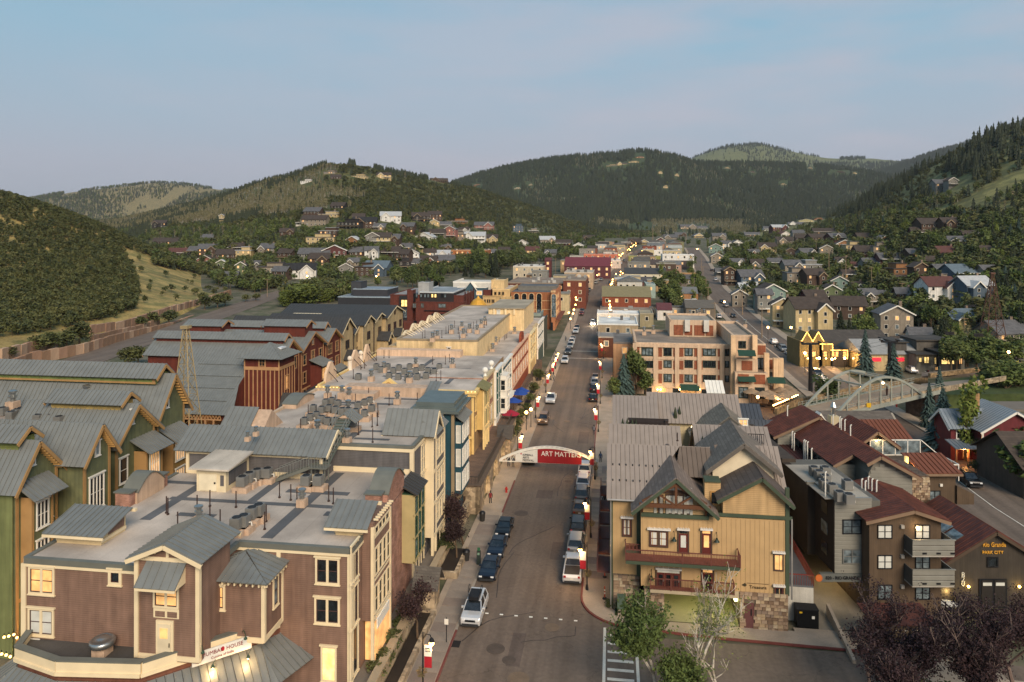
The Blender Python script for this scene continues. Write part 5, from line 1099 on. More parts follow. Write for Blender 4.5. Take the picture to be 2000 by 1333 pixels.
 # GREEN, RED AND TAN GABLED COMPLEXES (left middle)
def gblock(b,tR,pxl,pxr,pye,pyp,depth,wall,roof,trim,off=.5,over=.7,pieces=True,pitch=.5,zb=0.0,zr=None,tails=True,ze=None):
 """gabled block whose gable faces the street: survey corners of its eave line (pxl,pye)-(pxr) and peak height pyp; returns s0,s1,ze,zr"""
 s0,z0=onT(pxl,pye,tR);s1,_=onT(pxr,pye,tR);sp=s0+(s1-s0)*off
 Y=XY(tR,sp)[1];zr=zr or HCAM-(pyp-HOR)*Y/FPX;ze=ze or z0
 MB().gable(tR-depth,tR,s0,s1,zb,ze,zr-.05,'t',off).build('wall',wall,b)
 gable_roof(b,tR-depth,tR,s0,s1,ze,zr,roof,'t',over,off,pitch,pieces,trim,rib=.07)
 f=MB();f.box(tR-.1,tR+.06,s0,s0+.3,zb,ze);f.box(tR-.1,tR+.06,s1-.3,s1,zb,ze);f.box(tR-.1,tR+.05,s0,s1,zb+(ze-zb)*.3,zb+(ze-zb)*.3+.3);f.build('corner_board',trim,b)
 if tails:
  f=MB()
  for k in range(10):
   y=sp+(s1-sp)*(k+.5)/10;z=zr-(zr-ze)*(k+.5)/10;f.box(tR,tR+over-.05,y-.12,y+.12,z-.36,z-.14)
  f.build('eave_bracket',M('b08a54','plain',.7),b)
 return s0,s1,ze,zr
b=thing('green_building','green board-and-batten building with grey seamed gable roofs at the left edge','building',-55,62,0)
tG=-51.0;gw=lapgreen;tt=trimtan
s0,s1,ze,zr=gblock(b,tG,30,112,940,862,26,gw,rmetal,tt,.42,ze=15.2)
Z1=zr;MB().box(tG-26,tG-1.0,s0+1.4,s0+3.2,zr-.9,zr+.3).build('clerestory_wall',M('6d7440','lap',p=.2),b);gable_roof(b,tG-26,tG-.9,s0+1.2,s0+3.4,zr+.3,zr+1.2,rmetal,'t',.35,fascia=tt,pitch=.5)
def gbay(b,tR,px0,px1,z0,z1,pr,cols,levels,lit='d',awn=True,wall=None):
 s0,_=onT(px0,900,tR);s1,_=onT(px1,900,tR)
 MB().box(tR,tR+pr,s0,s1,z0,z1).build('bay_wall',wall or gw,b);f=MB()
 for s in(s0,s1-.25):f.box(tR+pr-.1,tR+pr+.06,s,s+.25,z0,z1)
 f.box(tR,tR+pr+.05,s0-.02,s0+.25,z0,z1);f.build('corner_board',tt,b)
 if awn:metal_roof(b,[(tR+pr+1.0,s0-.7,z1-.1),(tR+pr+1.0,s1+.7,z1-.1),(tR-.1,s1+.7,z1+1.3),(tR-.1,s0-.7,z1+1.3)],rmetal,.5)
 w=(s1-s0-1.0)
 for a,c_ in levels:window(b,'R',tR+pr,s0+.5,s1-.5,a,c_,white,lit,cols,2,.12,True)
gbay(b,tG,41,84,0,13.6,1.0,3,((10.6,13.0),(7.2,9.6)))
window(b,'R',tG,*[onT(p,900,tG)[0]for p in(60,68)],16.0,17.3,white,'d',1,1,.12)
for z in(7.3,10.6):window(b,'R',tG,*[onT(p,900,tG)[0]for p in(94,103)],z,z+2,white,'d',1,2,.12)
MB().box(tG-26,tG-.1,55.0,55.1,0,15).build('front_wall',M('6b7148','batten',p=.42),b)  # lighter green than lapgreen: brighter light on the camera side, put into the colour
MB().box(tG-24,tG-.3,s1-.3,s1+3.4,0,14.4).build('wall',gw,b)
for z in(6.6,10.5):window(b,'R',tG-.3,s1+.4,s1+2.0,z,z+2.6,white,'d' if z>8 else 'l',2,2,.12)
tG2=-48.6
s0,s1,ze,zr=gblock(b,tG2,163,215,882,829,12,gw,rmetal,tt,.5,zb=4.4,ze=16.0)
window(b,'R',tG2,s0+.7,s1-.9,10.4,13.6,white,'d',4,2,.13);window(b,'R',tG2,(s0+s1)/2-.35,(s0+s1)/2+.35,15.4,16.8,white,'s',1,1,.12)
MB().box(tG2-12,tG2-.6,s0+.2,s1,0,4.4).build('ground_floor_wall',M('4c3a26'),b);f=MB()
for s in(s0+.2,s0+2.2,s1-.3):f.box(tG2-.5,tG2,s-.2,s+.2,0,4.4)
f.box(tG2-.6,tG2+.05,s0,s1,4.0,4.5);f.box(tG2-3,tG2-.1,s0-.02,s0+.3,4.0,4.5);f.build('porch_post',tt,b)
window(b,'R',tG2-.6,s0+2.6,s1-.8,1.6,3.4,white,'d',2,1,.12);window(b,'R',tG2-.6,s0+.5,s0+1.8,.4,3.2,white,'l',1,2,.12);lamp(tG2,s0+1,3.2,60,parent=b)
MB().box(tG-22,tG-.3,s1-.2,s1+2.6,0,14.6).build('wall',gw,b)
s0,s1,ze,zr=gblock(b,tG+.3,226,302,868,790,12,gw,rmetal,tt,.45,ze=15.2)
MB().box(tG-9,tG-.8,s0+2.2,s0+4.2,zr-.9,zr+.3).build('clerestory_wall',M('a08a54','lap',p=.2),b);gable_roof(b,tG-9,tG-.6,s0+2,s0+4.4,zr+.3,zr+1.2,rmetal,'t',.35,fascia=tt)
gbay(b,tG+.3,262,294,0,13.2,1.4,4,((10.2,13.0),(6.6,9.4)),'l')
for z in(6.6,10.4):window(b,'R',tG+.3,s0+.5,s0+1.8,z,z+2.7,white,'d',1,2,.12)
window(b,'R',tG+.3,s0+2.2,s0+2.8,16.2,17.8,white,'d',1,1,.12)
s0,s1,ze,zr=gblock(b,tG,306,360,790,731,60,gw,rmetal,tt,.5,ze=16.2,pieces=True,pitch=.56)
s0b=s0
MB().box(tG-60,tG-1.2,(s0+s1)/2-1.2,(s0+s1)/2+1.2,zr-1.0,zr+.1).build('clerestory_wall',M('7d8a50','lap',p=.2),b)
f=MB();f.box(tG-60,tG-1.1,(s0+s1)/2-1.26,(s0+s1)/2-1.2,zr-.95,zr-.75);f.box(tG-1.5,tG-1.15,(s0+s1)/2-1.28,(s0+s1)/2-1.2,zr-.9,zr+.1);f.build('trim',tt,b)
gable_roof(b,tG-60,tG-1.1,(s0+s1)/2-1.2,(s0+s1)/2+1.2,zr+.1,zr+1.1,rmetal,'t',.5,fascia=tt,pitch=.56)
gbay(b,tG,318,346,0,12.8,1.2,4,((10.2,12.6),(6.9,9.3),(3.6,6.0)),'l',wall=M('9a7a44','batten',.8,p=.42))
window(b,'R',tG,s0+1.6,s0+2.2,16.3,18.3,white,'d',1,1,.12);MB().box(tG-60,tG-6,s0-.2,s0,0,15.9).build('low_wall',M('b59b84','stucco'),b)
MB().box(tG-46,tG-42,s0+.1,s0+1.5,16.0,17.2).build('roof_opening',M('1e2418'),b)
metal_roof(b,[(tG-1.0,82.0,8.2),(tG+2.0,82.0,8.2),(tG+2,85,8.4),(tG-1,85,8.4)][:0]+[(-52,70,6.2),(-47.5,70,6.2),(-47.5,76,7.6),(-52,76,7.6)],rdark,.5)
vents([(92,768),(120,772),(170,788),(37,780),(25,800),(162,802)],16.6,'on the green building roof',1.3)
acs([(5,812),(22,820),(33,815),(42,812),(52,808),(75,826),(100,825),(116,818),(126,812),(134,808),(168,812),(115,830)],16.2,'behind the green gables','air conditioners behind the green gables',False,.95)
MB().box(-100,-57,64,s0b+.4,15.9,16.2).build('service_roof',M('8d8074','membrane'),b);MB().box(-100,-58,62,s0b+.3,0,15.9).build('back_wall',gw,b)
for k,(px,py)in enumerate(((8,1245),(17,1243),(3,1278),(12,1280),(20,1283),(27,1240),(33,1246))):
 t,s=G(px,py,4.2);w=thing('string_light','warm glowing bulb on the string across the alley, %s from the left'%ORD[k],'string light',t,s,4.2,'string lights across the left alley');MB().ball((t,s,4.2),.1,6).build('bulb',glow('ffb866',7,'bulb'),w);MB().cyl((t,s,4.33),(t,s,4.5),.03).build('socket',black,w)
lamp(-47,55.5,4,400,parent=b);lamp(-46.5,60,4.5,120,parent=b)
w=thing('string_light','warm wall lamp on the corner between green and brown buildings','wall lamp',-44.9,50,7);MB().ball((-45.1,49.6,7.4),.16,6).build('bulb',glow('ffcf90',14,'bulb'),w);w.name='wall_lamp';lamp(-45.4,49.5,7.3,60,parent=w)
def lattice(name,lab,t,s,h,w0,w1,mat,zb=0,base=True,rails=.09,n=9):
 b=thing(name,lab,'lattice tower',t,s,zb);f=MB();g=MB();hz=MB()
 c=lambda k,z:(t+(-1 if k in(0,3)else 1)*(w0+(w1-w0)*z/h)/2,s+(-1 if k in(0,1)else 1)*(w0+(w1-w0)*z/h)/2,zb+z)
 for k in range(4):m=MB().bar(c(k,0),c(k,h),rails*1.6);m.build('leg',mat,b)
 z=0;zs=[h*(1-(1-i/n)**1.25)for i in range(n+1)]
 for i in range(n):
  for k in range(4):
   j=(k+1)%4;g.bar(c(k,zs[i]),c(j,zs[i+1]),rails*.7);g.bar(c(j,zs[i]),c(k,zs[i+1]),rails*.7);g.bar(c(k,zs[i+1]),c(j,zs[i+1]),rails*.8)
 g.k=[];tag(part('brace',g.mesh('brace',mat,ORI[b.name]),b),kind='stuff')
 MB().box(t-.6,t+.6,s-.6,s+.6,zb+h,zb+h+.5).build('tower_head',mat,b);MB().bar((t-.9,s,zb+h+.2),(t+.9,s,zb+h+.2),.12).build('arm',mat,b)
 return b
t,s=onS(363,800,103)[0],103;lattice('lattice_tower','gold lit steel lattice tower between the green and red buildings',t,s,21.5,4.4,.6,M('9c8a66','plain',.5,.2),rails=.075)
lamp(t+1,s-3,5,120)
# red barn complex
redw=M('5c2a20','batten',.8,p=.35);redt=M('a8805a','plain',.7);tR=-63.5
b=thing('red_barn_building','dark red barn style building with tan trim, square tower and grey roofs','building',-70,130,0)
sT=126.0;x0,zt=onS(478,697,sT);x1,_=onS(545,697,sT);sT2=onT(575,697,x1)[0];zt=12.9
MB().box(x0,x1,sT,sT2,0,zt).build('wall',redw,b);f=MB();n=9
for k in range(n):x=x0+(x1-x0)*k/(n-1);f.box(x-.1,x+.1,sT-.08,sT,0,zt-2.3)
for k in range(7):y=sT+(sT2-sT)*k/6;f.box(x1,x1+.1,y-.1,y+.1,0,zt-2.3)
f.box(x0-.1,x1+.12,sT-.14,sT,zt-2.3,zt-1.7);f.box(x1,x1+.14,sT,sT2,zt-2.3,zt-1.7)
for x in(x0,x0+(x1-x0)*.42,x0+(x1-x0)*.6,x1):f.box(x-.12,x+.12,sT-.1,sT,zt-1.7,zt)
f.build('batten',redt,b);window(b,'S',sT,x0+(x1-x0)*.43,x0+(x1-x0)*.59,zt-1.6,zt-.3,redt,'d',2,2,.1,False)
for z in(2.5,6.5):window(b,'R',x1,sT+2.6,sT+3.7,z,z+2.6,redt,'l',1,2,.1)
e=1.1;A1_,B1_,C1_,D1_=(x0-e,sT-e,zt-.1),(x1+e,sT-e,zt-.1),(x1+e,sT2+e,zt-.1),(x0-e,sT2+e,zt-.1);pk=((x0+x1)/2,(sT+sT2)/2,zt+2.3)
for q in((A1_,B1_,pk),(B1_,C1_,pk),(C1_,D1_,pk),(D1_,A1_,pk)):metal_roof(b,list(q),rmetal,.6,pieces=True)
MB().box(pk[0]+1.2,pk[0]+2.6,pk[1]-.6,pk[1]+1.4,zt+1.2,zt+1.5).build('skylight',M('c8ccd0','plain',.3),b)
xa,xe=-76.0,-66.0;k_=(12.2-4.2)/(130.6-117.5);P4=[(a,c_,4.2+(c_-117.5)*k_)for a,c_ in((xa-2,117.5),(xe,117.5),(x0-.05,124),(x0-.05,130.6),(xa-8,130.6))]
metal_roof(b,P4,rmetal,.55)
f=MB()
for q in range(1,5):y=117.5+q*2.7;z=4.2+(y-117.5)*k_+.16;f.box(xa-3,x0-.3,y-.05,y+.05,z,z+.06)
f.build('snow_guard',galv,b)
MB().prism([(x0,118.5,0),(x0,130,0),(x0,130,11.6),(x0,118.5,4.6)],(-.3,0,0)).build('wall',redw,b)
f=MB()
for z in(3.2,4.1):f.box(xa-2,x0,117.7,117.9,z,z+.2)
for k in range(16):xx=xa-2+(x0-xa+2)*k/16;d_=(x0-xa+2)/16;f.bar((xx,117.8,3.3),(xx+d_/2,117.8,4.2),.1);f.bar((xx+d_/2,117.8,4.2),(xx+d_,117.8,3.3),.1)
f.build('truss',redt,b)
MB().box(xa,x0,121,121.2,0,4.2).build('entry_wall',M('5a4028'),b);MB().box(xa-8,xa-2,118,130,0,4.5).build('wall',redw,b)
for x in(xa+3,xa+7.5):lamp(x,119.5,2.8,70,parent=b)
f=MB()
for k in range(5):xx=xa+(x0-xa)*k/5;f.box(xx,xx+.25,117.7,118,0,3.3)
f.build('post',redt,b)
def cler(b,tR,sm,zr,L,wall,trim,w=1.3,h=.4,back=0,rf=.9):MB().box(tR-L,tR-.9-back,sm-w,sm+w,zr-1.0,zr+h).build('clerestory_wall',wall,b);gable_roof(b,tR-L,tR-.8-back,sm-w,sm+w,zr+h,zr+h+rf,rmetal,'t',.5,pieces=False,pitch=.7,fascia=trim)
s0,s1,ze,zr=gblock(b,tR,549,584,690,662,28,redw,rmetal,redt,.5,ze=12.3,pitch=.7,pieces=False,zr=15.0);cler(b,tR,(s0+s1)/2,zr,28,redw,redt,h=.2)
window(b,'R',tR,s1-3.2,s1-1.2,8.8,11.2,redt,'d',2,2,.14)
s0,s1,ze,zr=gblock(b,tR,588,632,682,648,28,redw,rmetal,redt,.5,ze=12.0,pitch=.7,pieces=False);cler(b,tR,(s0+s1)/2,zr,10,redw,redt,2.0,1.5);cler(b,tR-19,(s0+s1)/2,zr,9,redw,redt,2.0,1.2)
for j,(a,c_)in enumerate(((8.6,10.8),(4.8,7.2),(1.2,3.6))):
 window(b,'R',tR,s0+.8,s0+2.4,a,c_,redt,'d',1,2,.14);window(b,'R',tR,s1-2.6,s1-1,a,c_,redt,'d',1,2,.14);window(b,'R',tR,(s0+s1)/2-.9,(s0+s1)/2+.9,a,c_+.2,redt,'d',2,2,.14)
window(b,'R',tR,(s0+s1)/2-.5,(s0+s1)/2+.5,12.2,13.4,redt,'s',1,1,.12)
MB().box(tR,tR+2.4,s0+4.5,s0+9,0,8.0).build('bay_wall',redw,b);metal_roof(b,[(tR+3.2,s0+3.8,7.9),(tR+3.2,s0+9.7,7.9),(tR,s0+9.7,9.2),(tR,s0+3.8,9.2)],rmetal,.7)
for z in(1.2,5.0):window(b,'R',tR+2.4,s0+5,s0+8.5,z,z+2.4,redt,'l',3,2,.12)
s0,s1,ze,zr=gblock(b,tR,636,665,666,642,27,redw,rmetal,redt,.5,ze=11.6,pitch=.7,pieces=False);cler(b,tR-1,(s0+s1)/2,zr,26,redw,redt,1.2,.5)
for z in(1.6,5.2,8.6):window(b,'R',tR,s0+1.2,s0+3.6,z,z+2.3,redt,'d',2,2,.14);window(b,'R',tR,s1-3.2,s1-1.2,z,z+2.3,redt,'d',2,2,.14)
MB().box(tR,tR+1.8,s0+3.9,s0+8.5,0,4).build('bay_wall',redw,b);metal_roof(b,[(tR+2.6,s0+3.2,3.9),(tR+2.6,s0+9.2,3.9),(tR,s0+9.2,5.3),(tR,s0+3.2,5.3)],rmetal,.7)
MB().box(-61,-50,132,160,0,4.2).build('low_wing',redw,b);metal_roof(b,[(-61,132,4.2),(-50,132,4.2),(-50,160,4.8),(-61,160,4.8)],rdark,.8,pieces=False)
# tan gabled row with dark roofs
tw=M('b09a74','lap',.75,p=.2);br=M('3e2f28','plain',.7);tT=-63.5
b=thing('tan_gabled_building','tan gabled terrace with dark brown trim and dark seamed roofs behind the red barns','building',-70,200,0)
def tanblock(pxl,pxr,pye,pyp,t,dep=34,zr=None):
 s0,s1,ze,zr=gblock(b,t,pxl,pxr,pye,pyp,dep,tw,rdark,cream,.5,pieces=False,pitch=.8,tails=False,zr=zr)
 f=MB()
 for s in(s0+.1,s1-.35):f.box(t,t+.1,s,s+.28,0,ze-.2)
 f.build('dark_corner',br,b);n=max(1,int((s1-s0)/5))
 for z in(1.2,4.6,8.0):
  for i in range(n):c_=s0+(s1-s0)*(i+.5)/n;window(b,'R',t,c_-1.2,c_+1.2,z,z+2.1,br,'d',2,2,.2,False)
 window(b,'R',t,(s0+s1)/2-.6,(s0+s1)/2+.6,ze-.2,ze+1.3,br,'d',1,1,.2,False)
 return s0,s1,ze,zr
a1=tanblock(666,690,648,621,tT,dep=28);a2=tanblock(690,709,650,632,tT-1.5,dep=22);a3=tanblock(709,730,634,616,tT,dep=26);a4=tanblock(730,752,627,611,tT,dep=26);a5=tanblock(754,787,620,597,tT+1,dep=31)
for(s0,s1,*_r),dz in((a1,6.0),(a4,7),(a5,6.5),(a5,3)):
 c_=(s0+s1)/2;MB().gable(tT,tT+3,c_-2,c_+2,dz-4,dz,dz+1.6,'t').build('bay_wall',tw,b);gable_roof(b,tT,tT+3,c_-2,c_+2,dz,dz+1.7,rdark,'t',.5,pieces=False,fascia=cream);window(b,'R',tT+3,c_-1.2,c_+1.2,dz-2.6,dz-.4,br,'d',2,2,.2,False)
MB().box(tT-26,tT-20,a1[0],a5[1]-10,0,11).build('back_wing',tw,b);MB().box(tT-24,tT-16,a3[0]+4,a3[0]+14,11,13.6).build('stair_box',cream,b)
w=thing('lit_entry_gable','small dark roofed canopy with glowing timber gable between tan and red buildings','canopy',-45,112,0)
t,s=G(600,790,4.5);MB().gable(t-5,t,s,s+2.6,0,4.3,6.0,'t').build('canopy_wall',M('b5772f'),w);gable_roof(w,t-5,t,s,s+2.6,4.3,6.1,rdark,'t',.4,pieces=False);lamp(t+.8,s+1,4.8,70,parent=w)
# RED BRICK MODERN BUILDING AND NEIGHBOURS
rb=M('64352b','brick',.85,p=.1,var=.1)
def fblock(b,s,px0,px1,pyt,pyb,dep,wall,roofm=membr,par=.5,capm=None,name='wall',zt=None,zb=0):
 """flat block seen from the front: plane s, survey corners"""
 t0,z1=onS(px0,pyt,s);t1,_=onS(px1,pyt,s);z1=zt or z1
 MB().box(t0,t1,s,s+dep,zb,z1).build(name,wall,b)
 if roofm:MB().box(t0+.2,t1-.2,s+.2,s+dep-.2,z1,z1+.05).build('flat_roof',roofm,b)
 if par:
  f=MB();f.box(t0-.05,t1+.05,s-.08,s+.3,z1-.05,z1+par);f.box(t1-.3,t1+.06,s+.3,s+dep,z1-.05,z1+par);f.box(t0-.05,t0+.3,s+.3,s+dep,z1-.05,z1+par);f.build('parapet',capm or wall,b)
 return t0,t1,z1
b=thing('red_brick_office','dark red brick modern building with lit top floor behind the tan gables','building',-70,238,0)
fblock(b,236,776,914,630,700,12,rb,None,0);fblock(b,242,762,905,577,660,30,rb,M('8e8c8a','membrane'),.3)
fblock(b,239.5,812,905,591,640,4,rb,None,.3);fblock(b,241.6,820,886,572,590,26,M('2a2526'),M('8a9298','membrane'),.4,M('b4b8ba'))
fblock(b,246,817,838,553,570,6,M('9a9a98','rib',p=.3),None,.2);fblock(b,240.8,795,806,569,640,4,rb,None,.3);fblock(b,241.2,780,795,578,640,1,M('26282a'),None,0)
for r,p in(((783,585,796,600),'y'),((783,604,796,622),'s'),((808,573,812,590),'d')):winpx(b,'S',241.2 if r[0]<800 else 241.6,*r,black,p,2,2,.2,False,sub=False)
for(px,p)in((811,'s'),(820,'s'),(828,'s'),(834,'s'),(842,'y'),(848,'y'),(861,'d'),(867,'s')):winpx(b,'S',241.6,px,574,px+5,582,black,p,1,1,.15,False,sub=False)
for r in((806,592,813,602),(822,592,828,602),(856,593,871,602)):winpx(b,'S',239.5,*r,M('4a4038'),'s',2,1,.2,False,sub=False)
fblock(b,239.2,828,877,608,612,.6,black,None,0,zb=9);fblock(b,239.3,843,872,613,621,.4,GL['d'],None,0,zb=6.5)
for px in(808,826,776+6):winpx(b,'S',236,px,627,px+6,640,black,'d',1,1,.2,False,sub=False)
for k in range(4):window(b,'R',onS(905,600,242)[0]-.02,244+k*5,245.6+k*5,10 if k%2 else 5,15,M('4a1c16'),'d',1,2,.2,False,sub=False)
b=thing('slate_roof_building','low dark building with pale blue grey flat roofs left of the red brick office','building',-90,300,0)
fblock(b,300,660,765,583,600,20,M('2b2c30'),M('7c8790','membrane'),.3,M('8d99a2'),zt=7);fblock(b,306,690,757,572,590,16,M('333338'),M('8492a0','membrane'),.3,M('8d99a2'),zt=10);fblock(b,309,686,705,562,575,8,M('3a3c40'),None,.2,zt=13)
b=thing('teal_gable_building','teal gabled building with balconies beside the cream arched one','building',-60,262,0)
fblock(b,262,893,950,562,640,24,M('3c5560','lap',p=.25),membr,.3,white);fblock(b,266,885,958,553,575,18,M('b9b6ae'),None,.6,white)
for r in((897,566,907,574),(930,568,942,577),(916,562,925,572)):winpx(b,'S',262,*r,white,'l',2,1,.25,False,sub=False)
t0,_=onS(909,570,261.6);t1,_=onS(929,570,261.6);MB().gable(t0,t1,261.6,266,0,14.6,17.0).build('gable_wall',M('3c5560','lap',p=.25),b);gable_roof(b,t0,t1,261.6,266,14.6,17.1,white,over=.5,pieces=False)
b=thing('cream_arched_building','cream stepped stucco building with dark arched windows beside the brick hotel','building',-45,258,0)
cs=M('bfa274','stucco',.8);fblock(b,262,962,996,567,620,22,cs,membr,.5,M('c9ae80'));fblock(b,259,943,980,580,640,14,cs,None,.4,M('a58a60'));fblock(b,258,978,998,582,640,16,cs,None,.4);fblock(b,268,959,985,549,565,10,M('c9ae80','stucco'),None,.3);fblock(b,261.5,944,958,568,580,6,rb,None,.3,zb=12)
for px in(965,973,980):winpx(b,'S',262,px,570,px+5,577,M('8a7450'),'d',1,1,.15,False,sub=False)
for px in(946,951,955,960,963):winpx(b,'S',259,px,585,px+3,592,M('8a7450'),'d',1,1,.1,False,sub=False)
for r in((980,585,986,593),(946,600,953,611),(959,600,967,611),(979,601,987,610)):winpx(b,'S',258,*r,M('8a7450'),'s',1,1,.2,False,sub=False)
b=thing('golden_dome','golden onion shaped canopy in front of the teal and cream buildings','dome',-56,250,0);t,s=G(934,612,8);MB().lathe([(2.4,0),(2.4,9),(3.0,9.6),(2.9,11),(1.9,12.4),(.6,13.2),(.1,14)],t,s,16).build('dome',M('c89430','plain',.4,.2),b)
b=thing('brick_hotel','orange brick corner hotel with rows of dark arched windows','hotel',-30,262,0)
ob=M('9a6240','brick',.8,p=.1,var=.1);tA,_=onS(998,570,262);tB=onS(1078,570,262)[0];tC=TF-1
zt=onS(1040,571,262)[1];MB().box(tA,tB,262,290,0,zt).build('wall',ob,b);MB().box(tB,TF-.5,259.5,290,0,zt+.6).build('corner_wall',M('b87a54','brick',.8,p=.1),b);MB().box(tA+.3,TF-1,262.3,289,zt,zt+.1).build('flat_roof',membr_d,b)
fblock(b,268,1012,1086,560,572,14,M('6a6862','rib',p=.4),membr_d,.3,zt=zt+1.5)
archw={}
def archwin(b,face,pos,c_,z,w=1.5,h=2.6,pane='d',trim=None):
 key=(w,h,pane,face)
 if key not in archw:
  P=[(-w/2,0,0),(w/2,0,0)]+[(w/2*cos(pi*k/8),0,h-w/2+w/2*sin(pi*k/8))for k in range(9)]
  Q=[(x*1.28,0,zz*1.06 if zz>0 else 0)for x,_,zz in P]
  archw[key]=(MB().prism(Q,(0,-.12,0)).mesh('arch_frame',M('c9a67c','stucco')),MB().prism(P,(0,-.16,0)).mesh('arch_pane',GL[pane]))
 fr,pn=archw[key];loc=(c_,pos,z)if face=='S' else(pos,c_,z);o=part('window',fr,b,loc,DIRS[face]);k=D.objects.new('pane',pn);COL.objects.link(k);k.parent=o
for i,px in enumerate((1009,1024,1038,1053)):
 for j,py in enumerate((587,602,616)):t,z=onS(px,py+3,262);archwin(b,'S',262,t,z,1.7,3.1,'d' if j<2 or i<2 else 's')
for py in(587,602,616):t,z=onS(1081.5,py+4,259.5);archwin(b,'S',259.5,t,z,1.6,3.0,'s')
for j,z in enumerate((4.5,7.5,10.4)):
 for k in range(4):window(b,'R',TF-.5,263+k*4.5,265+k*4.5,z,z+1.9,M('c9a67c'),'d',1,1,.2,False,sub=False)
f=MB();f.box(tA,tB,261.9,262,zt-3.2,zt-3.0);f.box(tA,tB,261.9,262,zt-6.4,zt-6.2);f.box(tB-.2,TF-.2,259.3,259.5,zt+.2,zt+.9);f.build('string_course',M('c9a67c','stucco'),b);MB().box(tB+.6,TF-2.0,259.3,259.5,0,3).build('door',black,b)
f=MB();f.box(TF-.5,TF+1.2,262,290,3.4,3.8);f.build('canopy',M('6a4030'),b)
b=thing('green_corner_shed','plain dark green block between the brick hotel and the last street house','building',-24,215,0);fblock(b,214,1022,1062,637,670,12,M('4a4a3c','lap'),membr_d,.4,zt=9.4)
b=thing('grey_porch_house','small grey white roofed house with a railed roof terrace near the crossing','building',-27,205,0);fblock(b,206,1026,1056,650,668,8,M('5a5e58'),membr_d,.8,M('7b857e'),zt=11.8);fblock(b,207,1024,1036,627,650,5,M('bfc4c2'),None,.3,white,zt=14.5);winpx(b,'S',207,1027,632,1033,648,white,'s',1,2,.2,False)
# FAR MAIN STREET (both sides), each building a thing
far=[(990,1143,552,612,330,40,'683a2c','8a7a6a','wide dark red brick block behind the orange hotel'),(1100,1144,547,640,318,30,'744030','8a7a6a','tall red brick street corner behind the orange hotel'),(1002,1062,520,548,430,30,'b8ab94','cfc8bc','long pale terraced apartment block with open balconies'),(1028,1064,536,560,400,16,'8a6a50','9a9080','small tan block below the pale terraced apartments'),(1064,1076,508,545,440,8,'5a2e2c','5a2e2c','narrow dark red gabled tower by the pale apartments'),(1102,1158,532,566,395,30,'a3907a','b8ac9c','tan flat building with rooftop clutter left of the main street'),(1102,1192,519,540,450,30,'563034','6a2a30','long maroon roofed building left of the main street'),(1140,1212,508,522,520,25,'c4b4a8','d8d0c8','pale pink plastered building with white parapet up the street'),(1140,1208,497,512,560,25,'b86a50','c88068','long salmon coloured building up the main street'),(1168,1222,488,500,620,25,'8f8678','a09888','grey brown stepped building beyond the salmon one'),(1182,1200,482,490,640,12,'8f8678','a09888','grey brown attic block topping the stepped building'),(1176,1270,578,606,318,22,'8a4a34','7d7352','brick hall with long olive seamed roof right of the main street'),(1172,1276,604,622,296,12,'7c5c4a','8a7a6c','low pinkish brick block with rooftop boxes before the olive roof'),(1166,1252,612,640,272,14,'c9c4ba','dcdad4','white roofed shop row by the crossing'),(1250,1276,612,650,268,14,'8f8468','9a907a','tan block end beside the white roofed shops'),(1168,1245,632,672,226,20,'9c8a70','d4d4d0','long white membrane roof on tan shops at the crossing'),(1168,1232,657,720,205,10,'5c3a2c','8f8a84','dark brick shop with porch on the right pavement'),(1198,1242,668,765,175,16,'b08a68','6e6a66','tan brick corner building with roof terrace beside the hotel'),(1207,1282,550,566,400,14,'6a4438','4a4442','dark brown roofed shop block right of the main street'),(1220,1300,534,552,430,18,'c9c0a8','3c3a38','white gabled shop row with black awnings'),(1262,1280,556,612,355,22,'8fa098','9caaa4','pale green sided tower wall of the olive roofed hall'),(1234,1292,516,534,490,18,'b8a890','4a3c34','cream building with long brown roof by the upper street'),(1228,1296,500,512,560,16,'8a8a50','9a9a68','olive green low building on the upper main street'),(1270,1305,489,502,600,16,'d8d4cc','e0ded8','white stepped building on the upper main street'),(1294,1354,497,516,520,18,'d4d2cc','e2e0dc','large white building with arcade and white roof'),(1298,1352,509,524,512,6,'4a4444','5a5450','dark lower storey of arches under the large white building'),(1256,1282,481,500,640,16,'8a4a38','6a3c30','brick house with white chimney at the street head'),(1306,1332,484,500,630,12,'9a9888','a0a098','grey gabled cottage near the street head'),(1328,1362,533,546,440,14,'a07850','a88a64','tan low building among trees by the side street'),(1316,1356,544,562,400,12,'6a6258','54504c','brown shingled house below the tan low building'),(1320,1362,572,592,330,14,'a87a54','6a6a68','orange brick house with grey hipped roof'),(1310,1364,588,606,305,12,'2e2c30','c4c4c2','dark mansard house with white dormers'),(1340,1396,600,622,280,14,'6c6256','5d574e','grey shingled steep roof with dormers behind the big hotel'),(1284,1312,604,626,285,12,'cfc8c0','5c3030','white house end with maroon roof'),(1302,1336,599,612,290,8,'a8a49c','5a5652','small terrace roof with railing behind the hotel'),(878,950,489,522,600,26,'a8683e','b88a64','square orange brick apartment block on the slope'),]
FARB=[]
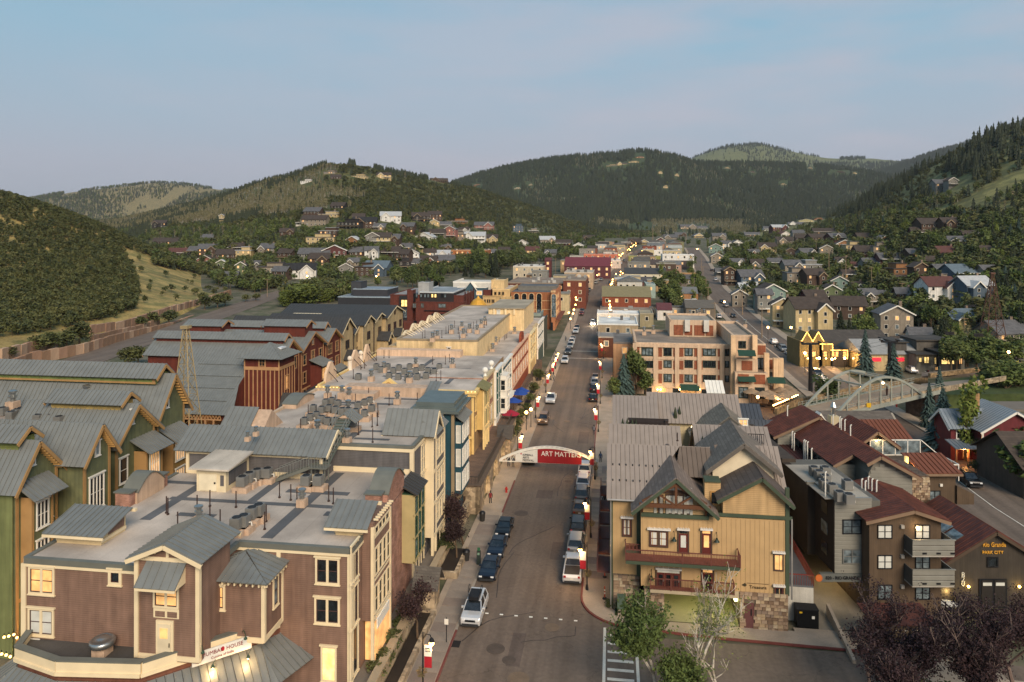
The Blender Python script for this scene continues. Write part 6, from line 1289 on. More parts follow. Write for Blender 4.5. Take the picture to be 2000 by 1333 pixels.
for(px0,px1,pt,pb,Y,dep,wall,roof,lab)in far:
 s=Y*1.0;X0,X1=(px0-1000)*Y/FPX,(px1-1000)*Y/FPX;zt=HCAM-(pt-HOR)*Y/FPX;zb=min(gz(Y)-1,HCAM-(pb-HOR)*Y/FPX)
 t0,s0=TS(X0,Y);w_=X1-X0;b=thing('street_building',lab,'building',t0+w_/2,s0,zb)
 wm=M(wall,'brick' if wall in('683a2c','744030','8a4a34','a8683e','8a4a38','a87a54','5c3a2c')else 'stucco',.85,p=.12 if wall in('683a2c','744030','8a4a34','a8683e','8a4a38','a87a54','5c3a2c')else None)
 MB().box(t0,t0+w_,s0,s0+dep,zb,zt-.4).build('wall',wm,b);rm=M(roof,'membrane',.85)
 gabled=any(k in lab for k in('gabled tower','olive seamed','maroon roof','brown roof','cottage','shingled','hipped','gabled shop'))
 if gabled and dep>5:
  MB().gable(t0-.2,t0+w_+.2,s0-.3,s0+dep+.3,zt-.4,zt-.35,zt+dep*.16,'t').build('pitched_roof',M(roof,'rib',.7,.1,p=.9),b)
 else:
  MB().box(t0+.3,t0+w_-.3,s0+.3,s0+dep-.3,zt-.4,zt-.3).build('flat_roof',rm,b)
  f=MB();f.box(t0,t0+w_,s0-.1,s0+.3,zt-.45,zt);f.box(t0,t0+.3,s0+.3,s0+dep,zt-.45,zt);f.box(t0+w_-.3,t0+w_,s0+.3,s0+dep,zt-.45,zt);f.build('parapet',M(roof,'plain'),b)
  rg2=random.Random(px0)
  for k in range(int(w_*dep/90)):x,y=t0+rg2.uniform(1,w_-1.5),s0+rg2.uniform(1,dep-2);MB().box(x,x+rg2.uniform(.8,2),y,y+1.4,zt-.3,zt+rg2.uniform(.4,1.3)).build('roof_unit',M(rg2.choice(('8d8d8a','b5b2ab','5c5a58')),'plain',.5,.3),b)
 hgt=zt-max(zb,gz(Y));n=max(1,int(w_/4.2));m=max(1,int(hgt/3.6))
 if m*n<60:
  for j in range(m):
   for i in range(n):
    c_=t0+w_*(i+.5)/n;zz=zt-2.9-j*3.3
    if zz>zb:window(b,'S',s0,c_-.7,c_+.7,zz,zz+1.7,M('c8bda8'),random.choice('ddsll'),1,1,.18,False,sub=False,name='window')
def mpath(s):
 P=[(-8.65,240),(-8.65,380),(-6.5,415),(1.8,465),(8.8,542),(16.7,628),(25,700),(40,820)]
 for a,b_ in zip(P[:-1],P[1:]):
  if a[1]<=s<=b_[1]:return a[0]+(b_[0]-a[0])*(s-a[1])/(b_[1]-a[1])
 return 40
occ=[]
for(px0,px1,pt,pb,Y,dep,*_x)in far:a,c_=TS((px0-1000)*Y/FPX,Y)[0],TS((px1-1000)*Y/FPX,Y)[0];occ.append((a-1,c_+1,Y-1,Y+dep+1))
rq=random.Random(12);cnt_=[0,0]
for s in range(300,740,11):
 for sd in(-1,1):
  for rw in(0,1):
   w_,dp,hh=rq.uniform(8,14),rq.uniform(8,10),rq.uniform(5.5,10);x=mpath(s)+sd*(9.2+rw*17+rq.uniform(0,2));a,c_=(x,x+w_)if sd>0 else(x-w_,x)
   if any(a<o[1]and c_>o[0]and s<o[3]and s+dp>o[2]for o in occ)or(sd<0 and s<300):continue
   occ.append((a,c_,s,s+dp));i=0 if sd<0 else 1;n=cnt_[i];cnt_[i]+=1;cn,ch=rq.choice((('cream','b5a684'),('brick','7c4c3a'),('white','b9b6ae'),('grey','7c7a74'),('tan','9c825f'),('dark brown','4c3c32'),('pinkish','a08070'),('olive','7a7856')))
   z=gzs(x,s);b=thing('shop_building','%s shop building %s of the upper main street, %s of its row side'%(cn,'left' if sd<0 else 'right',ORD[n]),'building',x,s,z-1,'shops filling the upper street')
   MB().box(a,c_,s,s+dp,z-1,z+hh).build('wall',M(ch,'stucco'),b)
   if rq.random()<.35:MB().gable(a-.3,c_+.3,s-.3,s+dp+.3,z+hh,z+hh+.05,z+hh+2.2,rq.choice('st')).build('pitched_roof',M(rq.choice(('5a5650','46403a','6c6e6e')),'shingle',p=.4),b)
   else:MB().box(a-.15,c_+.15,s-.15,s+dp+.15,z+hh,z+hh+.4).build('parapet',M(rq.choice(('c4c2bc','8a8478','a09888')),'membrane'),b)
   for k in range(int(w_/3)):window(b,'S',s,a+1+k*3,a+2.4+k*3,z+hh-2.8,z+hh-1.2,M('c8bda8'),rq.choice('ddsl'),1,1,.18,False,sub=False)
   # RIGHT SIDE
def thingw(name,label,cat,X,Y,z=0.0,group=None):
 o=D.objects.new(name,None);COL.objects.link(o);o.location=(X,Y,z);ORI[o.name]=(X,Y,z);return tag(o,label,cat,group)
def Wp(px,py,Y):return((px-1000)*Y/FPX,HCAM-(py-HOR)*Y/FPX)
def Wg(px,py,z=0.0):Y=FPX*(HCAM-z)/(py-HOR);return((px-1000)*Y/FPX,Y)
def winw(b,Y,x0,y0,x1,y1,*a,**k):
 (p,z1),(q,z0)=Wp(x0,y0,Y),Wp(x1,y1,Y);return window(b,'S',Y,p,q,z0,z1,*a,**k)
 # tan building at the near right corner
tanw='b09268';tlap=M(tanw,'lap',.75,p=.18,var=.06);tpl=M(tanw,'plain',.75,var=.07);dgreen=M('3f4a3a','plain',.65);brown=M('5a3a26','rough',.75);mulb=M('4c3a30','plain',.6);whitehood=M('cfcac2','plain',.55)
rtan=M('8d8177','plain',.55,.15,var=.08);rbr=M('64574c','plain',.65,.1,var=.1);redp=M('5c2824','plain',.55);shing=M('66605c','shingle',.85,p=.22)
b=thing('tan_balcony_building','tan board-and-batten building with green trim, timber gable and long balcony at the near right','building',8,70,0)
SF=68.7;SL=70.4;xl=onS(1194,1000,SL)[0];xa=onS(1252,1000,SF)[0];xb=onS(1536,1000,SF)[0];xm=onS(1380,1000,SF)[0];xr=onS(1412,1000,SF)[0];z1=onS(1400,1010,SF)[1]
stone_m=[M(c_,'rough',.9,var=.2)for c_ in('8b7560','9c876c','6f5a48','a8977e','7b6a5c','94806c')]
MB().box(xl,xa,SL,76,3.5,10.9).build('wall',tpl,b);MB().box(xl+.1,xa,SL+.05,76,0,3.5).build('stone_base',M('6a5c4e','stone',p=.4),b)
MB().box(xa,xb,SF,76,3.3,z1).build('wall',tpl,b)
me=MB().box(-.035,.035,-.03,.01,0,1).mesh('batten',tpl)
def battens(t0,t1,s,z0,z1,st=.42):
 n=round((t1-t0)/st)
 for k in range(n+1):
  o=part('batten',me,b,(t0+(t1-t0)*k/n,s,z0));o.scale=(1,1,z1-z0)
battens(xl+.1,xa-.2,SL,3.5,10.8);battens(xa+.2,xb-.2,SF,3.4,z1-.1)
f=MB();f.box(xl-.15,xl+.15,SL-.1,SL+.2,0,10.9);f.box(xa-.35,xa,SL-.12,SL,3.4,10.8);f.box(xb-.1,xb+.25,SF-.08,SF+.2,3.3,z1+3);f.box(xl-.2,xa,SL-.1,SL,10.5,10.9);f.box(xa,xm+.2,SF-.25,SF,z1-.25,z1+.1);f.box(xm,xb+.5,SF-.12,SF,z1+.1,z1+.4);f.build('trim',dgreen,b)
zq=onS(1319,929,SF)[1];ze_=onS(1252,978,SF)[1];tg=onS(1319,929,SF)[0]
MB().gable(xa+.1,xm,SF,78,z1,ze_,zq-.25,'s',(tg-xa-.1)/(xm-xa-.1)).build('gable_wall',tlap,b)
gable_roof(b,xa+.1,xm,SF,77.5,ze_,zq,M('746860','shingle',.85,p=.25),'s',1.0,(tg-xa-.1)/(xm-xa-.1),2.0,False,dgreen,rib=0)
f=MB();y=SF-.75;f.bar((xa-.2,y,ze_-.1),(xm+.3,y,ze_-.1),.22,.35);f.bar((xa+.1,y,ze_+.2),(tg,y,zq-.55),.2,.3);f.bar((xm-.1,y,ze_+.2),(tg,y,zq-.55),.2,.3);f.bar((tg,y,ze_),(tg,y,zq-.5),.22,.22)
f.bar((tg-.1,y,ze_),(tg-1.6,y,ze_+.95),.16);f.bar((tg+.1,y,ze_),(tg+1.6,y,ze_+.95),.16)
for x in(xa+.1,xm-.1):f.bar((x,SF-.1,ze_-1.0),(x,y,ze_-.2),.18)
f.build('timber_truss',brown,b)
zw0,zw1=onS(1319,1007,SF)[1],onS(1319,963,SF)[1]
for p0,p1,pn in((1285,1296,'w'),(1300,1336,'w'),(1339,1351,'w')):winpx(b,'S',SF,p0,965,p1,1006,mulb,pn,1,1,.12,False)
for p0,p1,q in((1288,1300,947),(1303,1318,939),(1321,1336,939),(1339,1351,947)):
 (t0,za),(t1,zb_)=onS(p0,957,SF),onS(p1,q,SF);MB().prism([(t0,SF-.03,za),(t1,SF-.03,za),(t1,SF-.03,zb_-(.35 if t1>tg else 0)),(t0,SF-.03,zb_-(.35 if t0<tg-.1 else 0))],(0,-.03,0)).build('gable_pane',GL['w'],b)
f=MB();zz=onS(1319,958,SF)[1];f.box(onS(1286,0,SF)[0],onS(1353,0,SF)[0],SF-.1,SF,zz-.3,zz);f.build('mullion',mulb,b)
f=MB()
for k in range(7):x=xa+1.2+k*.55;f.box(x,x+.25,SF-.12,SF-.06,zw0+.1,zw1-.3)
f.k=[];tag(part('curtain_fold',f.mesh('curtain_fold',M('a8a69c'),ORI[b.name]),b),kind='stuff')
t_,zr1=onS(1487,930,SF);zr0=onS(1410,968,SF)[1]
MB().gable(xr,xb,SF,76,z1+.35,zr0,zr1-.25,'s',(t_-xr)/(xb-xr)).build('gable_wall',tlap,b);gable_roof(b,xr,xb,SF,72.5,zr0,zr1,M('5a504a','shingle',.85,p=.25),'s',.6,(t_-xr)/(xb-xr),2,False,dgreen,rib=0)
zrc=onS(1396,942,SF+1.4)[1];MB().box(xm,xr,SF+1.4,71.4,z1,zrc).build('recess_wall',tlap,b);MB().box(xm,xr,SF+1.25,71.5,zrc,zrc+.12).build('recess_cap',dgreen,b);window(b,'S',SF+1.4,xm+.5,xm+1.6,z1+.6,z1+1.9,M('a67c48'),'d',1,1,.12,False)
MB().gable(xr-.4,xb-.3,72.6,80,z1+1,zr0+1.5,zr1+1.6,'s').build('rear_gable_wall',M('cdbfa4','plain'),b);gable_roof(b,xr-.4,xb-.3,72.6,80,zr0+1.6,zr1+1.9,M('716960','shingle',.8,p=.22),'s',.7,.5,2,False,M('5c5650'),rib=0)
metal_roof(b,[(xl-.45,SL-.5,10.85),(xa+.3,SL-.5,10.85),(onS(1327,862,75.6)[0],75.6,14.5),(xl-.45,75.6,14.5)],rtan,.45,rib=.05)
metal_roof(b,[(onS(1327,862,75.6)[0]-2.4,73.6,13.2),(xm+1.2,72.6,12.4),(xm+1.2,75.6,14.5),(onS(1327,862,75.6)[0],75.6,14.5)][1:]+[(xm-2.6,72.6,12.4)],rbr,.45,rib=.05)
metal_roof(b,[(xl-.45,79,11.6),(xm+1.2,79,11.6),(xm+1.2,75.6,14.5),(xl-.45,75.6,14.5)],rtan,.9,rib=.05,pieces=False)
tD=onS(1395,870,76)[0];metal_roof(b,[(tD,72.4,11.9),(xb+.6,71.4,11.0),(xb+.6,76.2,14.6),(tD,76.2,14.6)],rbr,.5,rib=.05);metal_roof(b,[(xb-2.4,70.8,10.62),(xb+.9,70.8,10.62),(xb+.9,76.25,14.72),(xb-2.4,76.25,14.72)],rtan,.45,rib=.05)
MB().box(xm+1.2,tD,71,79,9,11.4).build('roof_walk',M('8a8474','concrete'),b);MB().box(xl,xb,75.9,78.8,0,11).build('wall',tpl,b)
f=MB()
for k in range(11):
 for y in(71.6,73.2):
  x=xl+.1+k*.66;z=10.85+(y-SL+.5)*(3.65/5.7);f.box(x,x+.1,y,y+.1,z+.05,z+.3)
f.k=[];tag(part('snow_guard',f.mesh('snow_guard',black,ORI[b.name]),b),kind='stuff')
f=MB();f.cyl((xl-.4,SL-.6,10.85),(xa-.4,SL-.6,10.85),.09,n=6);f.cyl((xl-.05,SL-.25,.2),(xl-.05,SL-.25,10.8),.07,n=6);f.cyl((xb+.45,SF-.1,3),(xb+.45,SF-.1,z1+.2),.08,n=6);f.build('gutter',M('a8a49e','plain',.4,.5),b)
winpx(b,'S',SL,1214,1012,1235,1049,mulb,'w',2,2,.14,False,sash=redp);winpx(b,'S',SF,1267,1034,1306,1070,mulb,'w',2,2,.14,False,sash=redp,mull=.25)
winpx(b,'S',SF,1510,1080,1531,1116,mulb,'l',1,1,.12,False);winpx(b,'S',SF,1511,1145,1531,1178,mulb,'d',1,2,.12,False,sash=redp)
def door(b,s,x0,y0,x1,y1,pane,leafs=1,top=None):
 (t0,z1_),(t1,z0_)=onS(x0,y0,s),onS(x1,y1,s);f=MB();f.box(t0-.14,t0,s-.1,s,z0_,z1_+.14);f.box(t1,t1+.14,s-.1,s,z0_,z1_+.14);f.box(t0,t1,s-.1,s,z1_,z1_+.14);f.build('door_frame',mulb,b)
 w=(t1-t0)/leafs
 for k in range(leafs):
  a=t0+k*w;d=MB().box(a+.02,a+w-.02,s-.06,s,z0_,z1_-.3).build('door',redp,b);MB().box(a+.16,a+w-.16,s-.09,s-.05,z0_+.6,z1_-.45).build('door_glass',GL[pane],b);MB().box(a+w-.16,a+w-.08,s-.12,s-.06,z0_+1.0,z0_+1.15).build('handle',galv,b)
 MB().box(t0+.05,t1-.05,s-.05,s,z1_-.26,z1_-.02).build('transom',GL[top or 'd'],b)
door(b,SF,1326,1036,1343,1082,'w');door(b,SF,1371,1036,1388,1082,'l',1,'l');door(b,SF,1283,1112,1328,1158,'d',3,'w');door(b,SF,1372,1112,1392,1165,'d',1,'l')
for x0,x1,y in((1212,1237,1011),(1264,1310,1033),(1322,1347,1034),(1367,1392,1034),(1508,1533,1079),(1509,1533,1144),(1280,1331,1110),(1369,1394,1110)):
 ss=SL if x0==1212 else SF;(t0,z0_),(t1,_)=onS(x0,y,ss),onS(x1,y,ss);MB().box(t0,t1,ss-.3,ss,z0_,z0_+.14).build('window_hood',whitehood,b)
 f=MB()
 for k in range(5):x=t0+(t1-t0)*(k+.5)/5;f.box(x-.02,x+.02,ss-.28,ss-.24,z0_+.14,z0_+.3)
 f.build('ice_spike',whitehood,b)
for x,y in((1316,1048),(1399,1050),(1272,1123)):
 t,z=onS(x,y,SF);MB().lathe([(.26,z-.25),(.12,z-.05),(.08,z+.1)],t,SF-.4,10).tube([(t,SF-.4,z+.1),(t,SF-.35,z+.45),(t,SF,z+.5)],.03).build('barn_lamp',M('1f2e26','plain',.4),b)
def balcony(b,t0,t1,s0,s1,z,h=1.05,mat=None,st=.14,deckm=None,edge=None):
 MB().box(t0,t1,s0,s1,z-.3,z).build('balcony_floor',edge or dgreen,b);MB().box(t0+.05,t1-.05,s0+.1,s1,z,z+.02).build('deck',deckm or M('7c4a3c','rib',.8,p=.15),b)
 f=MB();m_=mat or M('623a32','plain',.6)
 f.bar((t0,s0,z+h),(t1,s0,z+h),.08);f.bar((t0,s0,z+.12),(t1,s0,z+.12),.05);n=int((t1-t0)/st)
 for x in(t0,t1):f.bar((x,s0,z+h),(x,s1,z+h),.07)
 for k in range(5):x=t0+(t1-t0)*k/4;f.bar((x,s0,z),(x,s0,z+h+.05),.09)
 for k in range(int((s1-s0)/st)):f.bar((t0,s0+k*st,z),(t0,s0+k*st,z+h),.03);f.bar((t1,s0+k*st,z),(t1,s0+k*st,z+h),.03)
 for k in range(n):x=t0+(t1-t0)*k/n;f.bar((x,s0,z),(x,s0,z+h),.03)
 f.k=[];tag(part('railing',f.mesh('railing',m_,ORI[b.name]),b),kind='stuff')
zbal=6.3;balcony(b,onS(1222,1090,67.1)[0],onS(1446,1090,67.1)[0],67.1,SF,zbal);balcony(b,onS(1270,0,67.9)[0],onS(1434,0,67.9)[0],67.9,SF,3.4,edge=M('a4957c'))
balcony(b,onS(1222,1062,69.3)[0],xa,69.3,SL,6.3,.6,st=.5)
g0,g1=onS(1297,1200,SF)[0],onS(1444,1200,SF)[0];MB().box(xa+.3,g0,SF-.1,72,0,3.3).build('stone_pier',M('6a5c4e','stone',p=.4),b);MB().box(g1,xb+.1,SF-.1,76,0,3.35).build('stone_wall',M('6a5c4e','stone',p=.4),b)
rs=random.Random(9);smesh=[[MB().box(-.5,.5,-.12,0,-.5,.5).mesh('stone',m_)for m_ in stone_m]][0]
cnt=0
def stones(t0,t1,s,z0,z1,skip=None,face='S'):
 global cnt
 z=z0
 while z<z1-.1:
  h=rs.uniform(.2,.36);x=t0
  while x<t1-.1:
   w_=min(rs.uniform(.25,.62),t1-x)
   if not(skip and skip[0]<x+w_/2<skip[1]and z<skip[2])and cnt<300:
    o=part('stone',rs.choice(smesh),b,(x+w_/2,s+.02*rs.random(),z+h/2));o.scale=(w_*.94,1+rs.random()*.5,h*.9);cnt+=1
   x+=w_
  z+=h
dt0,dt1=onS(1453,0,SF)[0],onS(1472,0,SF)[0]
stones(g1,xb+.1,SF-.1,.05,3.3,(dt0-.1,dt1+.1,2.5));stones(xa+.3,g0,SF-.1,.05,3.2);stones(xl+.2,xa-.1,SL+.05,.05,3.4)
MB().box(dt0,dt1,SF-.16,SF-.05,.15,2.45).build('steel_door',M('5c3a38','plain',.6),b);MB().box(dt1-.3,dt1-.2,SF-.2,SF-.15,1.3,1.9).build('handle',black,b);MB().box(g0,g1,SF-.1,SF+.3,2.75,3.4).build('garage_lintel',M('a89a80','concrete'),b)
gy=M('8f8a50','stucco',.9);MB().box(g0,g1,75.5,75.8,0,3.3).build('garage_back_wall',gy,b);MB().box(g0,g0+.1,72,75.5,0,3.3).build('garage_side_wall',gy,b);MB().box(g0,g1,SF,75.5,.15,.17).build('garage_floor',M('8a8468','concrete'),b);MB().box(g0,g1,SF+.3,75.6,3.2,3.3).build('garage_ceiling',gy,b)
lamp(g1-1.4,70.3,3.0,160,(.95,.92,.35),.3,parent=b);lamp(g0+3,71,2.9,120,(.85,.9,.3),.3,parent=b);MB().box(g1-.35,g1-.1,69.2,69.6,2.2,2.9).build('garage_lamp',glow('e8f0a0',10,'bulb'),b)
lg=thing('wall_lettering','small dark leaf logo with script lettering low on the tan wall','sign',0,0);t,z=onS(1476,1146,SF);lg.location=(*XY(t,SF-.04),z);ORI[lg.name]=(t,SF-.04,z);text(lg,'Treasure',.42,M('4a3c2a'),(t+.2,SF-.05,z-.05));MB().prism([(t-1.25,SF-.05,z+.1),(t-.95,SF-.05,z+.3),(t-.8,SF-.05,z+.1),(t-.95,SF-.05,z-.05)],(0,-.02,0)).build('leaf_emblem',M('3a3424'),lg);MB().box(t-.8,t+1.2,SF-.06,SF-.04,z+.28,z+.31).build('line',M('4a3c2a'),lg)
for k,(px,py,zz)in enumerate(((1220,895,13.2),(1265,895,13.2),(1346,885,13.6),(1323,862,14.4))):t,s=G(px,py,zz);posts([(px,py)],zz,'on the tan metal roof number %s'%ORD[k],.9)if k else vents([(px,py)],zz,'on the tan metal roof',.5)
for k,(px,py,z)in enumerate(((1360,882,11.6),(1366,895,11.6),(1386,892,11.5),(1440,930,12),(1438,950,11),(1352,838,11.6),(1355,850,11.6),(1365,815,12),(1318,850,12))):
 t,s=G(px,py,z);w=thing('roof_lamp','warm small lamp by the roof passage, %s between the tan roofs'%ORD[k],'lamp',t,s,z,'small lamps on the tan roofs');MB().ball((t,s,z+.25),.13,6).build('bulb',glow('ffe0a0',12,'bulb'),w);MB().cyl((t,s,z-.3),(t,s,z+.12),.04).build('stem',black,w);lamp(t,s,z+.3,16,(1,.8,.45),parent=w)
f=MB()
for k,(s,z)in enumerate(((73,3.2),(77,3.2),(81,3.0),(85,3.0),(89,3.0),(94,3))):f.box(xl-1.4,xl,s-1.6,s+1.6,z-.2,z);f.box(xl-1.45,xl-1.35,s-1.6,s+1.6,z,z+1.0)
f.build('street_balcony',M('5c3a34','rib',.7,p=.2),b)
MB().box(xl,xl+4,78.8,100,0,10).build('street_wall',M('8f7a5c','lap',p=.2),b)
# houses behind with tan seamed roofs
def roofhouse(lab,t0,t1,s0,sr,s1,ze,zr,roof=None,wall=None,over=.5,pitch=.5,pieces=True,name='roofed_house'):
 w=thing(name,lab,'building',(t0+t1)/2,(s0+s1)/2,0);MB().gable(t0,t1,s0,s1,0,ze,zr-.05,'t',(sr-s0)/(s1-s0)).build('wall',wall or M('a08a66','lap',p=.2),w)
 gable_roof(w,t0,t1,s0,s1,ze,zr,roof or rtan,'t',over,(sr-s0)/(s1-s0),pitch,pieces,rib=.05);return w
roofhouse('second tan roofed house behind the near right building with small cypress pots',xl+.2,onS(1320,828,83)[0],78.9,83.2,86,11.6,14.5)
roofhouse('third tan roofed house with dark pergola frame on its terrace',xl+.6,onS(1276,770,97)[0],91.0,97.5,102,11.4,14.5,wall=M('b3a27e','lap',p=.2))
roofhouse('wide tan roofed house behind the pergola',onS(1270,770,99)[0],onS(1480,780,99)[0]-3,95.4,99.5,104,12.0,14.6,wall=M('b8a988','lap',p=.2))
roofhouse('tan roofed house with black railed terrace behind the shingled gable',onS(1360,832,85)[0],onS(1490,832,85)[0],79.2,85,88,11.2,14.3)
g=thing('cream_gable_house','cream walled house with wide grey shingled gable roof behind the tan roofs','building',16,92,0)
q0,q1=onS(1368,800,90)[0],onS(1478,800,90)[0];MB().gable(q0,q1,90,94,0,11.7,14.0).build('wall',M('c9bda2','lap',p=.2),g);gable_roof(g,q0,q1,90,95,11.7,14.3,M('766e62','shingle',.8,p=.2),'s',1.0,.5,2,False,M('4c4a46'),rib=0)
winpx(g,'S',90,1442,818,1461,832,white,'l',2,2,.12)
for k,(x0,x1,s0,s1,ze,zr,lab)in enumerate(((1440,1486,104,109,9.6,11.6,'small slate seamed roof over a pinkish wall left of the patio'),(1468,1528,96,101,8.6,11.4,'slate blue seamed roof beside the rust roofed complex'))):
 roofhouse(lab,onS(x0,800,s0)[0],onS(x1,800,s0)[0],s0,(s0+s1)/2+1,s1,ze,zr,M('4c4f54','plain',.5,.4),M('c9b4a4','lap',p=.2))
w=thing('pergola','dark timber pergola frame with rolled awning on the roof terrace','pergola',5,92,11);f=MB();p0,p1=onS(1232,800,90)[0],onS(1302,800,90)[0]
for x in(p0,p1):f.box(x-.2,x+.2,89.8,90.2,9.5,13.4)
f.box(p0-.3,p1+.3,89.9,90.1,12.7,13.0);f.box(p0-.3,p1+.3,90.9,91.1,13.0,13.3)
for k in range(5):f.bar((p0,89.9+k*.25,13.1+.03*k),(p1,89.9+k*.25,13.1+.03*k),.08)
f.k=[];f.build('frame',M('2e2624'),w)
for k,(px,py)in enumerate(((1216,852),(1225,852),(1235,852),(1242,852),(1243,820),(1248,820),(1319,828),(1327,826),(1372,890),(1378,893),(1369,885))):
 z=11.5;t,s=G(px,py,z);w=thing('cypress_pot','small dark cypress in a pot, %s among the tan roofs'%ORD[k],'potted plant',t,s,z,'potted cypresses on roof terraces');MB().lathe([(.05,z+.3),(.28,z+.6),(.22,z+1.3),(.02,z+2.2)],t,s,8).build('foliage',LF['conifer'],w);MB().lathe([(.2,z-.6),(.26,z+.35)],t,s,8).build('pot',M('4a3c34'),w)
w=thing('terrace_railing','black railing round the roof terrace beside the rust roofs','railing',24,86,12);f=MB();p0,p1=onS(1404,845,83)[0],onS(1490,845,83)[0]
for k in range(22):x=p0+(p1-p0)*k/21;f.bar((x,82.5,12.2),(x,82.5,14.2),.05)
f.bar((p0,82.5,14.2),(p1,82.5,14.2),.07);f.k=[];tag(f.build('railing_bar',M('1c1a1a'),w),kind='stuff')
# rust-roofed complex with metal siding
rust=M('5a3024','plain',.65,.2,var=.18,h2='4a261d');rust2=M('75442e','plain',.6,.3,var=.12);bwood=M('554637','batten',.85,p=.22);dwood=M('2e2824','lap',.85,p=.14);sid=M('85837a','plain',.5,.25,var=.08);eavec=M('7a6450','plain',.7)
b=thingw('rust_roof_apartments','brown timber and corrugated metal apartment building with rust red roofs and metal balconies','building',38,72,0);YF=68.0
xL,zE=Wp(1698,1012,YF);xR,_=Wp(1838,1012,YF);xP,zP=Wp(1780,993,YF)
MB().gable(xL,xR,YF,76,0,zE,zP-.2,'s',(xP-xL)/(xR-xL)).build('wall',bwood,b);gable_roof(b,xL,xR,YF,75.5,zE,zP,rust,'s',.6,(xP-xL)/(xR-xL),.42,True,eavec,rib=.05)
for(x0,y0,x1,y1,p)in((1714,1025,1742,1052,'w'),(1714,1084,1742,1111,'w'),(1714,1143,1742,1171,'s'),(1787,1025,1816,1052,'w'),(1787,1087,1816,1111,'s'),(1787,1147,1816,1171,'s')):winw(b,YF,x0,y0,x1,y1,black,p,2,2,.07,False)
for y in(1028,1086,1145):(x,z)=Wp(1761,y,YF);MB().box(x-.15,x+.15,YF-.25,YF,z-.15,z+.15).build('vent_hood',M('9a948a'),b)
bx0,_=Wp(1777,0,67.0);
for(zt,zb)in((Wp(1800,1056,66.6)[1],Wp(1800,1086,66.6)[1]),(Wp(1800,1114,66.6)[1],Wp(1800,1145,66.6)[1])):
 x0,x1=Wp(1782,0,66.6)[0],Wp(1864,0,66.6)[0];h=(zt-zb)/3
 for k in range(3):
  MB().prism([(x0,66.6,zb+k*h+.02),(x0,66.55,zb+k*h+.05),(x0,66.55,zb+(k+1)*h-.06),(x0,66.6,zb+(k+1)*h-.02)],(x1-x0,0,0)).build('panel',sid,b)
 MB().box(x0,x0+.08,66.6,YF,zb,zt).build('side_panel',M('4a4844'),b);MB().box(x1-.08,x1,66.6,71,zb,zt).build('side_panel',sid,b);MB().box(x0,x1,66.6,YF,zb-.12,zb).build('balcony_floor',M('9a958c'),b);MB().box(xR,x1,YF,71,zb-.12,zb).build('balcony_floor',M('5a5650'),b)  # left panel darker than the right: shade on that side put into its colour
 MB().box(x0,x1+.1,66.5,66.68,zt,zt+.08).build('cap_rail',sid,b);f=MB()
 for k in range(3):x=x0+.9+k*1.3;f.box(x,x+.4,66.52,66.58,zb+.15,zb+.32)
 f.build('scupper',black,b)
lw=Wp(1790,1030,YF);w=MB().ball((lw[0],YF-.2,lw[1]),.14,6).build('wall_lamp',glow('ffd9a0',16,'bulb'),b);lamp(lw[0],YF-.5,lw[1],22,parent=b)
YB=69.6;a0,zt=Wp(1630,978,YB);a1,_=Wp(1699,0,YB);zb=Wp(0,1120,YB)[1]
MB().box(a0,a1+1,YB,82,zb,zt).build('wall',M('5c5a54'),b);n=18;h=(zt-zb)/n
for k in range(n):MB().prism([(a0,YB,zb+k*h),(a0,YB-.05,zb+k*h+.03),(a0,YB-.05,zb+(k+1)*h-.05),(a0,YB,zb+(k+1)*h-.01)],(a1-a0+.15,0,0)).build('panel',sid,b)
for k in range(n):y=1
winw(b,YB-.05,1645,1015,1682,1043,black,'s',2,2,.08,False);winw(b,YB-.05,1645,1073,1682,1101,M('6a6a66'),'s',2,2,.08,False)
c0=Wp(1600,0,74)[0];MB().box(a0-.06,a0,YB,82,zb,zt).build('dark_side',dwood,b);MB().box(c0-1.2,a0,74,88,zb-.2,zt).build('wall',M('3a322a','lap',p=.14),b);c1=Wp(1556,0,82)[0];MB().box(c1-.5,c0-1.2,81,96,0,zt+.4).build('wall',M('40372f','lap',p=.14),b)  # dark facing: shade of the left side is painted into its colour
MB().box(c0-1.2,a1+.3,YB+.3,80,zt,zt+.06).build('flat_roof',M('9b9488','membrane'),b);f=MB();f.box(a0,a1+.2,YB-.05,YB+.25,zt,zt+.25);f.box(a0-.1,a0+.2,YB+.25,74,zt,zt+.25);f.box(c0-1.3,a0,73.9,74.2,zt,zt+.3);f.build('parapet_cap',M('8a8880','plain',.4,.4),b)
bz=Wp(0,1136,YB)[1];MB().box(c0-1.8,a1+.4,YB-.12,YB+.3,bz,zb).build('beam',M('6d706c','plain',.5,.4),b)
text(b,'820 - RIO GRANDE',.46,black,(Wp(1644,0,YB)[0],YB-.16,(bz+zb)/2),'S',ext=.03,font_w=.85);MB().cyl((Wp(1598,0,YB)[0],YB-.2,(bz+zb)/2),(Wp(1598,0,YB)[0],YB-.1,(bz+zb)/2),.34,n=14).build('round_badge',M('b5622c'),b)
for k,z in enumerate((4.6,6.6,8.6)):
 for j in range(3):MB().box(a0-.1,a0-.06,71+j*3.4,72.4+j*3.4,z,z+1.2).build('side_window',GL['s' if(j+k)%2 else 'd'],b)
MB().prism([(a1+.4,64.2,0),(a1+.4,76,0),(a1+.4,76,3.2),(a1+.4,64.2,.5)],(.3,0,0)).build('ramp_wall',M('5c574f','concrete'),b);MB().box(a0+2.6,a1+.3,76,76.2,0,3.2).build('driveway_back',M('a08a4a','concrete'),b);MB().box(a0-3,a1+.3,66,90,.02,.05).build('driveway_floor',M('7a7266','concrete'),b)
lamp(a0+1.6,74,2.4,160,(1,.72,.3),.2,parent=b);lamp(a0+.5,83,2.4,160,(1,.72,.3),.2,parent=b)
